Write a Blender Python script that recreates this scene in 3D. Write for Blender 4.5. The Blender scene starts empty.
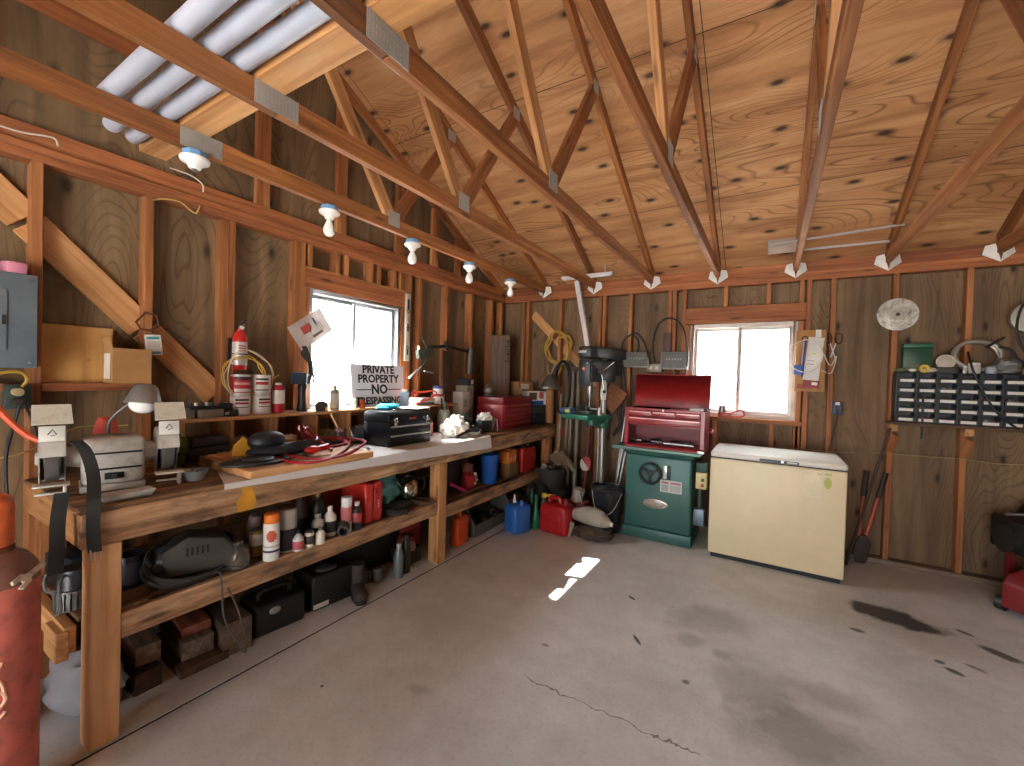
import bpy, bmesh, math, random
from mathutils import Vector as V, Matrix, noise
random.seed(11)
COL = bpy.context.scene.collection
PI = math.pi
# ------------------------------------------------------------------ camera model (metres; z = 0 is the slab)
CH = 1.43
F_PX, YAW, PITCH, ROLL = 425.02, 0.54635, 0.014656, 0.028606
FW = V((-math.sin(YAW)*math.cos(PITCH), math.cos(YAW)*math.cos(PITCH), -math.sin(PITCH)))
_R = V((math.cos(YAW), math.sin(YAW), 0)); _U = _R.cross(FW)
RT = math.cos(ROLL)*_R + math.sin(ROLL)*_U
UP = -math.sin(ROLL)*_R + math.cos(ROLL)*_U
CAM = V((0, 0, CH))
def ray(x, y): return FW + RT*((x-512)/F_PX) - UP*((y-383)/F_PX)
def atX(x, y, v): d = ray(x, y); return CAM + d*(v/d.x)
def atY(x, y, v): d = ray(x, y); return CAM + d*(v/d.y)
def atZ(x, y, v): d = ray(x, y); return CAM + d*((v-CH)/d.z)
def mpp(p): return (V(p)-CAM).dot(FW)/F_PX          # metres per pixel at a place
XL, YB = -2.87, 4.5                                  # inner faces of the left and back wall studs
def TX(k): return -2.283 + .6096*k                   # truss positions

# ------------------------------------------------------------------ geometry collector
def frame(z, hint=None):
    z = V(z).normalized()
    h = V(hint) if hint is not None else (V((0, 0, 1)) if abs(z.z) < .95 else V((1, 0, 0)))
    x = h.cross(z)
    if x.length < 1e-6: x = V((1, 0, 0)).cross(z)
    x.normalize(); y = z.cross(x)
    return x, y, z
def spline(pts, k=6, closed=False):
    pts = [V(p) for p in pts]; n = len(pts); out = []
    if n < 3: return pts
    rng = n if closed else n-1
    for i in range(rng):
        if closed: p0, p1, p2, p3 = pts[(i-1) % n], pts[i], pts[(i+1) % n], pts[(i+2) % n]
        else: p0, p1, p2, p3 = pts[max(i-1, 0)], pts[i], pts[i+1], pts[min(i+2, n-1)]
        for j in range(k):
            t = j/k
            out.append(.5*((2*p1) + (p2-p0)*t + (2*p0-5*p1+4*p2-p3)*t*t + (3*p1-p0-3*p2+p3)*t*t*t))
    if not closed: out.append(pts[-1])
    return out
class G:
    def __init__(s, M=None): s.v = []; s.f = []; s.mi = []; s.sm = []; s.m = 0; s.M = M or Matrix()
    def mat(s, i): s.m = i; return s
    def add(s, vs, fs, smooth=False, M=None):
        b = len(s.v); T = s.M @ M if M is not None else s.M
        s.v += [T @ V(p) for p in vs]
        for f in fs: s.f.append([b+i for i in f]); s.mi.append(s.m); s.sm.append(smooth)
        return s
    def box(s, a, b, M=None):
        x0, y0, z0 = a; x1, y1, z1 = b
        return s.add([(x0,y0,z0),(x1,y0,z0),(x1,y1,z0),(x0,y1,z0),(x0,y0,z1),(x1,y0,z1),(x1,y1,z1),(x0,y1,z1)],
                     [(3,2,1,0),(4,5,6,7),(0,1,5,4),(1,2,6,5),(2,3,7,6),(3,0,4,7)], M=M)
    def cbox(s, c, d, M=None): return s.box([c[i]-d[i]/2 for i in range(3)], [c[i]+d[i]/2 for i in range(3)], M)
    def bar(s, p0, p1, w, h, hint=None):
        p0, p1 = V(p0), V(p1); x, y, z = frame(p1-p0, hint); L = (p1-p0).length
        T = Matrix((x, y, z)).transposed().to_4x4(); T.translation = p0
        return s.box((-w/2, -h/2, 0), (w/2, h/2, L), T)
    def cyl(s, p0, p1, r0, r1=None, n=16, caps=True):
        p0, p1 = V(p0), V(p1); r1 = r0 if r1 is None else r1; x, y, z = frame(p1-p0)
        vs = [p0+(x*math.cos(2*PI*i/n)+y*math.sin(2*PI*i/n))*r0 for i in range(n)] + [p1+(x*math.cos(2*PI*i/n)+y*math.sin(2*PI*i/n))*r1 for i in range(n)]
        s.add(vs, [(i, (i+1) % n, n+(i+1) % n, n+i) for i in range(n)], True)
        if caps: s.add(vs, [tuple(range(n-1, -1, -1)), tuple(range(n, 2*n))])
        return s
    def tube(s, pts, r, n=8, closed=False, caps=True):
        pts = [V(p) for p in pts]; N = len(pts); rr = r if isinstance(r, (list, tuple)) else [r]*N
        vs = []; x = None
        for i, p in enumerate(pts):
            a = pts[(i-1) % N] if (closed or i) else p; b = pts[(i+1) % N] if (closed or i < N-1) else p
            t = (b-a).normalized() if (b-a).length > 1e-9 else V((0, 0, 1))
            if x is None: x = frame(t)[0]
            else:
                x = x - t*x.dot(t)
                x = x.normalized() if x.length > 1e-6 else frame(t)[0]
            y = t.cross(x)
            vs += [p+(x*math.cos(2*PI*j/n)+y*math.sin(2*PI*j/n))*rr[i] for j in range(n)]
        fs = []
        for i in range(N if closed else N-1):
            k = (i+1) % N
            fs += [(i*n+j, i*n+(j+1) % n, k*n+(j+1) % n, k*n+j) for j in range(n)]
        s.add(vs, fs, True)
        if caps and not closed: s.add(vs, [tuple(range(n-1, -1, -1)), tuple((N-1)*n+j for j in range(n))])
        return s
    def lathe(s, prof, M=None, n=24, caps=True):
        vs = [(r*math.cos(2*PI*j/n), r*math.sin(2*PI*j/n), z) for r, z in prof for j in range(n)]; k = len(prof)
        s.add(vs, [(i*n+j, i*n+(j+1) % n, (i+1)*n+(j+1) % n, (i+1)*n+j) for i in range(k-1) for j in range(n)], True, M)
        if caps:
            if prof[0][0] > 1e-5: s.add(vs, [tuple(range(n-1, -1, -1))], False, M)
            if prof[-1][0] > 1e-5: s.add(vs, [tuple((k-1)*n+j for j in range(n))], False, M)
        return s
    def prism(s, poly, h, M=None, z0=0):
        n = len(poly)
        vs = [(x, y, z0) for x, y in poly] + [(x, y, z0+h) for x, y in poly]
        return s.add(vs, [tuple(range(n-1, -1, -1)), tuple(range(n, 2*n))] + [(i, (i+1) % n, n+(i+1) % n, n+i) for i in range(n)], M=M)
    def ball(s, c, r, n=16, m=10, amp=0, freq=6, seed=0, floor=None):
        c = V(c); r = r if isinstance(r, (list, tuple)) else (r, r, r); vs = []
        for i in range(m+1):
            th = PI*i/m
            for j in range(n):
                d = V((math.sin(th)*math.cos(2*PI*j/n), math.sin(th)*math.sin(2*PI*j/n), math.cos(th)))
                k = 1 + (amp*noise.noise(d*freq*.5+V((seed*3.7, seed, 0))) if amp else 0)
                p = c + V((d.x*r[0], d.y*r[1], d.z*r[2]))*k
                if floor is not None and p.z < floor: p.z = floor
                vs.append(p)
        return s.add(vs, [(i*n+j, (i+1)*n+j, (i+1)*n+(j+1) % n, i*n+(j+1) % n) for i in range(m) for j in range(n)], True)
    def sheet(s, fn, nu, nv, th=.002):
        P = [[V(fn(i/nu, j/nv)) for j in range(nv+1)] for i in range(nu+1)]
        N = [[None]*(nv+1) for _ in range(nu+1)]
        for i in range(nu+1):
            for j in range(nv+1):
                a = P[min(i+1, nu)][j]-P[max(i-1, 0)][j]; b = P[i][min(j+1, nv)]-P[i][max(j-1, 0)]
                q = a.cross(b); N[i][j] = q.normalized() if q.length > 1e-9 else V((0, 0, 1))
        w = nv+1; top = [P[i][j]+N[i][j]*th/2 for i in range(nu+1) for j in range(w)]; bot = [P[i][j]-N[i][j]*th/2 for i in range(nu+1) for j in range(w)]
        n0 = len(top); fs = []
        for i in range(nu):
            for j in range(nv):
                a, b, c, d = i*w+j, (i+1)*w+j, (i+1)*w+j+1, i*w+j+1
                fs += [(a, b, c, d), (n0+d, n0+c, n0+b, n0+a)]
        for i in range(nu): fs += [(i*w, n0+i*w, n0+(i+1)*w, (i+1)*w), (i*w+nv, (i+1)*w+nv, n0+(i+1)*w+nv, n0+i*w+nv)]
        for j in range(nv): fs += [(j, j+1, n0+j+1, n0+j), (nu*w+j, n0+nu*w+j, n0+nu*w+j+1, nu*w+j+1)]
        return s.add(top+bot, fs, True)
    def build(s, name, mats, parent=None, loc=(0, 0, 0), rot=(0, 0, 0), bevel=0, seg=2, label=None, M=None):
        me = bpy.data.meshes.new(name)
        me.from_pydata([tuple(p) for p in s.v], [], s.f)
        mats = mats if isinstance(mats, (list, tuple)) else [mats]
        for m in mats: me.materials.append(m)
        me.polygons.foreach_set('material_index', s.mi); me.polygons.foreach_set('use_smooth', s.sm); me.update()
        if bevel:
            bm = bmesh.new(); bm.from_mesh(me); bmesh.ops.remove_doubles(bm, verts=bm.verts, dist=1e-5)
            es = [e for e in bm.edges if len(e.link_faces) == 2 and e.calc_face_angle(0) > .6]
            bmesh.ops.bevel(bm, geom=es, offset=bevel, segments=seg, affect='EDGES', profile=.5, clamp_overlap=True)
            for f in bm.faces: f.smooth = True
            bm.to_mesh(me); bm.free()
        me.set_sharp_from_angle(angle=.7)
        o = bpy.data.objects.new(name, me); COL.objects.link(o)
        if M is not None: o.matrix_basis = M
        else: o.location = loc; o.rotation_euler = rot
        if parent is not None: o.parent = parent
        if label: o['label'] = label
        return o
def RZ(a): return Matrix.Rotation(a, 4, 'Z')
def RX(a): return Matrix.Rotation(a, 4, 'X')
def RY(a): return Matrix.Rotation(a, 4, 'Y')
def TR(*p): return Matrix.Translation(V(p if len(p) == 3 else p[0]))
def tag(o, label, cat, group=None, kind=None):
    o['label'] = label; o['category'] = cat
    if group: o['group'] = group
    if kind: o['kind'] = kind
    return o
def thing(name, label, cat, loc=(0, 0, 0), rz=0, group=None):
    o = bpy.data.objects.new(name, None); o.empty_display_size = .1; COL.objects.link(o)
    o.location = loc; o.rotation_euler = (0, 0, rz)
    return tag(o, label, cat, group)
def loose(o, t, label, cat, group=None):
    o.parent = None; o.matrix_basis = t.matrix_basis @ o.matrix_basis; return tag(o, label, cat, group)
def struct(o): o['kind'] = 'structure'; return o
def dup(root, loc, rz, label, group=None):
    r = root.copy(); COL.objects.link(r); r.location = loc; r.rotation_euler = (0, 0, rz); r['label'] = label
    if group: r['group'] = group
    for ch in [o for o in COL.objects if o.parent == root]:
        c = ch.copy(); COL.objects.link(c); c.parent = r
        for g in [o for o in COL.objects if o.parent == ch]:
            d = g.copy(); COL.objects.link(d); d.parent = c
    return r
def text(name, s, size, mat, parent, loc, rot, align='CENTER', ext=.0006, bold=0, sx=1):
    cu = bpy.data.curves.new(name, 'FONT'); cu.body = s; cu.size = size; cu.align_x = align; cu.align_y = 'CENTER'
    cu.extrude = ext; cu.offset = bold; cu.materials.append(mat); cu.resolution_u = 2
    tmp = bpy.data.objects.new(name, cu); COL.objects.link(tmp); me = bpy.data.meshes.new_from_object(tmp); bpy.data.objects.remove(tmp); bpy.data.curves.remove(cu)
    o = bpy.data.objects.new(name, me); COL.objects.link(o); o.parent = parent; o.location = loc; o.rotation_euler = rot; o.scale.x = sx
    return o

# ------------------------------------------------------------------ materials
def srgb(c):
    if isinstance(c, str): c = [int(c[i:i+2], 16)/255 for i in (0, 2, 4)]
    return tuple(x/12.92 if x <= .04045 else ((x+.055)/1.055)**2.4 for x in c) + (1,)
class NT:
    def __init__(s, name):
        s.m = bpy.data.materials.new(name); s.m.use_nodes = True; s.t = s.m.node_tree; s.t.nodes.clear()
        s.out = s.n('ShaderNodeOutputMaterial'); s.b = s.n('ShaderNodeBsdfPrincipled'); s.l(s.b, 0, s.out, 0)
    def n(s, k, **a):
        x = s.t.nodes.new(k)
        for q, w in a.items(): setattr(x, q, w)
        return x
    def l(s, a, i, b, j): s.t.links.new(a.outputs[i], b.inputs[j])
    def coords(s, scale=(1, 1, 1), rnd=False, src='Object'):
        tc = s.n('ShaderNodeTexCoord'); mp = s.n('ShaderNodeMapping'); mp.inputs['Scale'].default_value = scale
        s.l(tc, src, mp, 0)
        if rnd:
            oi = s.n('ShaderNodeObjectInfo'); mu = s.n('ShaderNodeMath', operation='MULTIPLY'); mu.inputs[1].default_value = 37
            s.l(oi, 'Random', mu, 0); cb = s.n('ShaderNodeCombineXYZ')
            for k in range(3): s.l(mu, 0, cb, k)
            s.l(cb, 0, mp, 'Location')
        return mp
    def noise(s, vec, scale=1, detail=4, rough=.55, dist=0):
        x = s.n('ShaderNodeTexNoise'); x.inputs['Scale'].default_value = scale; x.inputs['Detail'].default_value = detail
        x.inputs['Roughness'].default_value = rough; x.inputs['Distortion'].default_value = dist; s.l(vec, 0, x, 'Vector'); return x
    def ramp(s, src, i, stops):
        x = s.n('ShaderNodeValToRGB'); e = x.color_ramp.elements
        while len(e) < len(stops): e.new(.5)
        for k, (p, c) in enumerate(stops): e[k].position = p; e[k].color = c
        s.l(src, i, x, 0); return x
    def mix(s, fac, a, b, mode='MIX'):
        x = s.n('ShaderNodeMix', data_type='RGBA', blend_type=mode)
        for v, j in ((fac, 0), (a, 6), (b, 7)):
            if isinstance(v, tuple) and len(v) == 2 and hasattr(v[0], 'outputs'): s.t.links.new(v[0].outputs[v[1]], x.inputs[j])
            elif hasattr(v, 'outputs'): s.t.links.new(v.outputs[0] if not v.bl_idname.endswith('Mix') else v.outputs[2], x.inputs[j])
            else: x.inputs[j].default_value = v
        return x
    def math(s, op, a, b=0, c=None):
        x = s.n('ShaderNodeMath', operation=op)
        for k, v in enumerate((a, b) if c is None else (a, b, c)):
            if isinstance(v, tuple): s.t.links.new(v[0].outputs[v[1]], x.inputs[k])
            elif hasattr(v, 'outputs'): s.l(v, 0, x, k)
            else: x.inputs[k].default_value = v
        return x
    def bump(s, src, i, strength, dist=.01):
        x = s.n('ShaderNodeBump'); x.inputs['Strength'].default_value = strength; x.inputs['Distance'].default_value = dist
        s.l(src, i, x, 'Height'); s.l(x, 0, s.b, 'Normal')
_mc = {}
def pm(col, rough=.5, metal=0, var=.12, key='', spec=.5, grime=.0, trans=0, coat=0):
    """plain painted / plastic / metal surface with a slight unevenness"""
    k = (col, rough, metal, var, key, grime, trans, coat)
    if k in _mc: return _mc[k]
    t = NT('m_' + str(col)); c = srgb(col)
    n = t.noise(t.coords((1, 1, 1)), 9, 4)
    r = t.ramp(n, 0, [(.3, tuple(x*(1-var) for x in c[:3])+(1,)), (.7, tuple(min(1, x*(1+var)) for x in c[:3])+(1,))])
    last = r
    if grime:
        n2 = t.noise(t.coords((1, 1, 1)), 22, 6, .7)
        g = t.ramp(n2, 0, [(.48, (0, 0, 0, 1)), (.68, (grime,)*3+(1,))])
        last = t.mix(g, r, srgb('4a3a2c'))
    t.l(last, 2 if grime else 0, t.b, 'Base Color')
    t.b.inputs['Roughness'].default_value = rough; t.b.inputs['Metallic'].default_value = metal
    if trans: t.b.inputs['Transmission Weight'].default_value = trans
    if coat: t.b.inputs['Coat Weight'].default_value = coat; t.b.inputs['Coat Roughness'].default_value = .15
    _mc[k] = t.m; return t.m
def wood(name, dark, mid, light, grain=(1.2, 26, 26), knots=1., rough=.7, tone=.25, dirt=0):
    """sawn lumber, grain along the local X axis"""
    t = NT(name); v = t.coords(grain, True)
    n = t.noise(v, 1, 5, .6, .8)
    r = t.ramp(n, 0, [(.3, srgb(dark)), (.5, srgb(mid)), (.72, srgb(light))])
    v2 = t.coords((2.2, 11, 11), True); vo = t.n('ShaderNodeTexVoronoi'); vo.inputs['Scale'].default_value = 1; t.l(v2, 0, vo, 0)
    k = t.ramp(vo, 0, [(.06, (.75*knots,)*3+(1,)), (.16, (0, 0, 0, 1))])
    m = t.mix(k, r, srgb('3f1f0e'))
    n3 = t.noise(t.coords((1.5, 4, 4), True), 1, 3); r3 = t.ramp(n3, 0, [(.3, (1-tone,)*3+(1,)), (.7, (1+tone*.5, 1+tone*.4, 1+tone*.3, 1))])
    m = t.mix(1., m, r3, 'MULTIPLY')
    oi = t.n('ShaderNodeObjectInfo'); ro = t.ramp(oi, 'Random', [(0, (.78, .72, .68, 1)), (1, (1.12, 1.12, 1.12, 1))])
    m = t.mix(1., m, ro, 'MULTIPLY')
    if dirt:
        nd = t.noise(t.coords((2.5, 9, 9), True), 1.3, 6, .65); g = t.ramp(nd, 0, [(.46, (0, 0, 0, 1)), (.62, (dirt,)*3+(1,))])
        m = t.mix(g, m, srgb('3c2f25'))
    t.l(m, 2, t.b, 'Base Color'); t.b.inputs['Roughness'].default_value = rough; t.bump(n, 0, .25, .004)
    return t.m
def ply(name, cols, grain, rings, ringcol, ringamt, knotcol, kscale, kamt, blotch, rough=.75, seams=None, plane=(0, 1), lines=26, kr=1):
    """sheathing plywood: streaky face veneer with contour figure, knots and weathering"""
    t = NT(name)
    n = t.noise(t.coords(grain), 1, 5, .62, .5)
    r = t.ramp(n, 0, [(.28, srgb(cols[0])), (.5, srgb(cols[1])), (.74, srgb(cols[2]))])
    big = t.noise(t.coords(rings), 1, 1.5, .4, .35)
    w = t.math('MULTIPLY', big, lines); w = t.math('FRACT', w); 
    ln = t.ramp(w, 0, [(0, (ringamt,)*3+(1,)), (.11, (0, 0, 0, 1)), (.82, (0, 0, 0, 1)), (1, (ringamt,)*3+(1,))])
    msk = t.noise(t.coords(tuple(x*.45 for x in rings)), 1, 2); mk = t.ramp(msk, 0, [(.42, (0, 0, 0, 1)), (.55, (1, 1, 1, 1))])
    ln2 = t.mix(1., ln, mk, 'MULTIPLY')
    m = t.mix((ln2, 2), r, srgb(ringcol))
    tc = t.n('ShaderNodeTexCoord'); sp = t.n('ShaderNodeSeparateXYZ'); t.l(tc, 'Object', sp, 0); cb = t.n('ShaderNodeCombineXYZ')
    for q in (0, 1): t.l(t.math('MULTIPLY', (sp, plane[q]), kscale[q]), 0, cb, q)
    vo = t.n('ShaderNodeTexVoronoi', voronoi_dimensions='2D'); vo.inputs['Scale'].default_value = 1; t.l(cb, 0, vo, 0)
    k = t.ramp(vo, 0, [(.045*kr, (kamt,)*3+(1,)), (.085*kr, (kamt*.45,)*3+(1,)), (.15*kr, (0, 0, 0, 1))])
    m = t.mix(k, m, srgb(knotcol))
    bl = t.noise(t.coords((1.1, 1.6, 1.1)), 1, 5, .6); rb = t.ramp(bl, 0, [(.32, (1-blotch,)*3+(1,)), (.68, (1+blotch*.5,)*3+(1,))])
    m = t.mix(1., m, rb, 'MULTIPLY')
    if seams:   # (axis, period, offset)
        for ax, per, off in seams:
            tc = t.n('ShaderNodeTexCoord'); sp = t.n('ShaderNodeSeparateXYZ'); t.l(tc, 'Object', sp, 0)
            a = t.math('ADD', (sp, ax), off); a = t.math('DIVIDE', a, per); a = t.math('FRACT', a)
            q = t.math('LESS_THAN', a, .005/per); m = t.mix(q, m, srgb('2a1c12'))
    t.l(m, 2, t.b, 'Base Color'); t.b.inputs['Roughness'].default_value = rough; t.bump(n, 0, .2, .004)
    return t.m
W_STUD = wood('lumber_stud', '84502b', 'a66b3e', 'bd8452')
W_RED = wood('lumber_red', '84462f', 'a35d46', 'b8745c', dirt=.4)
W_PLANK = wood('plank_brown', '54443a', '6c5848', '816b58', knots=.3)
W_TRUSS = wood('lumber_truss', '73441f', '965e31', 'b87d48')
W_PLATE = wood('lumber_plate', '7d4526', 'a2623a', 'b97a4c')
W_PALE = wood('lumber_pale', 'a87544', 'c9945f', 'dcae7c', knots=.8)
W_BENCH = wood('lumber_bench', '97704f', 'c79c76', 'e6caa6', dirt=.7)
W_LEG_LIT = wood('lumber_leg_lit', 'cf9a66', 'e6b782', 'f0cca0', knots=.6, tone=.12)  # near bench leg only: doorway light put into a paler wood colour
W_TOP = wood('lumber_benchtop', '5c4028', '86633f', 'a98457', dirt=.5)
W_SHELF = wood('lumber_shelf', '6d4e34', '8f6c49', 'a98560', dirt=.45)
W_DARK = wood('lumber_dark', '33221a', '4b3527', '5d4433', knots=.2)
W_GREY = wood('lumber_grey', '57493d', '7a6857', '94826f', dirt=.4)
P_ROOF = ply('roof_plywood', ('96623b', 'bd885a', 'd4a578'), (1.0, 9, 9), (.55, 2.6, 2.6), '754826', .85, '341c0e', (2.0, 4.6), .95, .16, lines=38, seams=((1, 1.2192, .25), (0, 2.4384, .4)))
P_WALL = ply('wall_plywood', ('5c452f', '785e43', '917555'), (11, 11, .8), (3.2, 3.2, .6), '35261a', .5, '24170d', (3.2, 1.3), .9, .28, plane=(0, 2), lines=40, kr=.55)
P_LEFT = ply('wall_plywood_left', ('645038', '7f6648', '97795a'), (10, 10, .8), (2.6, 2.6, .5), '3a2919', .5, '24170d', (2.4, 1.1), .85, .28, plane=(1, 2), lines=40, kr=.55)
def mk_floor():
    t = NT('concrete_floor'); v = t.coords((1, 1, 1))
    n1 = t.noise(v, 1.1, 6, .6); n2 = t.noise(v, 7, 8, .7); n3 = t.noise(v, 55, 4, .7)
    r = t.ramp(n1, 0, [(.3, srgb('b2b3b3')), (.55, srgb('cbcdcd')), (.75, srgb('d9dbdc'))])
    r2 = t.ramp(n2, 0, [(.25, (.88, .87, .85, 1)), (.6, (1.03, 1.03, 1.03, 1))]); m = t.mix(1., r, r2, 'MULTIPLY')
    r3 = t.ramp(n3, 0, [(.28, (.86, .84, .82, 1)), (.5, (1.02, 1.02, 1.02, 1))]); m = t.mix(1., m, r3, 'MULTIPLY')
    tc = t.n('ShaderNodeTexCoord'); sp = t.n('ShaderNodeSeparateXYZ'); t.l(tc, 'Object', sp, 0)
    nz = t.noise(v, 5, 5, .65)
    def stain(m, x, y, rx, ry, ang, col, amt, edge=.55):
        dx = t.math('SUBTRACT', (sp, 0), x); dy = t.math('SUBTRACT', (sp, 1), y); c, s = math.cos(ang), math.sin(ang)
        u = t.math('ADD', t.math('MULTIPLY', dx, c/rx), t.math('MULTIPLY', dy, s/rx)); w = t.math('ADD', t.math('MULTIPLY', dx, -s/ry), t.math('MULTIPLY', dy, c/ry))
        d = t.math('SQRT', t.math('ADD', t.math('MULTIPLY', u, u), t.math('MULTIPLY', w, w)))
        d = t.math('ADD', d, t.math('MULTIPLY', t.math('SUBTRACT', nz, .5), 1.5))
        f = t.ramp(d, 0, [(edge, (amt,)*3+(1,)), (1, (0, 0, 0, 1))])
        return t.mix(f, m, srgb(col))
    p = lambda x, y: atZ(x, y, 0)
    for (px, py, rx, ry, ang, col, amt, e) in [(893, 617, .25, .14, -.25, '2b2623', .9, .7), (857, 630, .05, .03, 0, '3a322c', .8, .5), (955, 672, .05, .025, -.5, '2a231e', .85, .6), (1002, 655, .10, .045, -.6, '2a231e', .85, .6), (940, 662, .025, .02, 0, '2a231e', .8, .6), (965, 633, .05, .02, -.6, '33291f', .8, .6), (975, 668, .05, .02, -.5, '33291f', .6, .6),
            (710, 620, .28, .2, .5, '8a8880', .5, .4), (760, 690, .22, .3, .2, '84827c', .5, .4), (800, 735, .3, .25, .2, '7a7872', .6, .4), (690, 640, .09, .1, .2, '86857e', .5, .5), (720, 655, .06, .05, .2, '86857e', .5, .5), (830, 700, .2, .12, .4, '84827c', .5, .4),
            (637, 640, .06, .012, -.9, '2f2c29', .9, .7), (632, 598, .035, .014, -.6, '2f2c29', .9, .7), (686, 682, .022, .02, 0, '4a4743', .8, .5), (420, 690, .1, .05, .3, '7a756f', .35, .4), (322, 686, .012, .01, 0, '2f2c29', .9, .7), (545, 645, .03, .015, 0, '58524c', .6, .5)]:
        q = p(px, py); m = stain(m, q.x, q.y, rx, ry, ang, col, amt, e)
    # hairline cracks: y = a + b x + noise inside an x range
    nc = t.noise(v, 9, 4, .6)
    def crack(m, A, B, w=.0035):
        b = (B.y-A.y)/(B.x-A.x); a = A.y-b*A.x
        yy = t.math('ADD', t.math('MULTIPLY', (sp, 0), b), t.math('ADD', t.math('MULTIPLY', t.math('SUBTRACT', nc, .5), .12), a))
        d = t.math('ABSOLUTE', t.math('SUBTRACT', (sp, 1), yy)); f = t.math('LESS_THAN', d, w)
        f = t.math('MULTIPLY', f, t.math('MULTIPLY', t.math('GREATER_THAN', (sp, 0), A.x), t.math('LESS_THAN', (sp, 0), B.x)))
        return t.mix(t.math('MULTIPLY', f, .75), m, srgb('4b463f'))
    m = crack(m, p(522, 676), p(700, 755)); m = crack(m, p(452, 603), p(520, 560), .002)
    t.l(m, 2, t.b, 'Base Color')
    rr = t.ramp(n1, 0, [(.3, (.5,)*3+(1,)), (.7, (.68,)*3+(1,))]); t.l(rr, 0, t.b, 'Roughness'); t.bump(n3, 0, .12, .004)
    return t.m
M_FLOOR = mk_floor()
def mk_glass():
    t = NT('window_glass'); t.t.nodes.remove(t.b)
    tr = t.n('ShaderNodeBsdfTransparent'); gl = t.n('ShaderNodeBsdfGlossy'); gl.inputs['Roughness'].default_value = .02
    lw = t.n('ShaderNodeLayerWeight'); lw.inputs[0].default_value = .5; fr = t.math('MULTIPLY_ADD', t.math('POWER', (lw, 1), 4), .4, .03); mx = t.n('ShaderNodeMixShader')
    n = t.noise(t.coords((1, 1, 1)), 5, 3); r = t.ramp(n, 0, [(.3, (.93, .95, .95, 1)), (.7, (.98, .99, .99, 1))]); t.l(r, 0, tr, 0)
    t.l(fr, 0, mx, 0); t.l(tr, 0, mx, 1); t.l(gl, 0, mx, 2); t.l(mx, 0, t.out, 0); return t.m
GLASS = mk_glass()
ALU = pm('9fa4a8', .45, .3); VINYL = pm('d3cac3', .5); STEEL = pm('b3b5b6', .35, .6); DSTEEL = pm('4c4a48', .45, .8, grime=.5); CHROME = pm('d8d8d8', .14, 1)
BLACK = pm('17171a', .45); RUBBER = pm('201f20', .75); WHITE = pm('e9e7e2', .5); CARD = pm('a97c4d', .85); RED = pm('a01c20', .4, coat=.3); RUST = pm('6f3f26', .85, .2, grime=.6)
PLATE = pm('a9a9a6', .5, .35)
# ================================================================== THE SETTING
def lumber(name, p0, p1, w, d, mat, parent=None, hint=None, bevel=.003):
    """stick from p0 to p1 (centre line); w across, d deep along the hint direction"""
    p0, p1 = V(p0), V(p1); x = (p1-p0).normalized(); h = V(hint) if hint is not None else V((0, 0, 1))
    y = h.cross(x)
    if y.length < 1e-5: y = V((0, 1, 0)).cross(x)
    y.normalize(); z = x.cross(y); L = (p1-p0).length
    M = Matrix((x, y, z)).transposed().to_4x4(); M.translation = p0
    if parent is not None: M = parent.matrix_basis.inverted() @ M
    return G().box((0, -w/2, -d/2), (L, w/2, d/2)).build(name, mat, parent, M=M, bevel=bevel, seg=1)
XR, YF = 3.5, -2.75
PT0, PT1 = 2.345, 2.42
RIDGE_Y = .88
def deck_z(y): return 2.558 + .5*(4.45-y) if y >= RIDGE_Y else 2.558 + .5*(4.45-RIDGE_Y) - .5*(RIDGE_Y-y)
# --- floor: two pours with a narrow joint along the workbench
g = G(); g.box((-3.05, YF-.1, -.12), (-2.092, 4.62, 0)); g.box((-2.076, YF-.1, -.12), (XR+.1, 4.62, 0)); g.box((-3.05, YF-.1, -.16), (XR+.1, 4.62, -.115))
fl = struct(g.build('floor', M_FLOOR)); G().box((-2.0905, YF, -.05), (-2.0775, 4.6, -.003)).build('joint_filler', pm('1d1a17', .9), fl)
# --- left (gable) wall with the sliding window
W1 = dict(y0=1.868, y1=2.765, z0=1.125, z1=2.035)
wl = G(); X0, X1 = XL-.105, XL-.09
def gable(y0, y1, z0): wl.add([(X0, y0, z0), (X1, y0, z0), (X1, y1, z0), (X0, y1, z0), (X0, y0, deck_z(y0)), (X1, y0, deck_z(y0)), (X1, y1, deck_z(y1)), (X0, y1, deck_z(y1))], [(3,2,1,0),(4,5,6,7),(0,1,5,4),(1,2,6,5),(2,3,7,6),(3,0,4,7)])
gable(YF, RIDGE_Y, 0); gable(RIDGE_Y, W1['y0'], 0); gable(W1['y1'], 4.6, 0); gable(W1['y0'], W1['y1'], W1['z1'])
wl.box((X0, W1['y0'], 0), (X1, W1['y1'], W1['z0']))
wall_left = struct(wl.build('wall_left', P_LEFT))
XC = XL-.0445
def lstud(y, z0=.04, z1=PT0, w=.038, m=W_STUD): return lumber('stud', (XC, y, z0), (XC, y, z1), w, .089, m, wall_left, (1, 0, 0))
for y in (.528, .937, 1.347, 3.006, 3.411, 3.826, 4.226, 4.44, -.1, -.6, -1.2, -1.8, -2.4): lstud(y)
lstud(1.309, w=.034)
for y in (1.775, 1.813): lstud(y)
lstud(1.849, z1=2.03, m=W_STUD)
for y in (2.823, ): lstud(y)
lstud(2.784, z1=2.03)
lstud(2.863)
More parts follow.
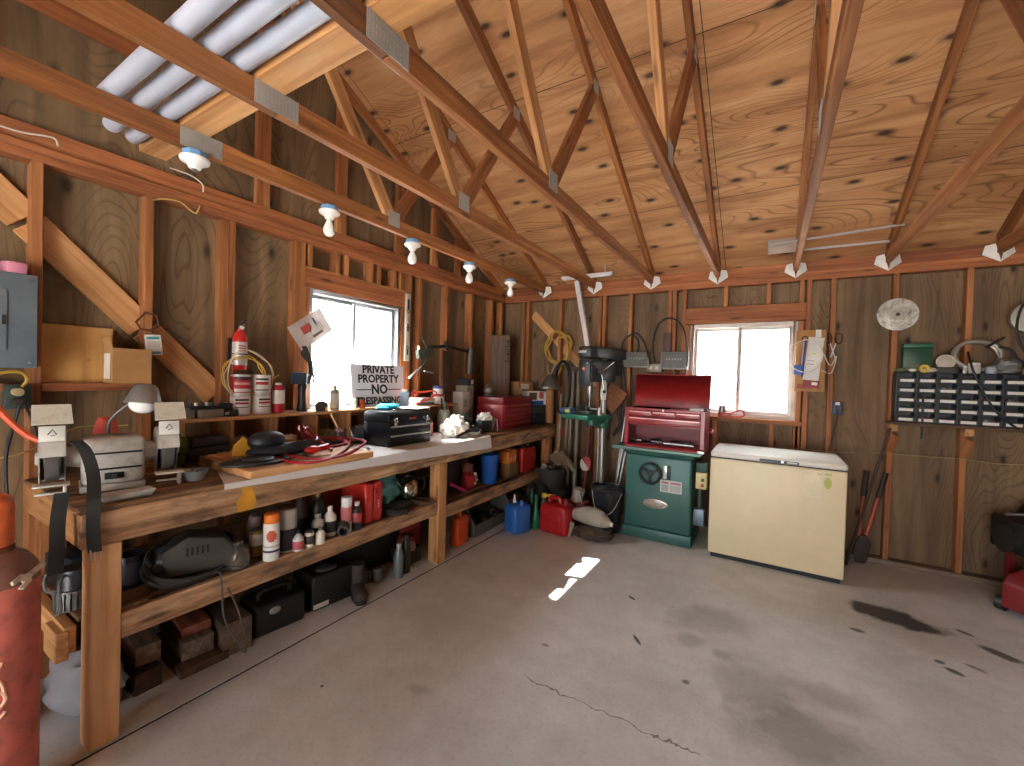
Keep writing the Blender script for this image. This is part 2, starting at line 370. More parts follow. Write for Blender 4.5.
# header, its cripples, sill and cripples under the window
lumber('header', (XL-.03, 1.832, 2.1), (XL-.03, 2.803, 2.1), .06, .13, W_PLATE, wall_left)
lumber('header_trim', (XL-.045, 1.832, 2.176), (XL-.045, 2.803, 2.176), .089, .02, W_STUD, wall_left)
for y in (1.87, 2.1, 2.18, 2.42, 2.5, 2.68, 2.76): lumber('cripple', (XC, y, 2.187), (XC, y, PT0), .038, .089, W_STUD, wall_left, (1, 0, 0))
lumber('sill', (XL-.035, 1.832, 1.10), (XL-.035, 2.803, 1.10), .11, .038, W_STUD, wall_left)
for y in (1.95, 2.32, 2.68): lumber('cripple', (XC, y, .04), (XC, y, 1.08), .038, .089, W_STUD, wall_left, (1, 0, 0))
lumber('top_plate', (XC, YF, 2.364), (XC, 4.5, 2.364), .089, .037, W_PLATE, wall_left)
lumber('top_plate', (XC, YF, 2.4015), (XC, 4.5, 2.4015), .089, .037, W_PLATE, wall_left)
lumber('bottom_plate', (XC, YF, .02), (XC, 4.5, .02), .089, .038, W_GREY, wall_left)
# diagonal let-in brace between the studs and the blocking the cardboard box sits on
def brace(a, b, w=.14, th=.02): return lumber('brace', a, b, th, w, W_PALE, wall_left, hint=(0, .7, .7))
bz = lambda y: 2.04-(y-.548)*1.04
for y0, y1 in ((.2, .50), (.50, .93), (.93, 1.292)): brace((XL-.072, y0+.015, bz(y0+.015)), (XL-.072, y1, bz(y1)), .14)
for (y0, y1) in ((.547, .918), (-.08, .509)): lumber('blocking', (XC, y0, 1.32), (XC, y1, 1.32), .089, .038, W_PLATE, wall_left)
lumber('blocking', (XC, .956, .82), (XC, 1.29, .82), .089, .038, W_PLATE, wall_left)
# gable framing above the plates
lumber('gable_chord', (XC, YF, 2.465), (XC, 4.45, 2.465), .038, .089, W_PLATE, wall_left)
for y in (1.54, 2.14, 2.75, 3.22, 3.6, .3, -.3, -1.2, -2.0): lumber('gable_stud', (XC, y, 2.51), (XC, y, deck_z(y)-.1), .089, .038, W_STUD, wall_left, (1, 0, 0))
lumber('gable_nailer', (XC, -.4, 3.09), (XC, .92, 3.09), .038, .089, W_PLATE, wall_left)
for s in (0, 1):
    a, b = ((4.5, deck_z(4.5)-.052), (RIDGE_Y, deck_z(RIDGE_Y)-.052)) if s == 0 else ((YF, deck_z(YF)-.052), (RIDGE_Y, deck_z(RIDGE_Y)-.052))
    lumber('gable_rafter', (XC, a[0], a[1]), (XC, b[0], b[1]), .038, .089, W_STUD, wall_left)
def window(name, W, axis, fmat, depth, deep=.05, fw=.032):
    """slider set in a wall; axis 'X': lies in a plane of constant X"""
    g = G(); a0, a1 = W['a0'], W['a1']; z0, z1 = W['z0'], W['z1']; mid = W['mid']; q = depth
    def bx(u0, u1, w0, w1, d0, d1, mi=0):
        g.mat(mi)
        if axis == 'X': g.box((q+d0, u0, w0), (q+d1, u1, w1))
        else: g.box((u0, q-d1, w0), (u1, q-d0, w1))
    bx(a0, a0+fw, z0, z1, 0, deep); bx(a1-fw, a1, z0, z1, 0, deep); bx(a0+fw, a1-fw, z0, z0+fw, 0, deep); bx(a0+fw, a1-fw, z1-fw, z1, 0, deep)
    fr = struct(g.build(name, fmat, bevel=.003, seg=1))
    for (u0, u1, off) in ((a0+fw, mid+.018, .006), (mid-.018, a1-fw, .028)):
        g = G(); s = .028
        bx(u0, u0+s, z0+fw, z1-fw, off, off+.016); bx(u1-s, u1, z0+fw, z1-fw, off, off+.016); bx(u0+s, u1-s, z0+fw, z0+fw+s, off, off+.016); bx(u0+s, u1-s, z1-fw-s, z1-fw, off, off+.016)
        sa = g.build('sash', fmat, fr, bevel=.002, seg=1)
        g = G(); bx(u0+s, u1-s, z0+fw+s, z1-fw-s, off+.006, off+.010); g.build('pane', GLASS, sa)
    g = G(); bx(mid-.012, mid-.004, (z0+z1)/2-.19, (z0+z1)/2-.12, off+.016, off+.028); g.build('latch', DSTEEL, fr, bevel=.002, seg=1)
    return fr
window('window_1', dict(a0=W1['y0'], a1=W1['y1'], z0=W1['z0'], z1=W1['z1'], mid=2.31), 'X', ALU, XL-.105, .092)
# --- back wall with the white vinyl slider
W2 = dict(x0=-.70, x1=.195, z0=1.11, z1=1.995)
g = G(); Y0, Y1 = YB+.09, YB+.105
g.box((-2.96, Y0, 0), (W2['x0'], Y1, 2.56)); g.box((W2['x1'], Y0, 0), (XR, Y1, 2.56)); g.box((W2['x0'], Y0, 0), (W2['x1'], Y1, W2['z0'])); g.box((W2['x0'], Y0, W2['z1']), (W2['x1'], Y1, 2.56))
wall_back = struct(g.build('wall_back', P_WALL))
YC = YB+.0445
def bstud(x, z0=.04, z1=PT0, w=.038, m=W_STUD, d=.089): return lumber('stud', (x, YC, z0), (x, YC, z1), w, d, m, wall_back, (0, 1, 0))
for x in (-2.6, -2.54, -2.11, -1.63, -1.58, -1.292, -.893, -.85, -.757, .262, .435, .836, 1.256, 1.67, 2.08, 2.5, 2.9, 3.3): bstud(x)
bstud(-.72, z1=1.995); bstud(.214, z1=1.995)
lumber('header', (-.738, YB+.03, 2.078), (.243, YB+.03, 2.078), .06, .155, W_PLATE, wall_back)
for x in (-.387, -.04, .212): lumber('cripple', (x, YC, 2.156), (x, YC, PT0), .038, .089, W_STUD, wall_back, (0, 1, 0))
lumber('sill', (-.738, YB+.03, 1.088), (.243, YB+.03, 1.088), .12, .04, W_STUD, wall_back)
for x in (-.66, -.447, .02, .2): lumber('cripple', (x, YC, .04), (x, YC, 1.066), .038, .089, W_STUD, wall_back, (0, 1, 0))
for z in (2.364, 2.4015): lumber('top_plate', (-2.87, YC, z), (XR, YC, z), .089, .037, W_PLATE, wall_back)
lumber('bottom_plate', (-2.87, YC-.0, .02), (XR, YC, .02), .1, .038, W_GREY, wall_back)
for k in range(-1, 9):
    a = max(TX(k)+.022, -2.87); lumber('eave_blocking', (a, YB+.03, 2.47), (TX(k+1)-.022, YB+.03, 2.47), .038, .095, W_PLATE, wall_back)
lumber('brace', (-2.50, YB+.075, 2.2), (-2.13, YB+.075, 1.84), .02, .1, W_PALE, wall_back, hint=(.7, 0, .7))
lumber('brace', (-2.09, YB+.075, 1.80), (-1.65, YB+.075, 1.38), .02, .1, W_PALE, wall_back, hint=(.7, 0, .7))
window('window_2', dict(a0=W2['x0'], a1=W2['x1'], z0=W2['z0'], z1=W2['z1'], mid=-.262), 'Y', VINYL, YB+.105, .07, .036)
# --- right wall and the front wall with its open garage doorway (behind the camera)
g = G(); 
for (y0, y1) in ((YF, RIDGE_Y), (RIDGE_Y, 4.6)): g.add([(XR, y0, 0), (XR+.02, y0, 0), (XR+.02, y1, 0), (XR, y1, 0), (XR, y0, deck_z(y0)), (XR+.02, y0, deck_z(y0)), (XR+.02, y1, deck_z(y1)), (XR, y1, deck_z(y1))], [(3,2,1,0),(4,5,6,7),(0,1,5,4),(1,2,6,5),(2,3,7,6),(3,0,4,7)])
struct(g.build('wall_right', P_LEFT))
DX0, DX1, DZ = -1.75, .85, 2.2
g = G(); g.box((-2.96, YF-.02, 0), (DX0, YF, 2.56)); g.box((DX1, YF-.02, 0), (XR, YF, 2.56)); g.box((DX0, YF-.02, DZ), (DX1, YF, 2.56))
struct(g.build('wall_front', P_WALL))
# --- roof deck
def deck(y0, y1):
    L = math.hypot(y1-y0, deck_z(y1)-deck_z(y0)); ang = math.atan2(deck_z(y1)-deck_z(y0), y1-y0)
    g = G().box((-3.0, 0, 0), (XR+.05, L, .014)); return g, L, ang
g, L, a = deck(4.62, RIDGE_Y)
ceiling = struct(g.build('ceiling', P_ROOF, M=TR(0, 4.62, deck_z(4.62)) @ RX(a)))
g, L, a = deck(YF-.02, RIDGE_Y)
struct(g.build('ceiling', P_ROOF, M=TR(0, YF-.02, deck_z(YF-.02)) @ RX(a)))
# --- trusses (one built, the rest copied)
def make_truss(k):
    t = thing('roof_truss', '', 'roof truss', (TX(k), 4.5, 2.415)); B = lambda y, z: (TX(k), y, z)
    hy, ry = 4.5, RIDGE_Y; fy = 2*ry-hy
    lumber('bottom_chord', B(hy-.0, 2.46), B(.93, 2.46), .038, .089, W_TRUSS, t); lumber('bottom_chord', B(.925, 2.46), B(fy, 2.46), .038, .089, W_TRUSS, t)
    rz = lambda y: deck_z(y)-.052
    lumber('top_chord', B(4.42, rz(4.42)), B(ry, rz(ry)-.01), .038, .089, W_TRUSS, t)
    lumber('top_chord', B(fy+.1, rz(fy+.1)), B(ry, rz(ry)-.01), .038, .089, W_TRUSS, t)
    for s in (1, -1):
        m = lambda y: ry + s*(y-ry)
        lumber('web', B(m(2.12), 2.52), B(m(2.68), rz(2.68)-.05), .036, .085, W_TRUSS, t)
        lumber('web', B(m(2.06), 2.52), B(m(.95), rz(.95)-.12), .036, .085, W_PALE if s == 1 else W_TRUSS, t)
    def plate(y, z, w, h, nm='nail_plate'):
        g = G()
        for s in (-1, 1):
            x = TX(k)+s*.0195; g.box((x-.0012, y-w/2, z-h/2), (x+.0012, y+w/2, z+h/2))
            for i in range(int(w/.014)):
                for j in range(int(h/.02)):
                    g.cbox((x+s*.0014, y-w/2+.009+i*.014, z-h/2+.012+j*.02), (.002, .004, .012))
        g.M = Matrix(); g.build(nm, PLATE, t, M=t.matrix_basis.inverted())
    plate(.925, 2.46, .17, .085); plate(2.09, 2.5, .1, .1); plate(2.68, rz(2.68)-.03, .09, .08)
    # heel connector: bright folded plate under the chord end, set like a diamond on the wall plate
    g = G(); r = .052; HS = Matrix.Scale(1.35, 4)
    for s in (-1, 1):
        P = [(0, 0), (s*r, .012), (s*r, .05), (0, .09)]
        g.add([(0, 0, -.055), (s*.062, .028, -.005), (s*.052, .028, .042), (s*.02, .006, .045), (0, -.003, -.05)] + [(0, .004, -.055), (s*.062, .032, -.005), (s*.052, .032, .042), (s*.02, .010, .045), (0, .001, -.05)], [(0, 1, 2, 3, 4), (9, 8, 7, 6, 5), (0, 5, 6, 1), (1, 6, 7, 2), (2, 7, 8, 3)])
        for i in range(4): g.cyl((s*(.02+.01*i), .012+.0045*i, -.012+.008*(i % 2)), (s*(.02+.01*i), .006+.0045*i, -.012+.008*(i % 2)), .0035, n=6)
    g.build('heel_plate', pm('efefea', .4, .15), t, M=t.matrix_basis.inverted() @ TR(TX(k), 4.40, 2.425) @ HS)
    return t
TL = ['roof truss nearest the left wall, carrying the row of bulb holders', 'roof truss second from the left wall, with splice plate under the plank', 'roof truss third from the left wall, ending above the machine tools', 'roof truss ending above the left edge of the red tool chest lid', 'roof truss ending above the right half of the white back window', 'roof truss ending above the round saw blade on the wall', 'roof truss farthest right, ending above the parts drawers', 'roof truss behind the camera side right of the parts drawers']
tr0 = make_truss(0); tr0['label'] = TL[0]; tr0['group'] = 'roof trusses'
for k in range(1, 8): dup(tr0, (TX(k), 4.5, 2.415), 0, TL[k], 'roof trusses')
# ================================================================== outside, daylight, camera
g = G(); g.box((-60, -60, -.25), (60, 60, -.18)); gr = g.build('ground', pm('c9c6c2', .9)); struct(gr)
w = bpy.data.worlds.new('World'); bpy.context.scene.world = w; w.use_nodes = True; nt = w.node_tree; nt.nodes.clear()
N_ = nt.nodes.new; o_ = N_('ShaderNodeOutputWorld'); b_ = N_('ShaderNodeBackground'); s_ = N_('ShaderNodeTexSky')
s_.sky_type = 'HOSEK_WILKIE'; s_.turbidity = 5; s_.ground_albedo = .5; s_.sun_direction = V((-1, -.30, 1.08)).normalized()
mx = N_('ShaderNodeMix'); mx.data_type = 'RGBA'; mx.inputs[0].default_value = .45; mx.inputs[7].default_value = (.92, .96, 1, 1)
# hazy sky, brighter round the sun
tc_ = N_('ShaderNodeTexCoord'); dp = N_('ShaderNodeVectorMath'); dp.operation = 'DOT_PRODUCT'; dp.inputs[1].default_value = V((-1, -.30, 1.08)).normalized(); nt.links.new(tc_.outputs['Generated'], dp.inputs[0])
def wm(op, a, b):
    x = N_('ShaderNodeMath'); x.operation = op
    for k, v in enumerate((a, b)):
        if hasattr(v, 'outputs'): nt.links.new(v.outputs['Value'], x.inputs[k])
        else: x.inputs[k].default_value = v
    return x
SKY0, SKY1 = 3.6, 30.0
st_ = wm('ADD', wm('MULTIPLY', wm('POWER', wm('MAXIMUM', dp, 0), 3), SKY1), SKY0)
cc = N_('ShaderNodeRGB'); cc.outputs[0].default_value = (.93, .97, 1, 1); nt.links.new(cc.outputs[0], b_.inputs[0]); nt.links.new(st_.outputs[0], b_.inputs[1]); nt.links.new(b_.outputs[0], o_.inputs[0])
for n_ in (s_, mx): nt.nodes.remove(n_)
def sun(d, e, ang, col):
    l = bpy.data.lights.new('sun', 'SUN'); l.energy = e; l.angle = ang; l.color = col; o = bpy.data.objects.new('sun', l); COL.objects.link(o)
    o.rotation_euler = V(d).to_track_quat('-Z', 'Y').to_euler(); return o
SUN = sun((1, .30, -1.08), 22, .009, (1, .93, .82))
def portal(loc, rot, sx, sy):
    l = bpy.data.lights.new('portal', 'AREA'); l.shape = 'RECTANGLE'; l.size = sx; l.size_y = sy; l.cycles.is_portal = True
    o = bpy.data.objects.new('portal', l); COL.objects.link(o); o.location = loc; o.rotation_euler = rot
portal(((DX0+DX1)/2, YF-.05, DZ/2), (PI/2, 0, 0), DX1-DX0, DZ)                      # faces +Y
portal((XL-.13, 2.31, 1.58), (PI/2, 0, -PI/2), .9, .9)                              # faces +X
portal((-.25, YB+.13, 1.55), (-PI/2, 0, 0), .9, .9)                                 # faces -Y
cd = bpy.data.cameras.new('camera'); cam = bpy.data.objects.new('camera', cd); COL.objects.link(cam)
cd.sensor_fit = 'HORIZONTAL'; cd.sensor_width = 36; cd.lens = 36*F_PX/1024; cd.clip_start = .02
M = Matrix((RT, UP, -FW)).transposed().to_4x4(); M.translation = CAM; cam.matrix_world = M
sc = bpy.context.scene; sc.camera = cam
sc.view_settings.view_transform = 'Standard'; sc.view_settings.look = 'None'; sc.view_settings.gamma = 1; sc.view_settings.use_curve_mapping = False
sc.view_settings.exposure = .77
sc.cycles.use_denoising = True; sc.cycles.max_bounces = 10; sc.cycles.diffuse_bounces = 7; sc.cycles.sample_clamp_indirect = 12; sc.cycles.caustics_reflective = False; sc.cycles.caustics_refractive = False
# ================================================================== things: overhead
def up_from(px, pyb, pyt, z, w=None):
    """foot point on a support of height z seen at a pixel, height and radius in metres"""
    p = atZ(px, pyb, z); s = mpp(p); h = (pyb-pyt)*s; r = (w or 10)*s/2
    d = V((p.x, p.y, 0)).normalized(); return V((p.x, p.y, z+.001))+d*r, h, r
def ribbon(g, pts, w, th, side=(0, 1, 0), k=5):
    P = spline(pts, k); n = len(P); S = V(side).normalized()
    def fn(u, v):
        i = min(int(round(u*(n-1))), n-1); return P[i]+S*((v-.5)*w)
    return g.sheet(fn, n-1, 1, th)
def coil(c, axis, r, turns, wire, jit, seed=0, n=26, squash=1):
    rnd = random.Random(seed); x, y, z = frame(axis); pts = []
    for i in range(int(turns*n)):
        a = 2*PI*i/n; t = i//n; rr = r*(1+jit*noise.noise(V((math.cos(a)*1.2+t*1.7, math.sin(a)*1.2, seed))))
        pts.append(V(c)+x*(rr*math.cos(a))+y*(rr*math.sin(a)*squash)+z*(jit*.35*r*noise.noise(V((a*.7+seed, t*.9, 3)))+wire*.9*(t-turns/2)))
    return pts
# plank and white pipes stored on the bottom chords
o = lumber('plank', (-2.74, .902, 2.525), (-.35, .902, 2.525), .115, .038, W_PALE); tag(o, 'wide pale plank lying across the truss bottom chords beside the white pipes', 'plank')
for i, (y, x0, lab) in enumerate(((.50, -2.50, 'white plastic pipe laid on the trusses, farthest from the plank'), (.565, -2.64, 'white plastic pipe laid on the trusses, middle one of three'), (.64, -2.68, 'white plastic pipe laid on the trusses, nearest the wide plank'))):
    y += .0; g = G(); r = .034; yy = .625+i*.09
    g.cyl((x0, yy, 2.543), (-.4, yy, 2.543), r, n=24, caps=False); g.cyl((x0, yy, 2.543), (-.4, yy, 2.543), r-.005, n=24, caps=False)
    for xx in (x0, -.4): g.lathe([(r-.005, 0), (r, .0006)], TR(xx, yy, 2.543) @ RY(PI/2), caps=False)
    tag(g.build('plastic_pipe', pm('b4b8c6', .4, var=.05)), lab, 'pipe', 'white plastic pipes on the trusses')
# bulb holders along the first truss
def bulb_holder(y, lab, bulb=True):
    t = thing('bulb_holder', lab, 'bulb holder', (TX(0), y, 2.414), 0, 'porcelain bulb holders under the first truss')
    G().cyl((0, 0, -.028), (0, 0, 0), .05, n=8).build('junction_box', pm('6d9cc4', .5), t, bevel=.003)
    G().lathe([(.058, 0), (.06, -.006), (.056, -.016), (.03, -.03), (.024, -.045), (.02, -.048)][::-1], TR(0, 0, -.028), 28).build('porcelain_base', pm('efece6', .3, coat=.4, var=.03), t)
    if bulb: G().lathe([(.013, -.045), (.014, -.06), (.022, -.078), (.031, -.1), (.033, -.118), (.029, -.136), (.016, -.149), (0, -.152)][::-1], TR(0, 0, -.025), 24).build('bulb', pm('f7f4ee', .25, var=.02), t)
    else: G().cyl((0, 0, -.085), (0, 0, -.07), .012, n=12).build('pull_chain_stub', STEEL, t)
for y, b, l in ((.905, 0, 'white porcelain bulb holder without a bulb, under the splice plate nearest the pipes'), (1.6, 1, 'porcelain bulb holder with white bulb, first bulb along from the splice plate'), (2.29, 1, 'porcelain bulb holder with white bulb, second bulb along the truss'), (2.985, 1, 'porcelain bulb holder with white bulb, third bulb along the truss'), (3.67, 1, 'porcelain bulb holder with white bulb, last one before the back wall')): bulb_holder(y, l, b)
# strip light on the deck with the pale conduit dropping to the drill press
a, b = atY(562, 277.5, 4.25), atY(613, 274, 4.25); 
g = G(); g.cbox((0, 0, 0), ((b-a).length, .05, .03)); t = thing('strip_lamp', 'thin pale strip lamp under the roof above the drill press', 'lamp', (a+b)/2)
g.build('lamp_housing', pm('cfc9cc', .5), t, bevel=.004); G().cbox((0, 0, -.02), ((b-a).length*.94, .03, .012)).build('lamp_diffuser', pm('e4e0e0', .4), t)
for k in (-.2, .2): G().box((k-.006, -.004, .014), (k+.006, .004, .10)).build('hanger', STEEL, t)
p0, p1 = atY(577, 281, 4.3), atY(588, 346, 4.3)
g = G(); g.bar(p0, p1, .05, .05); tag(g.build('conduit', pm('cfc9c8', .5), bevel=.003), 'pale square conduit dropping from the strip lamp to the drill press', 'conduit')
# steel straps and a scrap of flashing tucked under the rafters at the right
for (q0, q1, lab) in (((769, 245), (905, 224), 'upper thin steel strap nailed across the rafters'), ((800, 250), (890, 241), 'lower short steel strap nailed across the rafters')):
    a, b = atY(q0[0], q0[1], 4.12), atY(q1[0], q1[1], 4.12); tag(G().bar(a, b, .004, .016, (0, 0, 1)).build('steel_strap', STEEL), lab, 'strap')
a = atY(782, 246, 4.16); tag(G().cbox((0, 0, 0), (.2, .003, .12)).build('flashing', pm('a5988c', .4, .5), loc=a), 'small grey sheet of flashing tucked behind the truss end', 'sheet')
g = G(); g.tube(spline([atY(968, 352, 4.42), atY(970, 360, 4.36), atY(975, 375, 4.325), atY(988, 400, 4.325), atY(1005, 420, 4.33), atY(1040, 442, 4.35)]), .007)
tag(g.build('electric_cable', BLACK), 'black cord hanging in front of the parts drawers toward the right', 'cord')
# ================================================================== things: workbench
t = thing('workbench', 'long rough wooden workbench along the left wall with a lower shelf', 'workbench', (-2.1, .5, 0)); bench = t
Wb = lambda nm, p0, p1, w, d, m, hint=None: lumber(nm, p0, p1, w, d, m, t, hint, .004)
for y in (.572, 2.487, 4.33):
    Wb('leg', (-2.1455, y, 0), (-2.1455, y, .76), .097, .089, W_LEG_LIT if y < 1 else (W_PALE if y < 3 else W_STUD)); Wb('back_leg', (-2.815, y, 0), (-2.815, y, .76), .089, .089, W_STUD)
Wb('apron', (-2.12, .5, .822), (-2.12, 4.46, .822), .038, .125, W_BENCH); Wb('apron', (-2.84, .54, .822), (-2.84, 4.46, .822), .038, .125, W_BENCH)
Wb('end_apron', (-2.86, .519, .822), (-2.14, .519, .822), .038, .125, W_PALE)
for i in range(5): Wb('top_plank', (-2.795+i*.154, .495, .8945), (-2.795+i*.154, 4.47, .8945), .15, .019, W_TOP)
for (y0, y1, z) in ((.612, 2.44, .475), (2.534, 4.285, .425)):
    Wb('shelf_rail', (-2.126, y0, z-.05), (-2.126, y1, z-.05), .036, .1, W_BENCH); 
for (y0, y1, z) in ((.52, 2.50, .475), (2.51, 4.40, .425)):
    for i in range(4): Wb('shelf_plank', (-2.77+i*.162, y0, z-.0095), (-2.77+i*.162, y1, z-.0095), .16, .019, W_SHELF)
Wb('end_rail', (-2.75, .50, .40), (-2.2, .50, .40), .036, .1, W_PALE); Wb('cleat', (-2.34, .478, .385), (-2.195, .478, .385), .038, .11, W_PALE)
g = G(); g.add([(-2.1006, y, z) for y, z in [(1.03, .762), (1.10, .761), (1.112, .80), (1.10, .845), (1.082, .872), (1.05, .874), (1.045, .84), (1.022, .81)]]+[(-2.0996, y, z) for y, z in [(1.03, .762), (1.10, .761), (1.112, .80), (1.10, .845), (1.082, .872), (1.05, .874), (1.045, .84), (1.022, .81)]], [tuple(range(8)), tuple(range(15, 7, -1))]+[(i, 8+i, 8+(i+1) % 8, (i+1) % 8) for i in range(8)]); g.build('yellow_paint_stain', pm('c98f2a', .7, var=.3), t, M=t.matrix_basis.inverted())
# white sheet draped along the front of the bench top
ys = [.96, 1.6, 2.2, 2.7, 3.08]
def sh(u, v):
    y = .96+u*2.12; q = v*1.15; fl = .022+.085*u
    inner = -2.42-.12*min(1, u*5)
    y += (1-min(q, 1))*.12*(1-u)
    if q < 1: return (inner+(-2.078-inner)*q, y, .909+.0035*noise.noise(V((y*5, q*5, 1))))
    return (-2.076+.004*noise.noise(V((y*7, 0, 2)))+.012*u*(q-1)/.15, y, .909-fl*(q-1)/.15)
g = G(); g.sheet(sh, 60, 40, .004); tag(g.build('bench_cover', pm('dcd8d6', .45, var=.05)), 'long white sheet covering the front of the workbench top', 'sheet')
# ---- the wall shelf over the cubbies
XS = -2.62
t = thing('wall_shelf', 'long wooden shelf above the bench with open cubbies below it', 'shelf', (-2.74, 2.3, .904)); 
lumber('shelf_board', (-2.742, 1.0, 1.145), (-2.742, 3.40, 1.145), .236, .019, W_PALE, t)
lumber('cubby_floor', (-2.742, 1.0, .9135), (-2.742, 3.40, .9135), .236, .018, W_SHELF, t)
for y in (1.01, 1.25, 1.505, 1.78, 2.045, 2.45, 2.9, 3.39): lumber('divider', (-2.742, y, .923), (-2.742, y, 1.135), .019, .236, W_PALE, t, (1, 0, 0))
# ---- bench grinder with gooseneck lamp
GREY = pm('b7b3aa', .45, .1, grime=.35); LG = pm('cfccc4', .4, .15, grime=.25)
t = thing('bench_grinder', 'grey double wheel bench grinder with eye shields at the bench end', 'grinder', (-2.42, .675, .906), PI/2-.22)
g = G(); g.box((-.102, -.085, 0), (.102, .09, .03)); g.build('base', GREY, t, bevel=.008)
g = G(); g.box((-.098, -.095, .03), (.098, .09, .222)); g.build('motor_housing', GREY, t, bevel=.022, seg=3)
g = G()
for z in (.095, .16): g.box((-.088, -.0975, z-.004), (.088, -.0935, z+.004))
g.build('seam', BLACK, t); g = G(); g.box((-.03, -.102, .052), (.03, -.094, .078)); sw = g.build('switch', BLACK, t, bevel=.002); G().box((-.008, -.108, .057), (.008, -.1, .073)).build('rocker', pm('3a3a3c', .4), sw, bevel=.002)
for s in (-1, 1):
    g = G(); g.cyl((s*.095, 0, .145), (s*.14, 0, .145), .05, .04, 20); g.build('shaft_housing', GREY, t)
    g = G(); R = .105; n = 22; prof = []
    pts = [(-R*.2-R*.0, 0)]
    a0, a1 = math.radians(-20), math.radians(235)   # guard wraps the back, open at the front (-y)
    for k in range(n+1):
        a = a0+(a1-a0)*k/n-.9+PI/2*.0; pts.append((R*math.cos(a), R*math.sin(a)))
    M = TR(s*.178, 0, .145) @ RY(PI/2) @ RZ(PI/2)
    ring = [(R*math.cos(math.radians(a)), R*math.sin(math.radians(a))) for a in range(-70, 175, 12)]; inn = [(x*.93, y*.93) for x, y in ring[::-1]]
    g.prism(ring+inn, .075, TR(s*.178-.0375, 0, .145) @ Matrix(((0, 0, 1, 0), (1, 0, 0, 0), (0, 1, 0, 0), (0, 0, 0, 1))))
    side = ring+[(-R*.55, R*.1), (-R*.1, -R*.95)]
    for xx in (-.0375, .0335): g.prism(side, .004, TR(s*.178+xx, 0, .145) @ Matrix(((0, 0, 1, 0), (1, 0, 0, 0), (0, 1, 0, 0), (0, 0, 0, 1))))
    gd = g.build('wheel_guard', LG, t, bevel=.002, seg=1); g = G(); g.cyl((s*.215, 0, .145), (s*.225, 0, .145), .03, .022, 16); g.build('guard_boss', GREY, gd)
    g = G(); g.cyl((s*.178-.02, -.015, .145), (s*.178+.02, -.015, .145), .088, n=30); w_ = g.build('grinding_wheel', pm('55504c', .85, grime=.3), t, bevel=.004); G().cyl((s*.178-.023, -.015, .145), (s*.178+.023, -.015, .145), .032, n=16).build('wheel_flange', STEEL, w_)
    g = G(); g.box((-.036, -.004, -.03), (.036, .004, .03)); br = g.build('shield_bracket', pm('dddad2', .5), t, loc=(s*.178, -.088, .252), rot=(-.25, 0, 0), bevel=.003)
    g = G(); pts = [(.012*math.cos(a*PI/6), .012*math.sin(a*PI/6)) for a in range(12)]; g.tube([(x, -.0045, y+.004) for x, y in [(-.012, -.008), (0, .012), (.012, -.008), (-.004, -.014)]], .002, 5); g.build('emblem', BLACK, br)
    g = G(); g.prism([(-.055, -.036), (.055, -.036), (.052, .042), (-.052, .042)], .004, RX(PI/2-.15)); eye = g.build('eye_shield', pm('c9c0ae', .25, var=.06, grime=.3), t, loc=(s*.178, -.105, .325), rot=(-.25, 0, .12), bevel=.0015, seg=1)
    g = G(); r = [(-.054, -.036), (.054, -.036), (.051, .041), (-.051, .041)]; M = RX(PI/2-.15)
    g.tube([M @ V((x, y, .002)) for x, y in r], .0028, 6, True); g.build('shield_rim', LG, eye)
    g = G(); g.box((s*.178-.05, -.15, .055), (s*.178+.05, -.09, .063)); g.box((s*.178+.03, -.12, .0), (s*.178+.042, -.08, .055)); g.box((s*.178-.045, -.12, .02), (s*.178+.042, -.105, .028)); g.build('tool_rest', LG, t, bevel=.003)
g = G(); g.tube(spline([(-.01, .08, .20), (-.01, .085, .27), (.03, .06, .33), (.09, .02, .385)]), .007, 8); gl = g.build('lamp_gooseneck', pm('6a6462', .4, .6), t)
g = G(); g.lathe([(.066, 0), (.068, .004), (.044, .074), (.03, .088), (0, .09)], n=28, caps=False); g.lathe([(.063, .002), (.041, .072), (0, .084)], n=28, caps=False); ls = g.build('lamp_shade', pm('8f8d8a', .35, .5), t, loc=(.095, -.01, .355), rot=(-.12, .14, 0))
g = G(); g.ball((0, 0, -.004), (.05, .05, .038), 20, 12); g.cyl((0, 0, .02), (0, 0, .06), .02, n=12); g.build('lamp_bulb', pm('f4f1ea', .2, var=.02), ls)
# straps draped over the left end of the grinder
for k, (pts, w, lab) in enumerate((([atX(76, 441, -2.33), atX(86, 452, -2.26), atX(93, 474, -2.19), atX(94, 500, -2.085), atX(93, 528, -2.08), atX(95, 552, -2.08)], .038, 'wide black strap draped over the grinder and down the bench end, nearer the leg'), ([atX(62, 493, -2.2), atX(58, 520, -2.15), atX(57, 548, -2.14), atX(55, 575, -2.15)], .04, 'wide black strap hanging from the grinder tool rest beside the red cylinder'))):
    g = G(); ribbon(g, pts, w, .006, (.25, 1, 0)); st = thing('strap', lab, 'strap', (0, 0, 0)); g.build('webbing', pm('2f3230', .8), st)
    if k != 1:
        g = G()
        for q in range(3): g.tube([V(pts[-1])+V((0, (q-1)*.012, .01)), V(pts[-1])+V((.004, (q-1)*.013, -.028))], .0026, 6)
        g.build('prong', pm('dadad8', .3, .8), st)
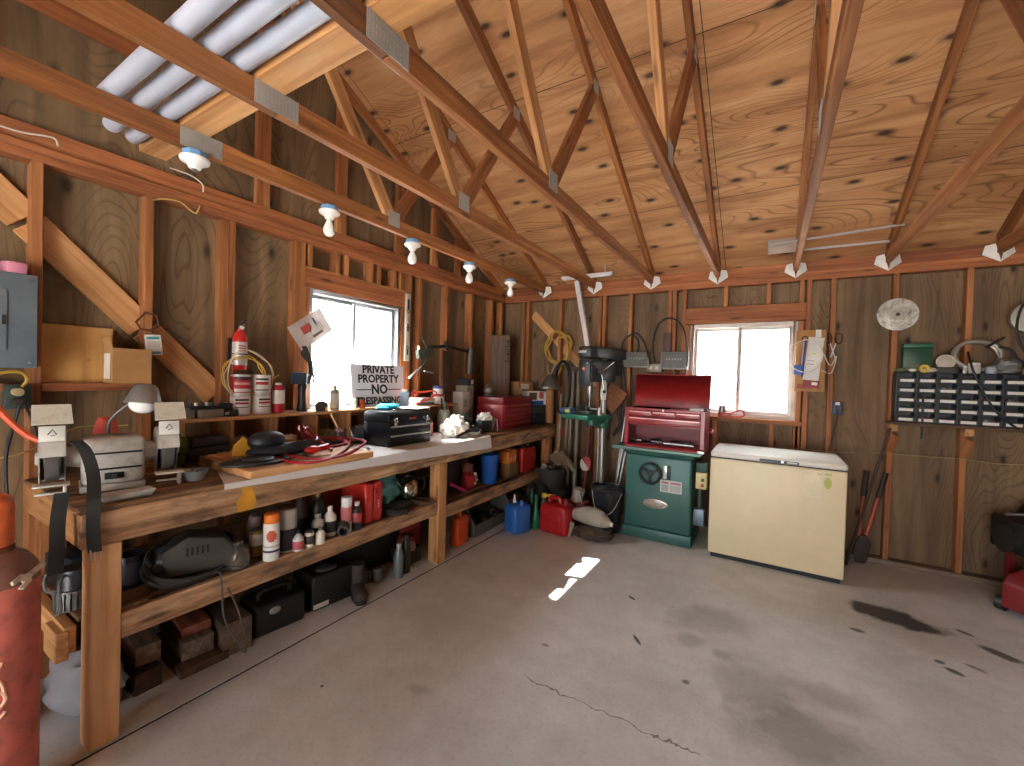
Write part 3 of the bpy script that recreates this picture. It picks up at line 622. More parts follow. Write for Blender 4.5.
# paint tray / flat grey tray in front of the grinder
def tray(name, lab, c, sx, sy, h, m, rz=0, th=.004, slope=.012):
    g = G(); o = [(-sx/2, -sy/2), (sx/2, -sy/2), (sx/2, sy/2), (-sx/2, sy/2)]; b = [(x*(1-2*slope/sx), y*(1-2*slope/sy)) for x, y in o]; i = [(x*(1-2*th/sx), y*(1-2*th/sy)) for x, y in o]; ib = [(x*(1-2*th/sx), y*(1-2*th/sy)) for x, y in b]
    vs = [(x, y, 0) for x, y in b]+[(x, y, h) for x, y in o]+[(x, y, h) for x, y in i]+[(x, y, th) for x, y in ib]
    g.add(vs, [(3, 2, 1, 0)]+[(k, (k+1) % 4, 4+(k+1) % 4, 4+k) for k in range(4)]+[(4+k, 4+(k+1) % 4, 8+(k+1) % 4, 8+k) for k in range(4)]+[(8+k, 8+(k+1) % 4, 12+(k+1) % 4, 12+k) for k in range(4)]+[(12, 13, 14, 15)])
    return tag(g.build(name, m, loc=c, rot=(0, 0, rz), bevel=.001, seg=1), lab, 'tray')
tray('tray', 'shallow pale grey tray at the bench edge before the grinder', (-2.165, .645, .906), .075, .17, .028, pm('bdbab3', .5, grime=.3), .05)
p = atZ(190, 482, .906); t = thing('parts_dish', 'round grey dish of small metal bits on the bench', 'dish', (p.x-.03, p.y+.03, .906))
G().lathe([(.03, 0), (.036, 0), (.052, .042), (.054, .046), (.05, .046), (.034, .006), (0, .004)], n=26).build('dish', pm('8d9a9a', .45), t)
rnd = random.Random(3)
for k in range(7):
    a = rnd.uniform(0, 6.28); o_ = G().bar((.028*math.cos(a), .028*math.sin(a), .03), (.012*math.cos(a+2), .012*math.sin(a+2), .046+.01*rnd.random()), .006, .005).build('metal_bit', DSTEEL if k % 2 else STEEL, t); loose(o_, t, 'small metal bit lying in the round grey dish on the bench', 'metal bit', 'metal bits in the grey dish')
# red funnel-like oil can behind the grinder, green bottle
p = V((-2.60, .70, .906)); t = thing('gas_can', 'small faded red plastic can behind the grinder', 'can', p, .3)
g = G(); g.box((-.06, -.05, 0), (.06, .05, .20)); g.build('can_body', pm('c2473c', .5), t, bevel=.02, seg=3); g = G(); g.prism([(-.055, 0), (.055, 0), (.03, .075), (-.015, .09), (-.035, .06)], .05, TR(0, .025, .20) @ RX(PI/2)); g.build('can_handle', pm('cf5b4c', .5), t, bevel=.008)
def bottle(name, lab, cat, p, prof, m, capm=None, caph=.02, capr=.012, group=None, band=None, n=24):
    t = thing(name, lab, cat, p, random.Random(lab).uniform(-.4, .4), group); G().lathe(prof, n=n).build('bottle_body', m, t)
    if capm: z = prof[-1][1]; G().lathe([(capr, z-.006), (capr*1.04, z), (capr*1.04, z+caph-.003), (capr*.9, z+caph), (0, z+caph)], n=n).build('cap', capm, t)
    if band:
        z0, z1, r, bm = band; G().lathe([(r+.0006, z0), (r+.0012, z0+.001), (r+.0012, z1-.001), (r+.0006, z1)], n=n, caps=False).build('paper_label', bm, t)
    return t
p = atZ(186, 478, .906); p = V((-2.64, 1.0, .906))
bottle('green_bottle', 'round green plastic bottle beside the right grinding wheel', 'bottle', p, [(.03, 0), (.034, .006), (.034, .05), (.026, .07), (.05, .10), (.056, .14), (.05, .19), (.03, .215), (.014, .225), (.014, .235)], pm('7fb878', .15, trans=.7), pm('3d6e3f', .4), .02, .016).scale = (.74,)*3
# ---- wooden board with tool bag, bowl, yellow square and red cables
o = lumber('board', (-2.24, 1.06, .9335), (-2.24, 1.78, .9335), .37, .036, W_PALE); o.location.x -= .0; tag(o, 'thick pale wooden board lying on the white sheet under the black tools', 'board')
o = G().box((-.12, -.16, 0), (.12, .16, .05)).build('wooden_box_lid', W_BENCH, loc=(-2.52, 1.24, .906), bevel=.004); tag(o, 'reddish brown wooden slab on the bench against the cubbies', 'slab')
BD = .953
g = G(); g.prism([(.15*math.cos(a*PI/12)*(1.0 if math.cos(a*PI/12) < 0 else 1.15), .105*math.sin(a*PI/12)) for a in range(24)], .012); g.lathe([(.07, .012), (.075, .02), (.06, .026), (0, .026)], TR(.02, 0, 0), 24)
t_ = tag(g.build('rubber_tray', pm('25272b', .55), loc=(-2.24, 1.17, BD), rot=(0, 0, 1.4), bevel=.003), 'flat black rubber tray at the front of the wooden board', 'tray')
t = thing('tool_bag', 'black padded tool case lying half open on the wooden board', 'bag', (-2.33, 1.38, BD), 1.45)
g = G(); g.ball((0, 0, .035), (.19, .085, .035), 28, 10, .12, 5, 3, .0); g.build('case_body', pm('24272c', .6), t)
g = G(); g.ball((-.08, .03, .085), (.095, .07, .055), 24, 12, .1, 5, 7, .04); g.build('case_lid', pm('1d2025', .45), t)
g = G(); ribbon(g, [(-.05, -.07, .05), (.05, -.10, .075), (.15, -.06, .06), (.2, .02, .07)], .03, .006, (0, 0, 1)); g.build('carry_strap', BLACK, t)
g = G(); ribbon(g, [(-.02, -.12, .012), (.03, -.14, .02), (.05, -.17, .002), (.04, -.185, -.028), (.06, -.2, -.034)], .012, .003, (1, 0, 0)); g.build('loose_strap', BLACK, t)
g = G(); g.prism([(-.06, 0), (.055, .0), (.045, .055), (-.005, .105), (-.05, .06)], .035, RX(PI/2)); tag(g.build('yellow_block', pm('d9a01d', .5), loc=(-2.47, 1.235, .957), rot=(0, -.0, 1.2), bevel=.004), 'yellow plastic wedge standing behind the black tool case', 'wedge')
t = thing('jumper_cable', 'red jumper cables coiled loosely on the white sheet beside the case', 'cable', (-2.3, 1.7, BD))
for q in ([(262, 448, .97), (285, 455, .966), (315, 459, .962), (340, 456, .96), (356, 449, .96), (366, 442, .958), (356, 439, .96), (335, 438, .965), (318, 440, .975), (308, 434, 1.04), (303, 427, 1.07), (299, 426, 1.075), (299, 431, 1.06), (306, 440, 1.0), (318, 447, .97), (335, 446, .962), (350, 442, .96)],
          [(256, 452, .966), (275, 458, .962), (300, 463, .96), (325, 460, .96), (342, 452, .96), (349, 444, .965), (338, 439, .97), (322, 438, .975), (312, 441, .98), (305, 431, 1.06), (308, 428, 1.07), (314, 436, 1.02), (322, 443, .97), (332, 450, .962)]):
    pts = [atZ(*w) for w in q]
    G(TR(-V(t.location))).tube(spline(pts, 7), .0075, 8).build('cable', pm('a5202c', .4), t)
for k, (q, m) in enumerate((((-2.2, 1.47, BD+.02), pm('c8271f', .35)),)):
    g = G(TR(V(q)-V(t.location))); g.ball((0, 0, .012), (.03, .05, .022), 14, 8); g.bar((0, .04, .012), (0, .10, .02), .02, .03); g.build('clamp', m, t)
# ---- black two-drawer tool box
t = thing('tool_box', 'black steel tool box with two drawers and chrome latches on the bench', 'tool box', (-2.245, 2.282, .913), PI/2-.02)
w, d, h = .42, .265, .245; BK = pm('15171c', .38, .3)
g = G(); g.box((-w/2, 0, 0), (w/2, d, .165)); g.build('box_body', BK, t, bevel=.006)
g = G(); P = [(0, .168), (0, .225), (.03, h), (d-.03, h), (d, .225), (d, .168)]; g.prism(P, w, TR(-w/2, 0, 0) @ Matrix(((0, 0, 1, 0), (1, 0, 0, 0), (0, 1, 0, 0), (0, 0, 0, 1)))); lid = g.build('lid', BK, t, bevel=.004)
G().tube(spline([(-.07, d/2, h+.002), (-.065, d/2-.03, h+.004), (.065, d/2-.03, h+.004), (.07, d/2, h+.002)], 4), .004).build('carry_handle', CHROME, lid)
for z in (.085, .02):
    g = G(); g.box((-w/2+.012, -.006, z), (w/2-.012, .002, z+.062)); dr = g.build('drawer', BK, t, bevel=.003); G().box((-w/2+.014, -.014, z+.05), (w/2-.014, -.005, z+.062)).build('drawer_pull', STEEL, dr, bevel=.002)
for x in (-.15, .16):
    g = G(); g.box((x-.014, -.012, .148), (x+.014, 0, .205)); g.cyl((x-.016, -.014, .178), (x+.016, -.014, .178), .006, n=10); g.build('latch', CHROME, t, bevel=.003)
G().box((-.02, -.004, .185), (.05, -.001, .2)).build('badge', pm('b03535', .4), t); 
# things on top of the black box
g = G(); g.ball((0, 0, .012), (.06, .10, .024), 22, 12, .35, 6, 4, 0); tag(g.build('glove', pm('35b6d6', .5), loc=(-2.44, 2.24, 1.166)), 'bright blue crumpled glove on top of the black tool box', 'glove')
g = G(); g.sheet(lambda u, v: (-.09+.18*u, -.1+.2*v, .006+.006*noise.noise(V((u*4, v*4, 0)))), 12, 12, .003); tag(g.build('paper_towel', pm('ece8e2', .8), loc=(-2.34, 2.4, 1.166), rot=(0, 0, .2)), 'white paper spread on the tool box lid beside the glove', 'paper')
# ---- rags and clutter in the window light
def rag(lab, p, r, amp, m, seed, rz=0, name='rag'):
    g = G(); g.ball((0, 0, r[2]*.55), r, 36, 20, amp, 7, seed, 0); return tag(g.build(name, m, loc=p, rot=(0, 0, rz)), lab, 'rag')
rag('white cloth rag heaped on the bench in bright window light', (-2.27, 2.83, .913), (.10, .13, .10), .55, pm('f0ede6', .9, var=.04), 5)
rag('flattened white rag at the right end of the white sheet', (-2.24, 3.0, .913), (.09, .10, .045), .5, pm('ebe8e2', .9, var=.04), 9)
g = G(); g.tube(spline([(-2.18, 2.72, .92), (-2.15, 2.86, .965), (-2.16, 3.02, .95), (-2.2, 3.12, .92)]), .013); g.tube(spline([(-2.22, 2.78, .93), (-2.18, 2.92, .985), (-2.18, 3.06, .96), (-2.24, 3.16, .92)]), .011); tag(g.build('hose', BLACK), 'short black hose lying over the white rags', 'hose')
t = thing('router_tool', 'dark grey power tool under a white rag standing on the bench before the red chest', 'power tool', (-2.30, 3.30, .906), 1.2)
g = G(); g.box((-.07, -.06, 0), (.05, .06, .11)); g.build('tool_body', pm('2f3138', .5), t, bevel=.012); g = G(); g.cyl((.03, 0, .0), (.09, 0, .13), .055, .04, 18); g.build('motor', pm('857e70', .5, .3), t); g = G(); g.ball((0, 0, .13), (.07, .06, .05), 24, 14, .5, 7, 12); loose(g.build('rag', pm('ece9e2', .9), t), t, 'white rag heaped on top of the dark grey power tool', 'rag')
g = G(); g.cyl((.12, -.05, .0), (.13, -.02, .115), .006); g.build('lever', STEEL, t)
# ---- red machinist chest, cases and cartons at the bench end
t = thing('tool_chest', 'red machinist tool chest with five drawers on the bench near the corner', 'tool chest', (-2.245, 3.83, .906), PI/2)
w, d, h = .60, .31, .315; RC = pm('8e1b22', .4, coat=.3)
g = G(); g.box((-w/2, 0, 0), (w/2, d, h-.07)); g.build('chest_body', RC, t, bevel=.005); g = G(); g.box((-w/2-.003, -.003, h-.068), (w/2+.003, d, h)); g.build('lid', pm('7c1a22', .4, coat=.3), t, bevel=.008)
for i in range(5):
    z = .012+i*.046; g = G(); g.box((-w/2+.02, -.008, z), (w/2-.02, 0, z+.042)); dr = g.build('drawer', RC, t, bevel=.002); G().box((-w/2+.03, -.014, z+.03), (w/2-.03, -.007, z+.037)).build('drawer_pull', pm('b06a6a', .4, .5), dr)
def carton(name, lab, p, s, rz, m, label=None, open_=False, cat='box'):
    t = thing(name, lab, cat, p, rz); x, y, z = s; th = .004
    if open_:
        g = G(); 
        for a, b in (((-x/2, -y/2, 0), (x/2, -y/2+th, z)), ((-x/2, y/2-th, 0), (x/2, y/2, z)), ((-x/2, -y/2+th, 0), (-x/2+th, y/2-th, z)), ((x/2-th, -y/2+th, 0), (x/2, y/2-th, z)), ((-x/2+th, -y/2+th, 0), (x/2-th, y/2-th, th))): g.box(a, b)
        g.build('carton_body', m, t)
    else: G().box((-x/2, -y/2, 0), (x/2, y/2, z)).build('carton_body', m, t, bevel=.002, seg=1)
    for (face, u0, v0, u1, v1, lm) in (label or []):
        e = .0006
        if face == 'F': b = ((u0*x-x/2, -y/2-e, v0*z), (u1*x-x/2, -y/2+e, v1*z))
        elif face == 'R': b = ((x/2-e, u0*y-y/2, v0*z), (x/2+e, u1*y-y/2, v1*z))
        elif face == 'L': b = ((-x/2-e, u0*y-y/2, v0*z), (-x/2+e, u1*y-y/2, v1*z))
        else: b = ((u0*x-x/2, v0*y-y/2, z-e), (u1*x-x/2, v1*y-y/2, z+e))
        G().box(*b).build('printed_panel', lm, t)
    return t
t = thing('tool_case', 'black plastic tool case stack on the bench corner under the blue carton', 'case', (-2.26, 4.33, .906), PI/2-.55)
G().box((-.15, -.1, 0), (.15, .1, .11)).build('lower_case', pm('1d1e1f', .5), t, bevel=.008); G().box((-.15, -.1, .112), (.15, .1, .215)).build('upper_case', pm('232425', .5), t, bevel=.008)
for x in (-.08, .08): G().box((x-.018, -.107, .085), (x+.018, -.1, .13)).build('latch', BLACK, t, bevel=.002)
carton('printed_carton', 'white and blue printed carton on the black tool cases', (-2.30, 4.31, 1.124), (.27, .16, .15), PI/2-.7, pm('d8d5cf', .6), [('F', .0, .0, .75, .3, pm('27488f', .5)), ('F', .1, .35, .45, .9, pm('5b3a2a', .6)), ('F', .55, .45, .75, .95, pm('b64b52', .5)), ('R', .1, .1, .9, .9, pm('a9b0b2', .5))])
p = V((-2.62, 4.24, .906)); carton('cardboard_box', 'brown cardboard box standing behind the red chest near the corner', (-2.52, 4.36, .906), (.24, .16, .47), PI/2-.3, CARD, [('F', .15, .82, .7, .95, pm('d8d0c4', .6)), ('F', .05, .70, .22, .84, pm('cbb9a2', .6))])
o = lumber('standing_plank', (-2.62, 4.05, .906), (-2.66, 4.09, 1.9), .22, .045, W_PLANK, None, (.6, -.8, 0)); tag(o, 'dark brown plank with black lettering standing behind the red chest', 'plank')
# black lettering down the plank's right edge (unreadable stencil strokes)
g = G(); M = o.matrix_basis
for k, (u, v, lu, lv) in enumerate(((.93, -.085, .012, .05), (.905, -.085, .04, .012), (.87, -.085, .012, .05), (.84, -.07, .012, .02), (.80, -.085, .05, .012), (.775, -.085, .012, .05), (.73, -.09, .06, .012), (.70, -.075, .012, .05))):
    g.box((u-lu/2, v-lv/2-.0, .0225), (u+lu/2, v+lv/2, .0232))
st = g.build('stencil_lettering', pm('151210', .7), o)
# ---- things on and around the wall shelf
ST = 1.1555
def paint_can(lab, p, r, h, group, stripe, lidm=STEEL):
    t = thing('paint_can', lab, 'paint can', p, random.Random(lab).uniform(-.3, .3), group)
    G().lathe([(r, 0), (r*1.03, .003), (r*1.03, .006), (r, .009), (r, h-.008), (r*1.03, h-.006), (r*1.03, h)], n=28).build('can_body', pm('cfcbc6', .35, .35), t)
    G().lathe([(0, h-.002), (r*.9, h-.002), (r*.9, h+.002), (r*.8, h+.002), (r*.78, h-.001)][::-1], n=28, caps=False).build('can_lid', lidm, t)
    G().lathe([(r+.0005, h*.1), (r+.0012, h*.11), (r+.0012, h*.9), (r+.0005, h*.91)], n=28, caps=False).build('paper_label', stripe[0], t)
    for k, (z0, z1, m) in enumerate(stripe[1]):
        g = G(); n = 10; a0, a1 = stripe[2]
        for i in range(n):
            A, B = a0+(a1-a0)*i/n, a0+(a1-a0)*(i+1)/n; q = r+.0016
            g.add([(q*math.cos(A), q*math.sin(A), h*z0), (q*math.cos(B), q*math.sin(B), h*z0), (q*math.cos(B), q*math.sin(B), h*z1), (q*math.cos(A), q*math.sin(A), h*z1)], [(0, 1, 2, 3)])
        g.build('label_print', m, t)
    return t
LW = pm('ddd8d2', .5); LR = pm('b32a2c', .45); LK = pm('3a2a2a', .5)
pr_ = [(.72, .82, LK), (.55, .66, LR), (.38, .42, LK)]
y1, y2 = 1.335, 1.455
paint_can('white paint can, lower one of the left pair on the shelf', (-2.72, y1, ST), .052, .118, 'stacked paint cans on the wall shelf', (LW, pr_, (-.9, .5)))
paint_can('red and white paint can, upper one of the left pair on the shelf', (-2.72, y1, ST+.122), .052, .118, 'stacked paint cans on the wall shelf', (LR, [(.15, .3, LW), (.5, .62, pm('d9a3a0', .5)), (.75, .9, LK)], (-1.2, .8)))
paint_can('white paint can, lower one of the right pair on the shelf', (-2.72, y2, ST), .052, .118, 'stacked paint cans on the wall shelf', (LW, pr_, (-.9, .5)))
paint_can('white paint can, upper one of the right pair on the shelf', (-2.72, y2, ST+.122), .052, .118, 'stacked paint cans on the wall shelf', (LW, [(.74, .84, LK), (.5, .66, LR), (.2, .26, LK)], (-.9, .5)))
bottle('red_bottle', 'red and white tall can beside the paint cans on the shelf', 'can', (-2.71, 1.56, ST), [(.033, 0), (.035, .004), (.035, .155), (.03, .172), (.018, .18)], pm('b71f2d', .35), pm('d4cfc8', .4), .012, .02, None, (.06, .145, .035, pm('d8cfc9', .5)))
# caulking-gun-like black brush hanging against the stud
t = thing('air_tool', 'black and blue long handled tool standing on the shelf left of the window', 'tool', (-2.72, 1.73, ST))
G().lathe([(.03, 0), (.034, .01), (.026, .06), (.024, .13), (.03, .17), (.02, .19)], n=18).build('tool_handle', pm('17171c', .45), t); G().cbox((0, -.03, .225), (.05, .1, .08)).build('tool_head', pm('2b3a4d', .5), t, bevel=.015); G().cyl((0, .01, .18), (.0, .02, .255), .016, n=12).build('tool_barrel', pm('b9c2c8', .4, .5), t)
# dark junk on the left of the shelf
for k, (y, s, m, lab) in enumerate(((1.05, (.07, .05, .06), pm('6a6156', .7), 'small grey tin on the shelf, left end'), (1.15, (.10, .12, .045), pm('827868', .7), 'dusty flat grey box on the shelf'),)):
    o = G().box((-s[0]/2, -s[1]/2, 0), (s[0]/2, s[1]/2, s[2])).build('small_box', m, loc=(-2.69, y, ST), bevel=.003); tag(o, lab, 'box')
t = thing('battery_charger', 'black tool battery charger on the shelf beside the dusty box', 'charger', (-2.70, 1.245, ST), PI/2); G().box((-.05, -.04, 0), (.05, .04, .035)).build('charger_base', BLACK, t, bevel=.006); G().box((-.035, -.025, .035), (.03, .03, .075)).build('battery', pm('25262b', .5), t, bevel=.006); G().box((-.02, -.042, .01), (.0, -.039, .025)).build('display', pm('aebcc2', .3), t)
t = thing('socket_set', 'open black socket tray lying on the dusty box', 'socket set', (-2.69, 1.12, ST+.046), PI/2); G().box((-.07, -.04, 0), (.07, .04, .018)).build('socket_tray', BLACK, t, bevel=.003)
for k in range(5): G().cyl((-.055+k*.027, 0, .018), (-.055+k*.027, 0, .036), .009, n=12).build('socket', STEEL if k % 2 else DSTEEL, t)
# in the cubbies
CF = .9235
def cub(name, lab, cat, y, s, m, x=-2.69, rz=0, bev=.004): o = G().box((-s[0]/2, -s[1]/2, 0), (s[0]/2, s[1]/2, s[2])).build(name, m, loc=(x, y, CF), rot=(0, 0, rz), bevel=bev); return tag(o, lab, cat)
cub('black_case', 'long black case in the leftmost cubby under the shelf', 'case', 1.13, (.15, .2, .075), pm('26262d', .5))
cub('black_case', 'slim dark blue case on top of the black case in the leftmost cubby', 'case', 1.14, (.13, .17, .05), pm('2c3345', .5)).location.z += .076
cub('wood_block', 'pair of pale wooden blocks in the leftmost cubby', 'block', 1.19, (.03, .05, .04), pm('b99c78', .7), -2.60)
cub('tin', 'grey tin in the second cubby behind the yellow wedge', 'tin', 1.31, (.07, .07, .11), pm('807c78', .5))
t = thing('yellow_tub', 'yellow tub holding a white cloth in the third cubby', 'tub', (-2.66, 1.60, CF)); G().lathe([(.045, 0), (.05, .004), (.052, .065), (.05, .065), (.045, .01), (0, .008)], n=20).build('tub', pm('bf8f2a', .5), t); loose(G().ball((0, 0, .068), (.05, .05, .025), 16, 10, .4, 6, 2).build('rag', pm('d8d2c6', .9), t), t, 'white cloth stuffed into the yellow tub in the cubby', 'cloth')
rag('grey crumpled cloth in the cubby right of the yellow tub', (-2.68, 1.90, CF), (.05, .07, .06), .4, pm('8b8174', .9), 21)
bottle('jar', 'lavender jar with white lid in the fourth cubby', 'jar', (-2.66, 1.985, CF), [(.034, 0), (.036, .004), (.036, .07), (.03, .078)], pm('8c86a8', .4), pm('d9d6dc', .4), .018, .033)
cub('tin', 'blue grey oil tin in the wide cubby under the window', 'tin', 2.17, (.06, .09, .10), pm('8c9aa3', .45)); bottle('small_jar', 'tiny white jar beside the blue grey tin', 'jar', (-2.61, 2.22, CF), [(.02, 0), (.022, .003), (.022, .03), (.018, .035)], WHITE, WHITE, .01, .017)
t = thing('tape_roll', 'yellow roll of tape lying in the cubby beside the tool box', 'tape', (-2.64, 2.38, CF)); G().lathe([(.025, 0), (.05, 0), (.05, .035), (.025, .035), (.025, 0)], n=24, caps=False).build('roll', pm('c9a722', .5), t)
# on the shelf under the window
t = thing('tape_measure', 'black and yellow tape measure on the shelf under the window', 'tape measure', (-2.66, 1.835, ST), 1.2); g = G(); g.prism([(-.035, 0), (.035, 0), (.04, .02), (.035, .055), (.01, .07), (-.02, .068), (-.038, .04)], .04, TR(0, .02, 0) @ RX(PI/2)); g.build('case', pm('2b2a24', .5), t, bevel=.006); G().box((.02, -.021, .0), (.041, .021, .03)).build('mouth', pm('d7a91d', .5), t, bevel=.003)
bottle('spray_can', 'yellow topped spray can on the shelf under the window', 'spray can', (-2.68, 1.955, ST), [(.03, 0), (.032, .004), (.032, .13), (.026, .145), (.014, .15)], pm('8a8476', .4, .3), pm('c9b862', .5), .025, .012, None, (.015, .12, .032, pm('b9b6ab', .5)))
bottle('small_bottle', 'small clear bottle on the sill shelf left of the red capped one', 'bottle', (-2.68, 2.13, ST), [(.016, 0), (.018, .003), (.018, .05), (.012, .06)], pm('c9cfd2', .3), WHITE, .016, .012)
bottle('small_bottle', 'small orange and red bottle on the sill shelf beside the sign', 'bottle', (-2.68, 2.2, ST), [(.02, 0), (.022, .003), (.022, .025), (.012, .04), (.02, .05)], pm('cf5b38', .4), pm('c33a2a', .4), .014, .015)
# PRIVATE PROPERTY sign leaning against the window
t = thing('warning_sign', 'white PRIVATE PROPERTY NO TRESPASSING sign leaning against the window', 'sign', (-2.705, 2.395, ST), PI/2)
SW, SH = .54, .34; G().box((-SW/2, -.003, 0), (SW/2, .0, SH)).build('board', pm('dcd9e0', .5, var=.03), t, rot=(-.10, 0, 0))
INK = pm('1a1a1e', .6)
for s_, z, sz, bo in (('PRIVATE', .30, .088, .003), ('PROPERTY', .225, .088, .003), ('NO', .14, .105, .004), ('TRESPASSING', .05, .078, .003)):
    q = text('lettering', s_, sz, INK, t, (0, -.0045+z*.0998, z*.995), (PI/2-.10, 0, 0), bold=bo, sx=1.0)
for x0, x1 in ((-.225, -.085), (.085, .225)): G().box((x0, -.0045, .136), (x1, -.0028, .144)).build('printed_rule', INK, t, rot=(-.10, 0, 0))
bottle('blue_can', 'pale blue can with white cap at the sign corner on the shelf', 'can', (-2.60, 2.56, ST), [(.035, 0), (.037, .004), (.037, .115), (.03, .125)], pm('a9c4dc', .4), WHITE, .02, .022)
# magazine pile, jars, caliper, boxes further along
for k in range(3):
    o = G().box((-.07, -.1, 0), (.07, .1, .022-.004*k)).build('magazine', pm(('4c525d', 'c9c2bd', 'b9a3a2')[k], .6), loc=(-2.70, 2.86+.01*k, ST+.023*k+.0), rot=(0, 0, .1*k-.1), bevel=.002); tag(o, ('dark blue box file lying on the shelf, bottom of the small pile', 'white booklet in the middle of the small pile on the shelf', 'pinkish booklet on top of the small pile on the shelf')[k], 'booklet')
bottle('tub', 'white tub with red rim on the shelf', 'tub', (-2.70, 3.09, ST), [(.055, 0), (.06, .004), (.062, .07), (.06, .075)], pm('d9d2cb', .45), pm('a8393f', .45), .016, .062)
bottle('jar', 'blue and white jar on top of the white tub', 'jar', (-2.70, 3.09, ST+.092), [(.045, 0), (.047, .004), (.047, .05), (.04, .055)], pm('d5d3d6', .4), pm('2f3f7c', .45), .022, .046)
t = thing('hacksaw', 'red framed hacksaw propped on the shelf by the window corner', 'saw', (-2.62, 2.72, ST+.05)); g = G(); g.tube(spline([(0, -.02, .06), (0, .18, .075), (0, .24, .07), (0, .25, .04), (0, .12, -.01), (0, .0, -.03)], 5), .007); g.build('frame', pm('c8402c', .4), t); g = G(); g.ball((0, -.03, .055), (.02, .03, .03), 12, 8); g.build('grip', pm('c8402c', .4), t)
t = thing('swing_arm_lamp', 'black swing arm lamp clamped to the wall right of the window', 'lamp', (-2.79, 2.95, 1.60))
M = TR(-V(t.location))
Q = lambda x, y: atX(x, y, -2.74)
g = G(M); g.bar(Q(426, 348), Q(446, 346), .028, .03); g.bar(Q(446, 346), Q(469, 352), .024, .026); g.build('arm', pm('1c1a19', .5), t, bevel=.003)
g = G(M); g.cyl(Q(446, 341), Q(446, 350), .022); g.build('elbow', BLACK, t)
g = G(M); g.prism([(-.05, -.09), (.03, -.1), (.06, .02), (.02, .12), (-.03, .10)], .04, TR(Q(423, 353)) @ RY(PI/2) @ RZ(.3)); g.tube(spline([Q(422, 338), Q(428, 352), Q(424, 364), Q(418, 370)]), .01); g.build('pivot_bracket', pm('3a4034', .5), t, bevel=.004)
g = G(M); g.bar(Q(421, 367), Q(409, 378), .018, .012); g.bar(Q(424, 371), Q(433, 373), .016, .012); g.bar(Q(418.5, 346), Q(419.5, 354), .012, .02); g.build('spring_rod', pm('c9c6c2', .3, .8), t)
g = G(M); g.cyl(Q(471, 349), Q(469, 374), .05, .04, 18); g.build('lamp_head', pm('57514d', .4, .6), t)
g = G(); a, b = atX(447, 352, -2.77), atX(441, 392, -2.70); g.bar(a, atX(446, 402, -2.68), .14, .02, (1, 0, 0)); tag(g.build('dark_board', W_DARK, bevel=.003), 'dark narrow board leaning on the wall under the swing arm lamp', 'board')
carton('carton', 'beige carton standing on the shelf right of the dark board', (-2.70, 3.50, .906), (.12, .14, .42), PI/2, pm('a39a8b', .7), [('F', .1, .8, .9, .97, pm('8a8276', .7))])
carton('carton', 'lower white carton beside the taller beige one', (-2.63, 3.36, .906), (.12, .12, .36), PI/2, pm('b5afa5', .7), [('F', .15, .6, .7, .8, pm('8a8276', .7))])
carton('carton', 'small black and white carton on top of the beige carton', (-2.70, 3.50, 1.328), (.10, .16, .07), PI/2, pm('2a2a2c', .6), [('F', .5, .2, .95, .85, pm('cfcbc6', .6))])
t = thing('lantern', 'grey dome topped lantern on the red chest', 'lantern', (-2.50, 3.65, 1.222)); G().lathe([(.045, 0), (.048, .008), (.04, .03), (.052, .05), (.05, .075), (.03, .1), (0, .108)], n=24).build('dome', pm('77726c', .4, .5), t); G().tube(spline([(0, -.045, .06), (0, -.03, .12), (0, .03, .12), (0, .045, .06)], 5), .003).build('bail', STEEL, t)
t = thing('glass_jar', 'cloudy glass jar of odds and ends behind the white rags', 'jar', (-2.52, 2.98, .906)); G().lathe([(.06, 0), (.066, .006), (.068, .15), (.055, .19), (.05, .21)], n=24).build('jar_glass', pm('8c8a80', .25, trans=.4), t)
for k, (dx, dy, m) in enumerate(((.0, .02, pm('b3222a', .4)), (.02, -.02, pm('3e5b35', .5)), (-.02, .0, BLACK))): G().cyl((dx, dy, .05), (dx*2, dy*2.4, .27+.02*k), .008).build('screwdriver', m, t)
bottle('red_tub', 'small red tub on the bench beside the black tool box', 'tub', (-2.48, 2.70, .906), [(.05, 0), (.054, .004), (.056, .10), (.05, .105)], pm('8f3a33', .5), pm('a14a40', .5), .014, .054)
t = thing('oil_can', 'dark green oil can behind the white rags', 'can', (-2.46, 3.22, .906)); G().lathe([(.07, 0), (.075, .006), (.075, .11), (.03, .16), (.015, .17)], n=24).build('can_body', pm('3b4a40', .45, .3), t); G().cyl((0, 0, .165), (.06, .02, .25), .006, .003).build('spout', DSTEEL, t)
# ---- fixtures on the left wall
t = thing('electrical_panel', 'grey electrical breaker panel on the left wall at the picture edge', 'breaker panel', (-2.86, .335, 1.61), PI/2)
EP = pm('77838c', .45, .3); G().box((-.175, -.085, -.2), (.175, .0, .2)).build('panel_box', EP, t, bevel=.003); G().box((-.178, -.092, -.203), (.178, -.085, .203)).build('panel_cover', EP, t, bevel=.003)
dr = G().box((-.15, -.097, -.13), (.09, -.091, .13)).build('panel_door', pm('7f8b94', .42, .3), t, bevel=.002); G().box((.075, -.101, -.02), (.087, -.096, .02)).build('door_latch', DSTEEL, dr)
for x in (-.155, .155):
    for z in (-.18, .18): G().cyl((x, -.096, z), (x, -.092, z), .006, n=10).build('screw', pm('d9dbdb', .3, .8), t)
o = G().box((-.05, -.03, 0), (.05, .03, .05)).build('insulation_pad', pm('d2869c', .8), loc=(-2.82, .45, 1.816), rot=(0, .1, .1), bevel=.01); tag(o, 'small pink foam pad lying on top of the breaker panel', 'foam')
t = thing('wall_outlet', 'dark outlet box with plugs on the stud below the breaker panel', 'outlet', (XL+.005, .47, 1.28), PI/2)
G().box((-.04, -.03, -.055), (.04, 0, .055)).build('outlet_box', pm('2d3a35', .5), t, bevel=.004); 
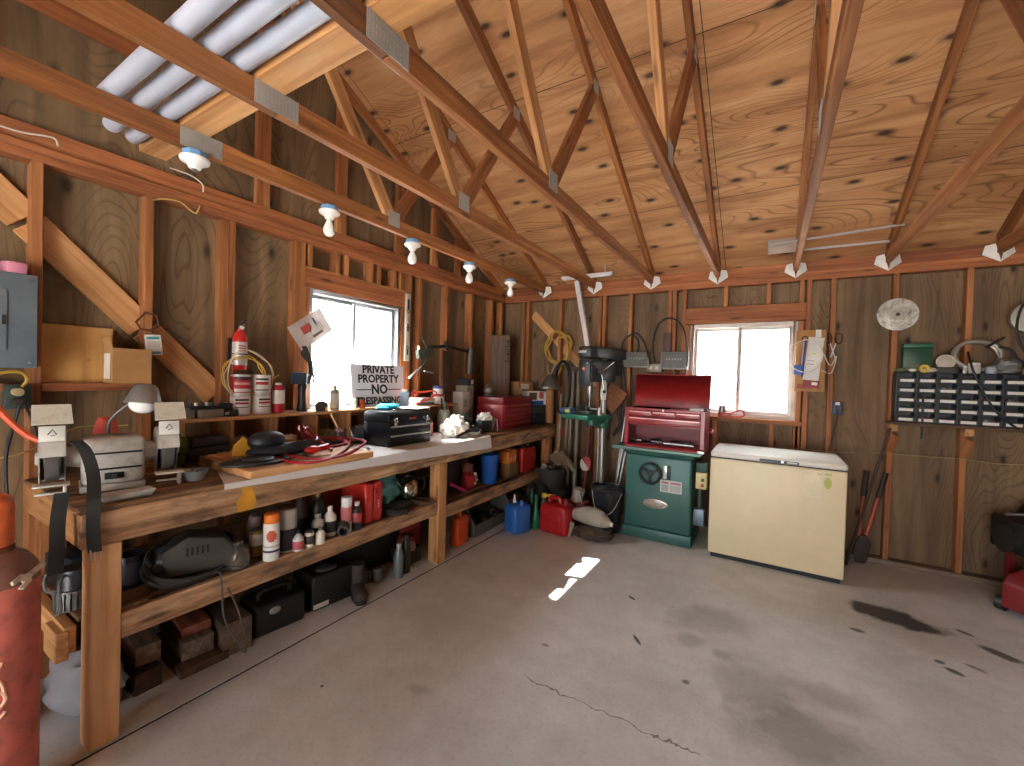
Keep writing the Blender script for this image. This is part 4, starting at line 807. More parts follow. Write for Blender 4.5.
for z in (.022, -.022): G().cyl((-.005, -.075, z), (-.005, -.03, z), .018, n=14).build('plug', pm('b9ad80', .5) if z > 0 else pm('2a2a26', .5), t, bevel=.003)
def cord(name, lab, pts, r, m, cat='cord'): g = G(); g.tube(spline(pts, 7), r); return tag(g.build(name, m), lab, cat)
cord('extension_cord', 'yellow cable looping over the outlet below the breaker panel', [atX(-12, 376, -2.78), atX(8, 372, -2.78), atX(22, 373, -2.79), atX(27, 380, -2.8), atX(22, 387, -2.80)], .006, pm('c9a23c', .5))
cord('air_hose', 'orange hose sagging from the picture edge to the grinder', [atX(-20, 385, -2.7), atX(0, 411, -2.70), atX(14, 425, -2.68), atX(28, 436, -2.66), atX(40, 441, -2.64)], .012, pm('d9582f', .45), 'hose')
cord('electric_cable', 'black cable hanging from the outlet box down behind the cylinder', [atX(20, 404, -2.80), atX(14, 425, -2.80), atX(7, 450, -2.79), atX(6, 480, -2.78), atX(10, 520, -2.78)], .006, BLACK)
cord('electric_cable', 'black cable from the outlet box running down to the grinder', [atX(25, 405, -2.8), atX(32, 420, -2.79), atX(38, 440, -2.78), atX(40, 470, -2.75)], .006, BLACK)
cord('wire', 'thin tan wire stretched along the wall above the bench end', [atX(-5, 459, -2.85), atX(28, 451, -2.85), atX(75, 428, -2.955), atX(105, 426.5, -2.955), atX(128, 425, -2.955)], .003, pm('b99a5a', .6))
cord('wire', 'yellow wire stapled under the top plate between the first studs', [atX(153, 200, -2.864), atX(165, 199, -2.864), atX(180, 202, -2.864), atX(190, 210, -2.864), atX(196, 213, -2.864), atX(200, 206, -2.864)], .004, pm('cdb36b', .6))
cord('wire', 'white wire running over the top plate at the left edge', [atX(-5, 124, -2.865), atX(20, 132, -2.862), atX(45, 136, -2.862), atX(55, 139, -2.862), atX(58, 146, -2.862)], .004, pm('cfc6b4', .6))
cord('wire', 'short white wire hanging off the top plate near the first bulb holder', [atX(170, 168, -2.862), atX(190, 175, -2.862), atX(202, 184, -2.862), atX(203, 192, -2.862)], .004, pm('d8d0bd', .6))
# box on the wall blocking, plywood scrap, packet and hex frame
BT = 1.34
o = G().box((-.008, -.15, 0), (.008, .15, .28)).build('plywood_scrap', wood('scrap_ply', 'a87a3f', 'c89a58', 'd9b174', grain=(6, 6, 1)), loc=(-2.925, .66, BT), rot=(0, -.06, 0)); tag(o, 'pale plywood scrap standing on the wall blocking behind the carton', 'board')
carton('cardboard_box', 'open topped cardboard box standing on the wall blocking', (-2.845, .845, BT+.001), (.155, .13, .175), PI/2, CARD, [('L', .25, .12, .9, .85, pm('d9d3cb', .6))], True)
g = G(); g.add([(0, 0, 0), (0, .13, 0), (0, .13, .055), (0, 0, .055), (.003, 0, 0), (.003, .13, 0), (.003, .13, .055), (.003, 0, .055)], [(3, 2, 1, 0), (4, 5, 6, 7), (0, 1, 5, 4), (1, 2, 6, 5), (2, 3, 7, 6), (3, 0, 4, 7)])
bx = [o for o in COL.objects if o.get('label') == 'open topped cardboard box standing on the wall blocking'][0]
g.build('flap', CARD, bx, loc=(-.0775, -.065, .175), rot=(0, -.15, 0))
t = thing('pipe_hanger', 'dark bent wire hanger hooked on the second stud', 'hanger', (0, 0, 0)); r = [atX(x, y, -2.862) for x, y in ((136, 322), (146, 312), (157, 316), (159, 326), (150, 331), (141, 329))]
G().tube(r, .006, 6, True).build('bent_wire', pm('6a4636', .5, .4), t)
t = thing('seed_packet', 'white and teal paper packet hanging from the second stud', 'packet', atX(153.5, 345, -2.855), PI/2); G().box((-.036, -.004, -.055), (.036, .0, .055)).build('packet', pm('d9d9d2', .6), t, rot=(0, -.1, 0), bevel=.001); 
for (z0, z1, m) in ((.03, .045, pm('4f9494', .5)), (-.048, -.036, pm('4f9aa5', .5)), (-.015, .022, pm('c4b9b2', .6))): G().box((-.028, -.0048, z0), (.028, -.0038, z1)).build('packet_print', m, t, rot=(0, -.1, 0))
# fire extinguisher
p = atX(240, 370, -2.81); t = thing('fire_extinguisher', 'red fire extinguisher with silver label hung on the third stud', 'fire extinguisher', (-2.80, 1.365, 1.425), PI/2); t.scale = (.88, .88, .96)
G().lathe([(.04, 0), (.045, .006), (.045, .19), (.042, .215), (.028, .24), (.016, .25), (.016, .262)], n=26).build('cylinder', pm('c3201c', .3, coat=.5), t)
G().lathe([(.0456, .03), (.0462, .032), (.0462, .175), (.0456, .177)], n=26, caps=False).build('paper_label', pm('d3ccc6', .4, .3), t)
g = G()
for z in (.15, .135, .12): g.box((-.03, -.0475, z), (.02, -.0462, z+.006))
g.build('label_print', pm('a02c2a', .5), t)
g = G(); g.cyl((0, 0, .262), (0, 0, .285), .014); g.bar((0, .01, .29), (0, -.075, .318), .018, .008); g.bar((0, .01, .278), (0, -.07, .285), .016, .006); g.build('valve_handle', pm('5a5753', .4, .6), t, bevel=.002); G().cyl((.0, -.025, .27), (0, -.03, .27), .014, n=16).build('gauge', pm('d9d9d4', .3), t)
G().box((-.05, .045, .02), (.02, .06, .2)).build('bracket', BLACK, t); G().tube([(.047*math.cos(a), .047*math.sin(a), .10) for a in [i*PI/12 for i in range(24)]], .004, 6, True).build('bracket_band', BLACK, t)
t = thing('wire_coil', 'coil of yellow and tan wire hanging below the fire extinguisher', 'wire', (-2.74, 1.38, 1.41))
c = V((.02, 0, .0)); G().tube(spline(coil(c+V((0, -.03, -.02)), (1, 0, .1), .115, 3, .004, .28, 4, 14), 3), .0035, 6).build('wire_loops', pm('c9a23a', .45), t); G().tube(spline(coil(c+V((0.01, -.0, -.02)), (1, .1, .0), .15, 2, .004, .22, 9, 14), 3), .0032, 6).build('wire_loops', pm('cbb9a0', .5), t); G().tube(spline([c+V((.02, .05, -.05)), c+V((.03, .12, -.04)), c+V((.03, .17, -.01))]), .0035, 6).build('wire_tail', pm('c9a23a', .45), t)
# hanging blister packet and black straps at the window jamb
t = thing('plastic_bag', 'clear bag of parts with red label hanging at the window jamb', 'bag', atX(311, 329, -2.84)); M = RX(0)
g = G(); g.sheet(lambda u, v: (.012*math.sin(u*PI)*math.sin(v*PI)+.004*noise.noise(V((u*6, v*6, 0))), (u-.5)*.30, (v-.5)*.19), 12, 10, .002); bag = g.build('bag', pm('cbbdb6', .3, trans=.25), t, rot=(.62, 0, 0))
for (y, z, sy, sz, m) in ((-.04, .025, .07, .05, pm('b2433d', .5)), (.03, -.01, .1, .06, pm('d9d2cd', .5)), (.045, .03, .012, .07, pm('5a5f7c', .5)), (.02, -.05, .09, .018, pm('6d655d', .5))): G().cbox((.0165, y, z), (.004, sy, sz)).build('insert_card', m, t, rot=(.62, 0, 0))
t = thing('jamb_straps', 'black straps and clips hanging on the stud below the clear bag', 'strap', (-2.84, 1.80, 1.50)); M = TR(-V(t.location)); q = lambda x, y, d=-2.83: atX(x, y, d)
g = G(M); ribbon(g, [q(304, 346), q(309, 358), q(311, 372), q(307, 384)], .03, .012, (0, 1, .2)); ribbon(g, [q(306, 348), q(303, 354), q(309, 362)], .026, .01, (0, 1, 0)); ribbon(g, [q(311, 370), q(314, 378), q(312, 385)], .012, .006, (0, 1, 0)); g.build('webbing', pm('2b2a2a', .7), t)
g = G(M); g.tube(spline([q(311, 361), q(316, 366), q(320, 370)]), .003); g.tube(spline([q(308, 345), q(312, 347), q(311, 352)]), .002); g.build('wire_end', pm('a8a5a0', .4, .5), t); g = G(M); g.cbox(q(307, 375), (.02, .022, .012)); g.build('clip', STEEL, t)
# spirit level on the right jamb
a, b = atX(407.8, 294, -2.862), atX(406.5, 361, -2.862); t = thing('spirit_level', 'aluminium spirit level hanging upright right of the window', 'level', (a+b)/2, PI/2)
L = (a-b).length; G().box((-.027, -.011, -L/2), (.027, .011, L/2)).build('level_rail', pm('c9c5bb', .4, .25), t, bevel=.002)
for z, s in ((L*.34, .10), (-.0, .07), (-L*.36, .06)): G().box((-.012, -.0125, z-s/2), (.012, -.0105, z+s/2)).build('window_slot', pm('2a2926', .5), t)
for z in (L*.24, 0, -L*.3): G().lathe([(.01, 0), (.018, 0), (.018, .006), (.01, .006), (.01, 0)], TR(0, -.017, z) @ RX(-PI/2), 18, False).build('vial', pm('6f6a60', .4), t)
# ================================================================== lower shelf of the bench
S1, S2 = .476, .426
def at_px(px, pyb, pyt, w, z): return up_from(px, pyb, pyt, z, w)
def spray(lab, px, pyb, pyt, w, z, bm, cm, mark=None):
    p, h, r = at_px(px, pyb, pyt, w, z); t = thing('spray_can', lab, 'spray can', p, math.atan2(p.y, p.x)+PI)
    G().lathe([(r*.94, 0), (r, .003), (r, h*.78), (r*.9, h*.80), (r*.9, h*.81)], n=26).build('can_body', bm, t); G().lathe([(r*.93, h*.80), (r*.95, h*.81), (r*.93, h*.985), (r*.8, h), (0, h)], n=26).build('cap', cm, t)
    if mark:
        for k, (kind, z0, z1, m) in enumerate(mark):
            g = G(); n = 12; a = .62 if kind == 'spot' else 1.3
            for i in range(n):
                for j in range(6 if kind == 'spot' else 1):
                    m_ = 6 if kind == 'spot' else 1
                    zz0, zz1 = z0+(z1-z0)*j/m_, z0+(z1-z0)*(j+1)/m_
                    A, B = a*(2*i/n-1), a*(2*(i+1)/n-1)
                    if kind == 'spot':
                        s = math.sqrt(max(0, 1-((j+.5)/3-1)**2)); A *= s; B *= s
                    q = r+.0008; g.add([(q*math.cos(A), q*math.sin(A), h*zz0), (q*math.cos(B), q*math.sin(B), h*zz0), (q*math.cos(B), q*math.sin(B), h*zz1), (q*math.cos(A), q*math.sin(A), h*zz1)], [(0, 1, 2, 3)])
            g.build('label_print', m, t)
    return t
def jar_px(name, lab, cat, px, pyb, pyt, w, z, prof, m, capm=None, ch=.1, cr=.4, band=None, group=None):
    p, h, r = at_px(px, pyb, pyt, w, z); top = h*(1-(ch if capm else 0))
    b = None if not band else (band[0]*h, band[1]*h, r, band[2])
    return bottle(name, lab, cat, p, [(a*r, q*top) for a, q in prof], m, capm, ch*h, cr*r, group, b)
CANP = [(.97, 0), (1, .01), (1, .97), (.95, .98), (.95, 1)]; BOTP = [(.95, 0), (1, .015), (1, .68), (.9, .78), (.5, .9), (.36, .94), (.36, 1)]; CONE = [(.97, 0), (1, .01), (1, .72), (.55, .9), (.4, .95), (.4, 1)]
spray('tall white spray can with bright orange cap on the lower shelf', 271, 562, 515, 15, S1, pm('e8e4de', .35, var=.04), pm('e07522', .4), [('spot', .42, .66, pm('c9583c', .5)), ('band', .19, .235, pm('2c2f52', .5)), ('band', .3, .33, pm('a9a6a8', .5))])
jar_px('oil_can', 'small amber can with white label left of the orange capped spray can', 'can', 256.5, 557, 531, 13, S1, CANP, pm('9a7628', .35, .3), pm('6a635a', .4, .5), .06, .9, (.42, .85, pm('c9c4bb', .5)))
jar_px('paint_bucket', 'white tin with black printed label behind the orange capped spray can', 'can', 286, 553, 509, 19, S1, CANP, pm('b9b5ad', .4, .2), pm('5d3b22', .5), .04, .9, (.04, .52, pm('26242a', .5)))
jar_px('solvent_tin', 'tiny tin with red and blue label, first of the three small tins', 'tin', 298, 552, 532, 10.5, S1, CONE, pm('cfd2d2', .4), BLACK, .16, .35, (.1, .5, pm('c25a62', .5)))
jar_px('solvent_tin', 'tiny cream tin with dark label, middle of the three small tins', 'tin', 309, 548, 532, 9, S1, CANP, pm('c9c0a8', .4), pm('4a443c', .4), .1, .9, (.2, .7, pm('3d362f', .5)))
jar_px('solvent_tin', 'tiny white tin with grey cap, last of the three small tins', 'tin', 320, 545, 529, 9.5, S1, CONE, pm('d9d5c9', .4), pm('77746e', .4), .12, .4)
jar_px('jug', 'grey plastic jug standing at the back of the lower shelf', 'jug', 300, 536, 498, 15, S1, [(.9, 0), (1, .02), (1, .6), (.8, .8), (.4, .95), (.4, 1)], pm('57524e', .5), pm('35322f', .5), .08, .42, (.12, .45, pm('2a2828', .5)))
jar_px('jug', 'dark bottle with yellow cap at the back of the lower shelf', 'jug', 317, 536, 495, 15, S1, BOTP, pm('24211f', .35), pm('b9962e', .5), .07, .34)
jar_px('bottle', 'grey bottle with dark label left of the white bottle', 'bottle', 317.5, 541, 515, 12, S1, BOTP, pm('b3aca4', .4, .3), pm('8c8780', .4), .12, .5, (.1, .5, pm('35313a', .5)))
jar_px('bottle', 'white bottle with black label on the lower shelf', 'bottle', 329.5, 537, 508, 12.5, S1, BOTP, pm('dcd8d0', .4), WHITE, .12, .36, (.14, .52, pm('3a3836', .5)))
jar_px('bottle', 'white topped bottle with red label beside the red case', 'bottle', 346, 533, 498, 10.5, S1, [(1, 0), (1, .7), (.96, .72), (.96, 1)], pm('d9d5ce', .4), WHITE, .2, .95, (.3, .72, pm('b96a6a', .5)))
jar_px('bottle', 'black bottle with white cap and red label against the red case', 'bottle', 356.5, 531, 503, 9.5, S1, BOTP, pm('242123', .4), pm('d9d6cf', .4), .1, .5, (.3, .62, pm('a9484d', .5)))
p, h, r = at_px(343, 537, 522, 15, S1); o = G().lathe([(r*.55, 0), (r*.8, 0), (r*.85, .005), (r*.85, .05), (r*.7, .06), (r*.7, .11), (r*.55, .11), (r*.55, 0)], TR(0, 0, r*.86) @ RY(PI/2) @ TR(0, 0, -.05), 24, False).build('pipe_fitting', pm('4b4541', .5), loc=p, rot=(0, 0, math.atan2(-p.y, -p.x)*1.0)); tag(o, 'dark grey pipe fitting lying before the red case', 'pipe fitting')
# red case
def jerry(name, lab, p, s, rz, m, capm=None, cat='fuel can', handle=True, ribs=True, capx=.3, group=None):
    """moulded fuel can: x wide, y thick, z tall"""
    t = thing(name, lab, cat, p, rz, group); x, y, z = s
    g = G(); P = [(-x/2, 0), (x/2, 0), (x/2, z*.74), (x*.36, z*.86), (-x*.36, z*.86), (-x/2, z*.74)]
    g.prism(P, y, TR(0, y/2, 0) @ RX(PI/2)); g.build('can_body', m, t, bevel=min(x, y)*.16, seg=3)
    if ribs:
        g = G(); g.box((-x*.34, -y/2-.004, z*.12), (x*.34, -y/2+.004, z*.6)); g.build('raised_panel', m, t, bevel=.0035)
        g = G()
        for k in range(4): g.box((-x*.27, -y/2-.007, z*(.2+.095*k)), (x*.27, -y/2-.003, z*(.2+.095*k)+.006))
        g.build('embossing', m, t)
    if handle: G().tube(spline([(-x*.3, 0, z*.84), (-x*.26, 0, z*.97), (x*.05, 0, z*.99), (x*.12, 0, z*.84)], 5), x*.07, 8).build('handle', m, t)
    if capm: G().cyl((x*capx, 0, z*.84), (x*capx, 0, z), x*.1, n=16).build('cap', capm, t)
    return t
t = thing('red_case', 'large red moulded case standing on the lower bench shelf', 'case', (-2.135, 1.865, S1), PI/2); RCS = pm('c8322a', .4)
G().box((-.07, .0, 0), (-.001, .44, .255)).build('case_shell', RCS, t, bevel=.018, seg=3); G().box((.001, .0, 0), (.07, .44, .255)).build('case_shell', pm('bd2b25', .4), t, bevel=.018, seg=3)
for z in (.05, .2): G().box((-.012, -.008, z-.018), (.012, .004, z+.018)).build('latch', pm('a82620', .4), t, bevel=.003)
g = G(); 
for k in range(3): g.box((.028, -.0012, .09+.018*k), (.036, .0005, .10+.018*k))
g.build('lettering', pm('e6c9c2', .5), t)
# circular saw bundle with cord, canister, glass jars, fan
t = thing('power_saw', 'dark grey corded power saw wrapped in its cable on the lower shelf', 'saw', (-2.26, .93, S1), 1.25); t.scale = (.86, .9, 1.08)
g = G(); P = [(-.13, .02), (.16, .02), (.19, .07), (.12, .15), (-.04, .18), (-.15, .13)]; g.prism(P, .15, TR(0, .075, 0) @ RX(PI/2)); g.build('motor_housing', pm('4a4742', .5, grime=.2), t, bevel=.014, seg=2)
g = G(); g.cyl((-.15, -.01, .09), (-.18, -.02, .10), .055, .04, 18); g.build('end_cap', pm('6f7683', .3, .6), t)
g = G()
for k in range(5): g.box((-.05+k*.022, -.079, .10), (-.04+k*.022, -.073, .135))
g.build('vent', BLACK, t)
g = G(); g.prism([(-.2, 0), (.2, 0), (.18, .014), (-.18, .014)], .15, TR(0, .075, 0) @ RX(PI/2)); g.build('base_plate', DSTEEL, t)
g = G(); g.tube(spline(coil((-.02, -.01, .075), (.2, -.5, 1), .205, 4.6, .014, .16, 5, 16, .62), 3), .009, 7); g.build('cable', pm('3a3836', .6), t)
cord('electric_cable', 'thin cable hanging off the lower shelf down to the floor blocks', [atX(212, 574, -2.16), atX(220, 573, -2.09), atX(222, 590, -2.085), atX(225, 620, -2.08), atX(240, 645, -2.07), atX(245, 652, -2.07), atX(246, 640, -2.085), atX(238, 610, -2.085), atX(228, 588, -2.085)], .004, pm('55504a', .5))
t = thing('canister', 'dark purple metal canister on the lower shelf beside the bench leg', 'canister', (-2.36, .72, S1)); G().lathe([(.052, 0), (.055, .004), (.055, .13), (.052, .136), (.047, .136), (.047, .02), (0, .015)], n=26).build('canister_body', pm('2b2530', .3, .4), t); G().lathe([(.0556, .02), (.056, .022), (.056, .11), (.0556, .112)], n=26, caps=False).build('paper_label', pm('38303f', .5), t)
p, h, r = at_px(233, 573, 545, 20, S1); bottle('glass_jar', 'clear squat glass jar at the shelf edge with cable beside it', 'jar', (-2.16, 1.065, S1), [(.035, 0), (.045, .006), (.05, .05), (.042, .09), (.02, .11), (.02, .125)], pm('a9a39a', .08, trans=.75), None)
t = thing('hand_sander', 'pinkish brown rounded tool leaning behind the glass jar', 'tool', (-2.32, 1.2, S1), .4); G().lathe([(.03, 0), (.034, .02), (.034, .12), (.028, .145), (0, .15)], TR(0, 0, .05) @ RY(.25), 20).build('grip', pm('75605a', .5), t); G().lathe([(.045, 0), (.05, .01), (.05, .05), (.04, .06)], n=20).build('head', pm('6d5d57', .5), t); G().ball((-.05, -.03, .09), (.045, .04, .045), 16, 10, .15, 6).build('pad', pm('7f7069', .6), t)
t = thing('blower_motor', 'finned blower motor with tangled wires at the end of the lower shelf', 'motor', (-2.335, .545, S1), .3)
g = G(); R = .062
for k in range(22):
    a = 2*PI*k/22; g.cbox((0, 0, 0), (.003, .012, .07), TR(R*math.cos(a), R*math.sin(a), .038) @ RZ(a))
g.cyl((0, 0, 0), (0, 0, .004), R+.004, n=26); g.cyl((0, 0, .071), (0, 0, .076), R+.006, n=26); g.build('fan_cage', pm('8f8f8d', .35, .7), t)
g = G(); g.cyl((0, 0, .076), (0, 0, .15), .055, .05, 22); g.build('motor_can', pm('4b4c50', .35, .6), t); g = G(); g.tube(spline([(0, -.03, .14), (.05, -.08, .12), (.06, -.08, .03), (.03, -.08, .0)]), .005); g.tube(spline([(-.02, -.03, .15), (-.06, -.06, .13), (-.04, -.07, .08), (.02, -.075, .09)]), .005); g.build('lead_wire', pm('6b6b69', .5), t)
o = G().box((-.10, -.055, 0), (.10, .055, .13)).build('metal_box', pm('2b3038', .35, .5), loc=(-2.60, .60, S1), rot=(0, 0, .2), bevel=.008); tag(o, 'dark metal box behind the blower motor on the lower shelf', 'box')
t = thing('pipe_wrench', 'rusty white jawed wrench sticking out beside the red cylinder', 'wrench', atX(44, 563, -1.93)); q = atX(24, 580, -1.885)-t.location
g = G(RX(0)); g.prism([(0, -.012), (.09, -.014), (.10, -.03), (.15, -.03), (.16, -.012), (.125, -.006), (.125, .008), (.16, .012), (.15, .03), (.10, .026), (.09, .012), (0, .012)], .014, z0=-.007)
x_ = q.normalized(); n_ = (CAM-t.location).normalized(); n_ = (n_-x_*n_.dot(x_)).normalized(); M = Matrix((x_, n_.cross(x_), n_)).transposed().to_4x4()
g.build('wrench_body', pm('c9bda8', .5, .3, grime=.5), t, M=M @ Matrix.Scale(.62, 4), bevel=.003)
# mid shelf: kettle, teal bundle, tray and cable mess
t = thing('kettle', 'round steel kettle standing near the middle bench leg', 'kettle', (-2.30, 2.32, S1+.03)); G().lathe([(.06, 0), (.075, .008), (.082, .05), (.075, .11), (.045, .15), (.03, .16)], n=28).build('kettle_body', pm('b9b3a4', .16, 1), t); G().lathe([(.032, .158), (.03, .17), (.01, .18), (.012, .19), (0, .196)], n=20).build('kettle_lid', BLACK, t); G().tube(spline([(.03, .06, .14), (.05, .12, .12), (.04, .125, .05), (.02, .085, .03)]), .008).build('handle', BLACK, t); G().cyl((0, -.07, .09), (.0, -.12, .14), .014, .009).build('spout', pm('b9b3a4', .16, 1), t)
o = rag('teal bundled cloth on the lower shelf behind the kettle', (-2.40, 2.12, S1+.028), (.12, .15, .17), .4, pm('6fc0c8', .85), 31, name='bundle'); o['category'] = 'cloth'
o = G().box((-.16, -.19, 0), (.14, .17, .026)).build('flat_box', pm('3a3631', .6), loc=(-2.32, 2.20, S1), bevel=.005); tag(o, 'flat dark box under the steel kettle', 'box')
for k, (a, lab, m) in enumerate((((-2.15, 2.06), 'grey cable scraps at the edge of the lower shelf right of the red case', pm('3a3734', .6)), ((-2.17, 2.33), 'reddish brown wires tangled at the edge of the lower shelf by the leg', pm('5a4238', .6)))):
    cord('wire_tangle', lab, coil((a[0], a[1], S1+.022), (0, .1, 1), .06, 4, .006, .5, 11+k, 14, 1.5), .0045, m, 'wire')
t = thing('clamp_tool', 'rusty clamp lying over the shelf edge left of the middle leg', 'clamp', (-2.11, 2.17, S1+.008), .3); g = G(); g.bar((0, 0, .0), (0, .16, .0), .012, .008); g.bar((0, .0, 0), (-.06, .01, .0), .012, .012); g.bar((0, .14, 0), (-.06, .14, .01), .012, .012); g.build('bar', RUST, t)
# shelf right of the middle leg
o = G().box((-.012, -.11, 0), (.012, .14, .26)).build('dark_sheet', pm('2f1c1a', .6), loc=(-2.32, 2.86, S2), rot=(0, -.08, .0), bevel=.003); tag(o, 'dark red panel standing on the shelf right of the middle leg', 'panel')
o = G().cyl((0, 0, 0), (0, .21, -.105), .013, n=10).build('pink_stick', pm('b8306a', .4), loc=(-2.19, 2.68, S2+.125)); tag(o, 'bright pink stick leaning across the dark red panel', 'stick')
t = thing('snack_bag', 'crumpled red printed bag on the shelf beside the blue bin', 'bag', (-2.26, 3.02, S2), PI/2); G().ball((0, 0, .075), (.08, .06, .085), 26, 16, .3, 6, 8, .0).build('bag', pm('a3222b', .4), t); G().ball((.01, .02, .17), (.055, .04, .055), 18, 12, .4, 6, 9).build('bag_top', pm('7c4a38', .5), t); G().ball((.045, -.03, .12), .026, 12, 8).build('white_knob', pm('b9b0a0', .5), t); g = G(); g.cbox((.01, -.068, .06), (.03, .006, .02)); g.cbox((.035, -.066, .085), (.03, .006, .02)); g.build('printed_mark', pm('d9b9a9', .5), t)
t = thing('blue_bin', 'plain blue plastic bin on the shelf right of the red bag', 'bin', (-2.24, 3.32, S2)); G().lathe([(.07, 0), (.072, .004), (.084, .262), (.088, .27), (.081, .27), (.068, .01), (0, .008)], n=32).build('bin_body', pm('2257a8', .4), t)
carton('cardboard_box', 'small cardboard box on the shelf under the orange cartons', (-2.25, 3.665, S2), (.17, .14, .14), PI/2, pm('7a5a36', .85))
for k, (dy, lab) in enumerate(((-.05, 'orange carton on the small cardboard box, nearer the blue bin'), (.03, 'orange carton on the small cardboard box, nearer the red case'))):
    carton('orange_carton', lab, (-2.24, 3.655+dy, S2+.1415), (.07, .11, .115+.015*k), PI/2, pm('d87a35', .5), [('F', .1, .2, .9, .5, pm('e3a070', .5))])
t = thing('red_case', 'red moulded case on the shelf at the corner end of the bench', 'case', (-2.18, 3.99, S2), PI/2); 
for s in (0, 1): G().box((-.15, .001+s*.052, 0), (.15, .05+s*.052, .255)).build('case_shell', pm('b32a20', .4), t, bevel=.014, seg=3)
G().tube(spline([(-.05, .05, .25), (-.045, .05, .285), (.045, .05, .285), (.05, .05, .25)], 4), .008).build('handle', BLACK, t)
for x in (-.09, .09): G().box((x-.015, -.004, .2), (x+.015, .003, .24)).build('latch', pm('8c1f1a', .4), t, bevel=.002)
# ================================================================== floor under the bench
def block(lab, c, s, rz, m=None, tilt=0): o = G().box((-s[0]/2, -s[1]/2, 0), (s[0]/2, s[1]/2, s[2])).build('wood_block', m or W_GREY, loc=(c[0]-.13 if c[1] < 1.5 else c[0], c[1], c[2]), rot=(0, tilt, rz), bevel=.003); return tag(o, lab, 'wood block')
block('grey squared timber offcut under the bench, nearest the front leg', (-2.38, .80, .10), (.34, .09, .085), -.1)
block('timber offcut under the bench lying beneath the grey squared one', (-2.42, .76, .0), (.5, .10, .09), .05, W_DARK)
block('reddish brick coloured block on top of the timber pile under the bench', (-2.40, 1.0, .135), (.34, .12, .042), -.12, W_RED)
block('wide timber offcut in the middle of the pile under the bench', (-2.38, .99, .045), (.4, .13, .085), -.12)
block('flat board at the bottom of the timber pile under the bench', (-2.34, .985, .0), (.44, .2, .04), -.05, W_DARK)
block('thick timber end standing beside the black case under the bench', (-2.27, 1.13, .0), (.3, .13, .165), -.1)
g = G(); g.ball((0, 0, .10), (.17, .10, .13), 28, 18, .25, 5, 3, 0); tag(g.build('white_sack', pm('8d8b90', .8), loc=(-2.42, .60, 0), rot=(0, 0, .3)), 'slumped pale sack on the floor behind the front bench leg', 'sack')
g = G(); g.ball((0, 0, .06), (.10, .12, .07), 24, 14, .25, 5, 6, 0); tag(g.build('white_sack', pm('9c9aa0', .8), loc=(-2.50, .33, 0)), 'small white sack on the floor beside the red cylinder', 'sack')
t = thing('tool_case', 'black plastic case with silver latch on the floor under the shelf', 'case', (-2.36, 1.36, 0), PI/2-.12); CB = pm('17171a', .45)
G().box((-.14, -.10, 0), (.13, .12, .17)).build('case_body', CB, t, bevel=.02, seg=3); G().tube(spline([(-.09, -.02, .16), (-.08, -.02, .21), (.06, -.02, .21), (.07, -.02, .16)], 4), .012).build('handle', CB, t); g = G(); g.ball((-.04, -.105, .125), (.03, .006, .02), 12, 8); g.build('latch', pm('b9b9b4', .3, .7), t)
t = thing('tool_case', 'black ribbed case with white label on the floor under the shelf', 'case', (-2.34, 1.66, 0), PI/2-.1)
G().box((-.12, -.09, 0), (.14, .12, .21)).build('case_body', pm('1c1d1e', .45), t, bevel=.018, seg=3); G().box((.148, -.06, .02), (.16, .06, .2)).build('end_rib', pm('35373a', .5), t, bevel=.005); g = G(); g.ball((0, -.02, .215), (.07, .05, .015), 16, 8); g.build('top_grip', pm('4a4843', .5), t); G().box((-.115, -.0925, .018), (-.02, -.0895, .045)).build('paper_label', pm('cfcac0', .5), t)
t = thing('foot_locker', 'dark green metal trunk deep under the bench', 'trunk', (-2.60, 2.05, 0), PI/2); G().box((-.33, -.17, 0), (.33, .17, .24)).build('trunk_body', pm('2b332c', .5, .2, grime=.3), t, bevel=.006); G().box((-.335, -.175, .243), (.335, .175, .31)).build('trunk_lid', pm('2f3830', .5, .2, grime=.3), t, bevel=.008)
for x in (-.2, .2): G().box((x-.02, -.185, .2), (x+.02, -.172, .28)).build('hasp', DSTEEL, t, bevel=.002)
t = thing('work_boot', 'worn dark boot standing on the floor joint under the bench', 'boot', (-2.24, 1.83, 0), -.5); g = G(); P = spline([(0, 0, .2), (0, 0, .13), (.005, 0, .06), (.06, 0, .045), (.12, 0, .035), (.16, 0, .03)], 4); g.tube(P, [.045+.0*i for i in range(len(P)-4)]+[.04, .035, .028, .012], 12); g.build('boot_upper', pm('3b322c', .7), t); g = G(); g.prism([(-.05, -.04), (.08, -.045), (.16, -.03), (.17, 0), (.16, .03), (.08, .045), (-.05, .04)], .022); g.build('sole', RUBBER, t, bevel=.005)
spray_p, h, r = at_px(398, 580, 546, 11, 0); bottle('thermos', 'slim pale grey bottle standing on the floor under the shelf', 'bottle', spray_p, [(.03, 0), (.034, .004), (.034, .15), (.024, .19), (.016, .2), (.016, .21)], pm('7f8587', .35, .4), pm('a9adab', .4, .4), .03, .017)
bottle('thermos', 'dark slim bottle just behind the pale grey bottle under the shelf', 'bottle', spray_p+V((-.02, .09, 0)), [(.03, 0), (.034, .004), (.034, .17), (.024, .22), (.016, .24)], pm('1e2120', .35), BLACK, .03, .017)
jerry('fuel_can', 'dark red fuel can on the floor deep behind the slim bottles', (-2.50, 2.50, 0), (.22, .16, .30), PI/2, pm('8f2523', .45), BLACK)
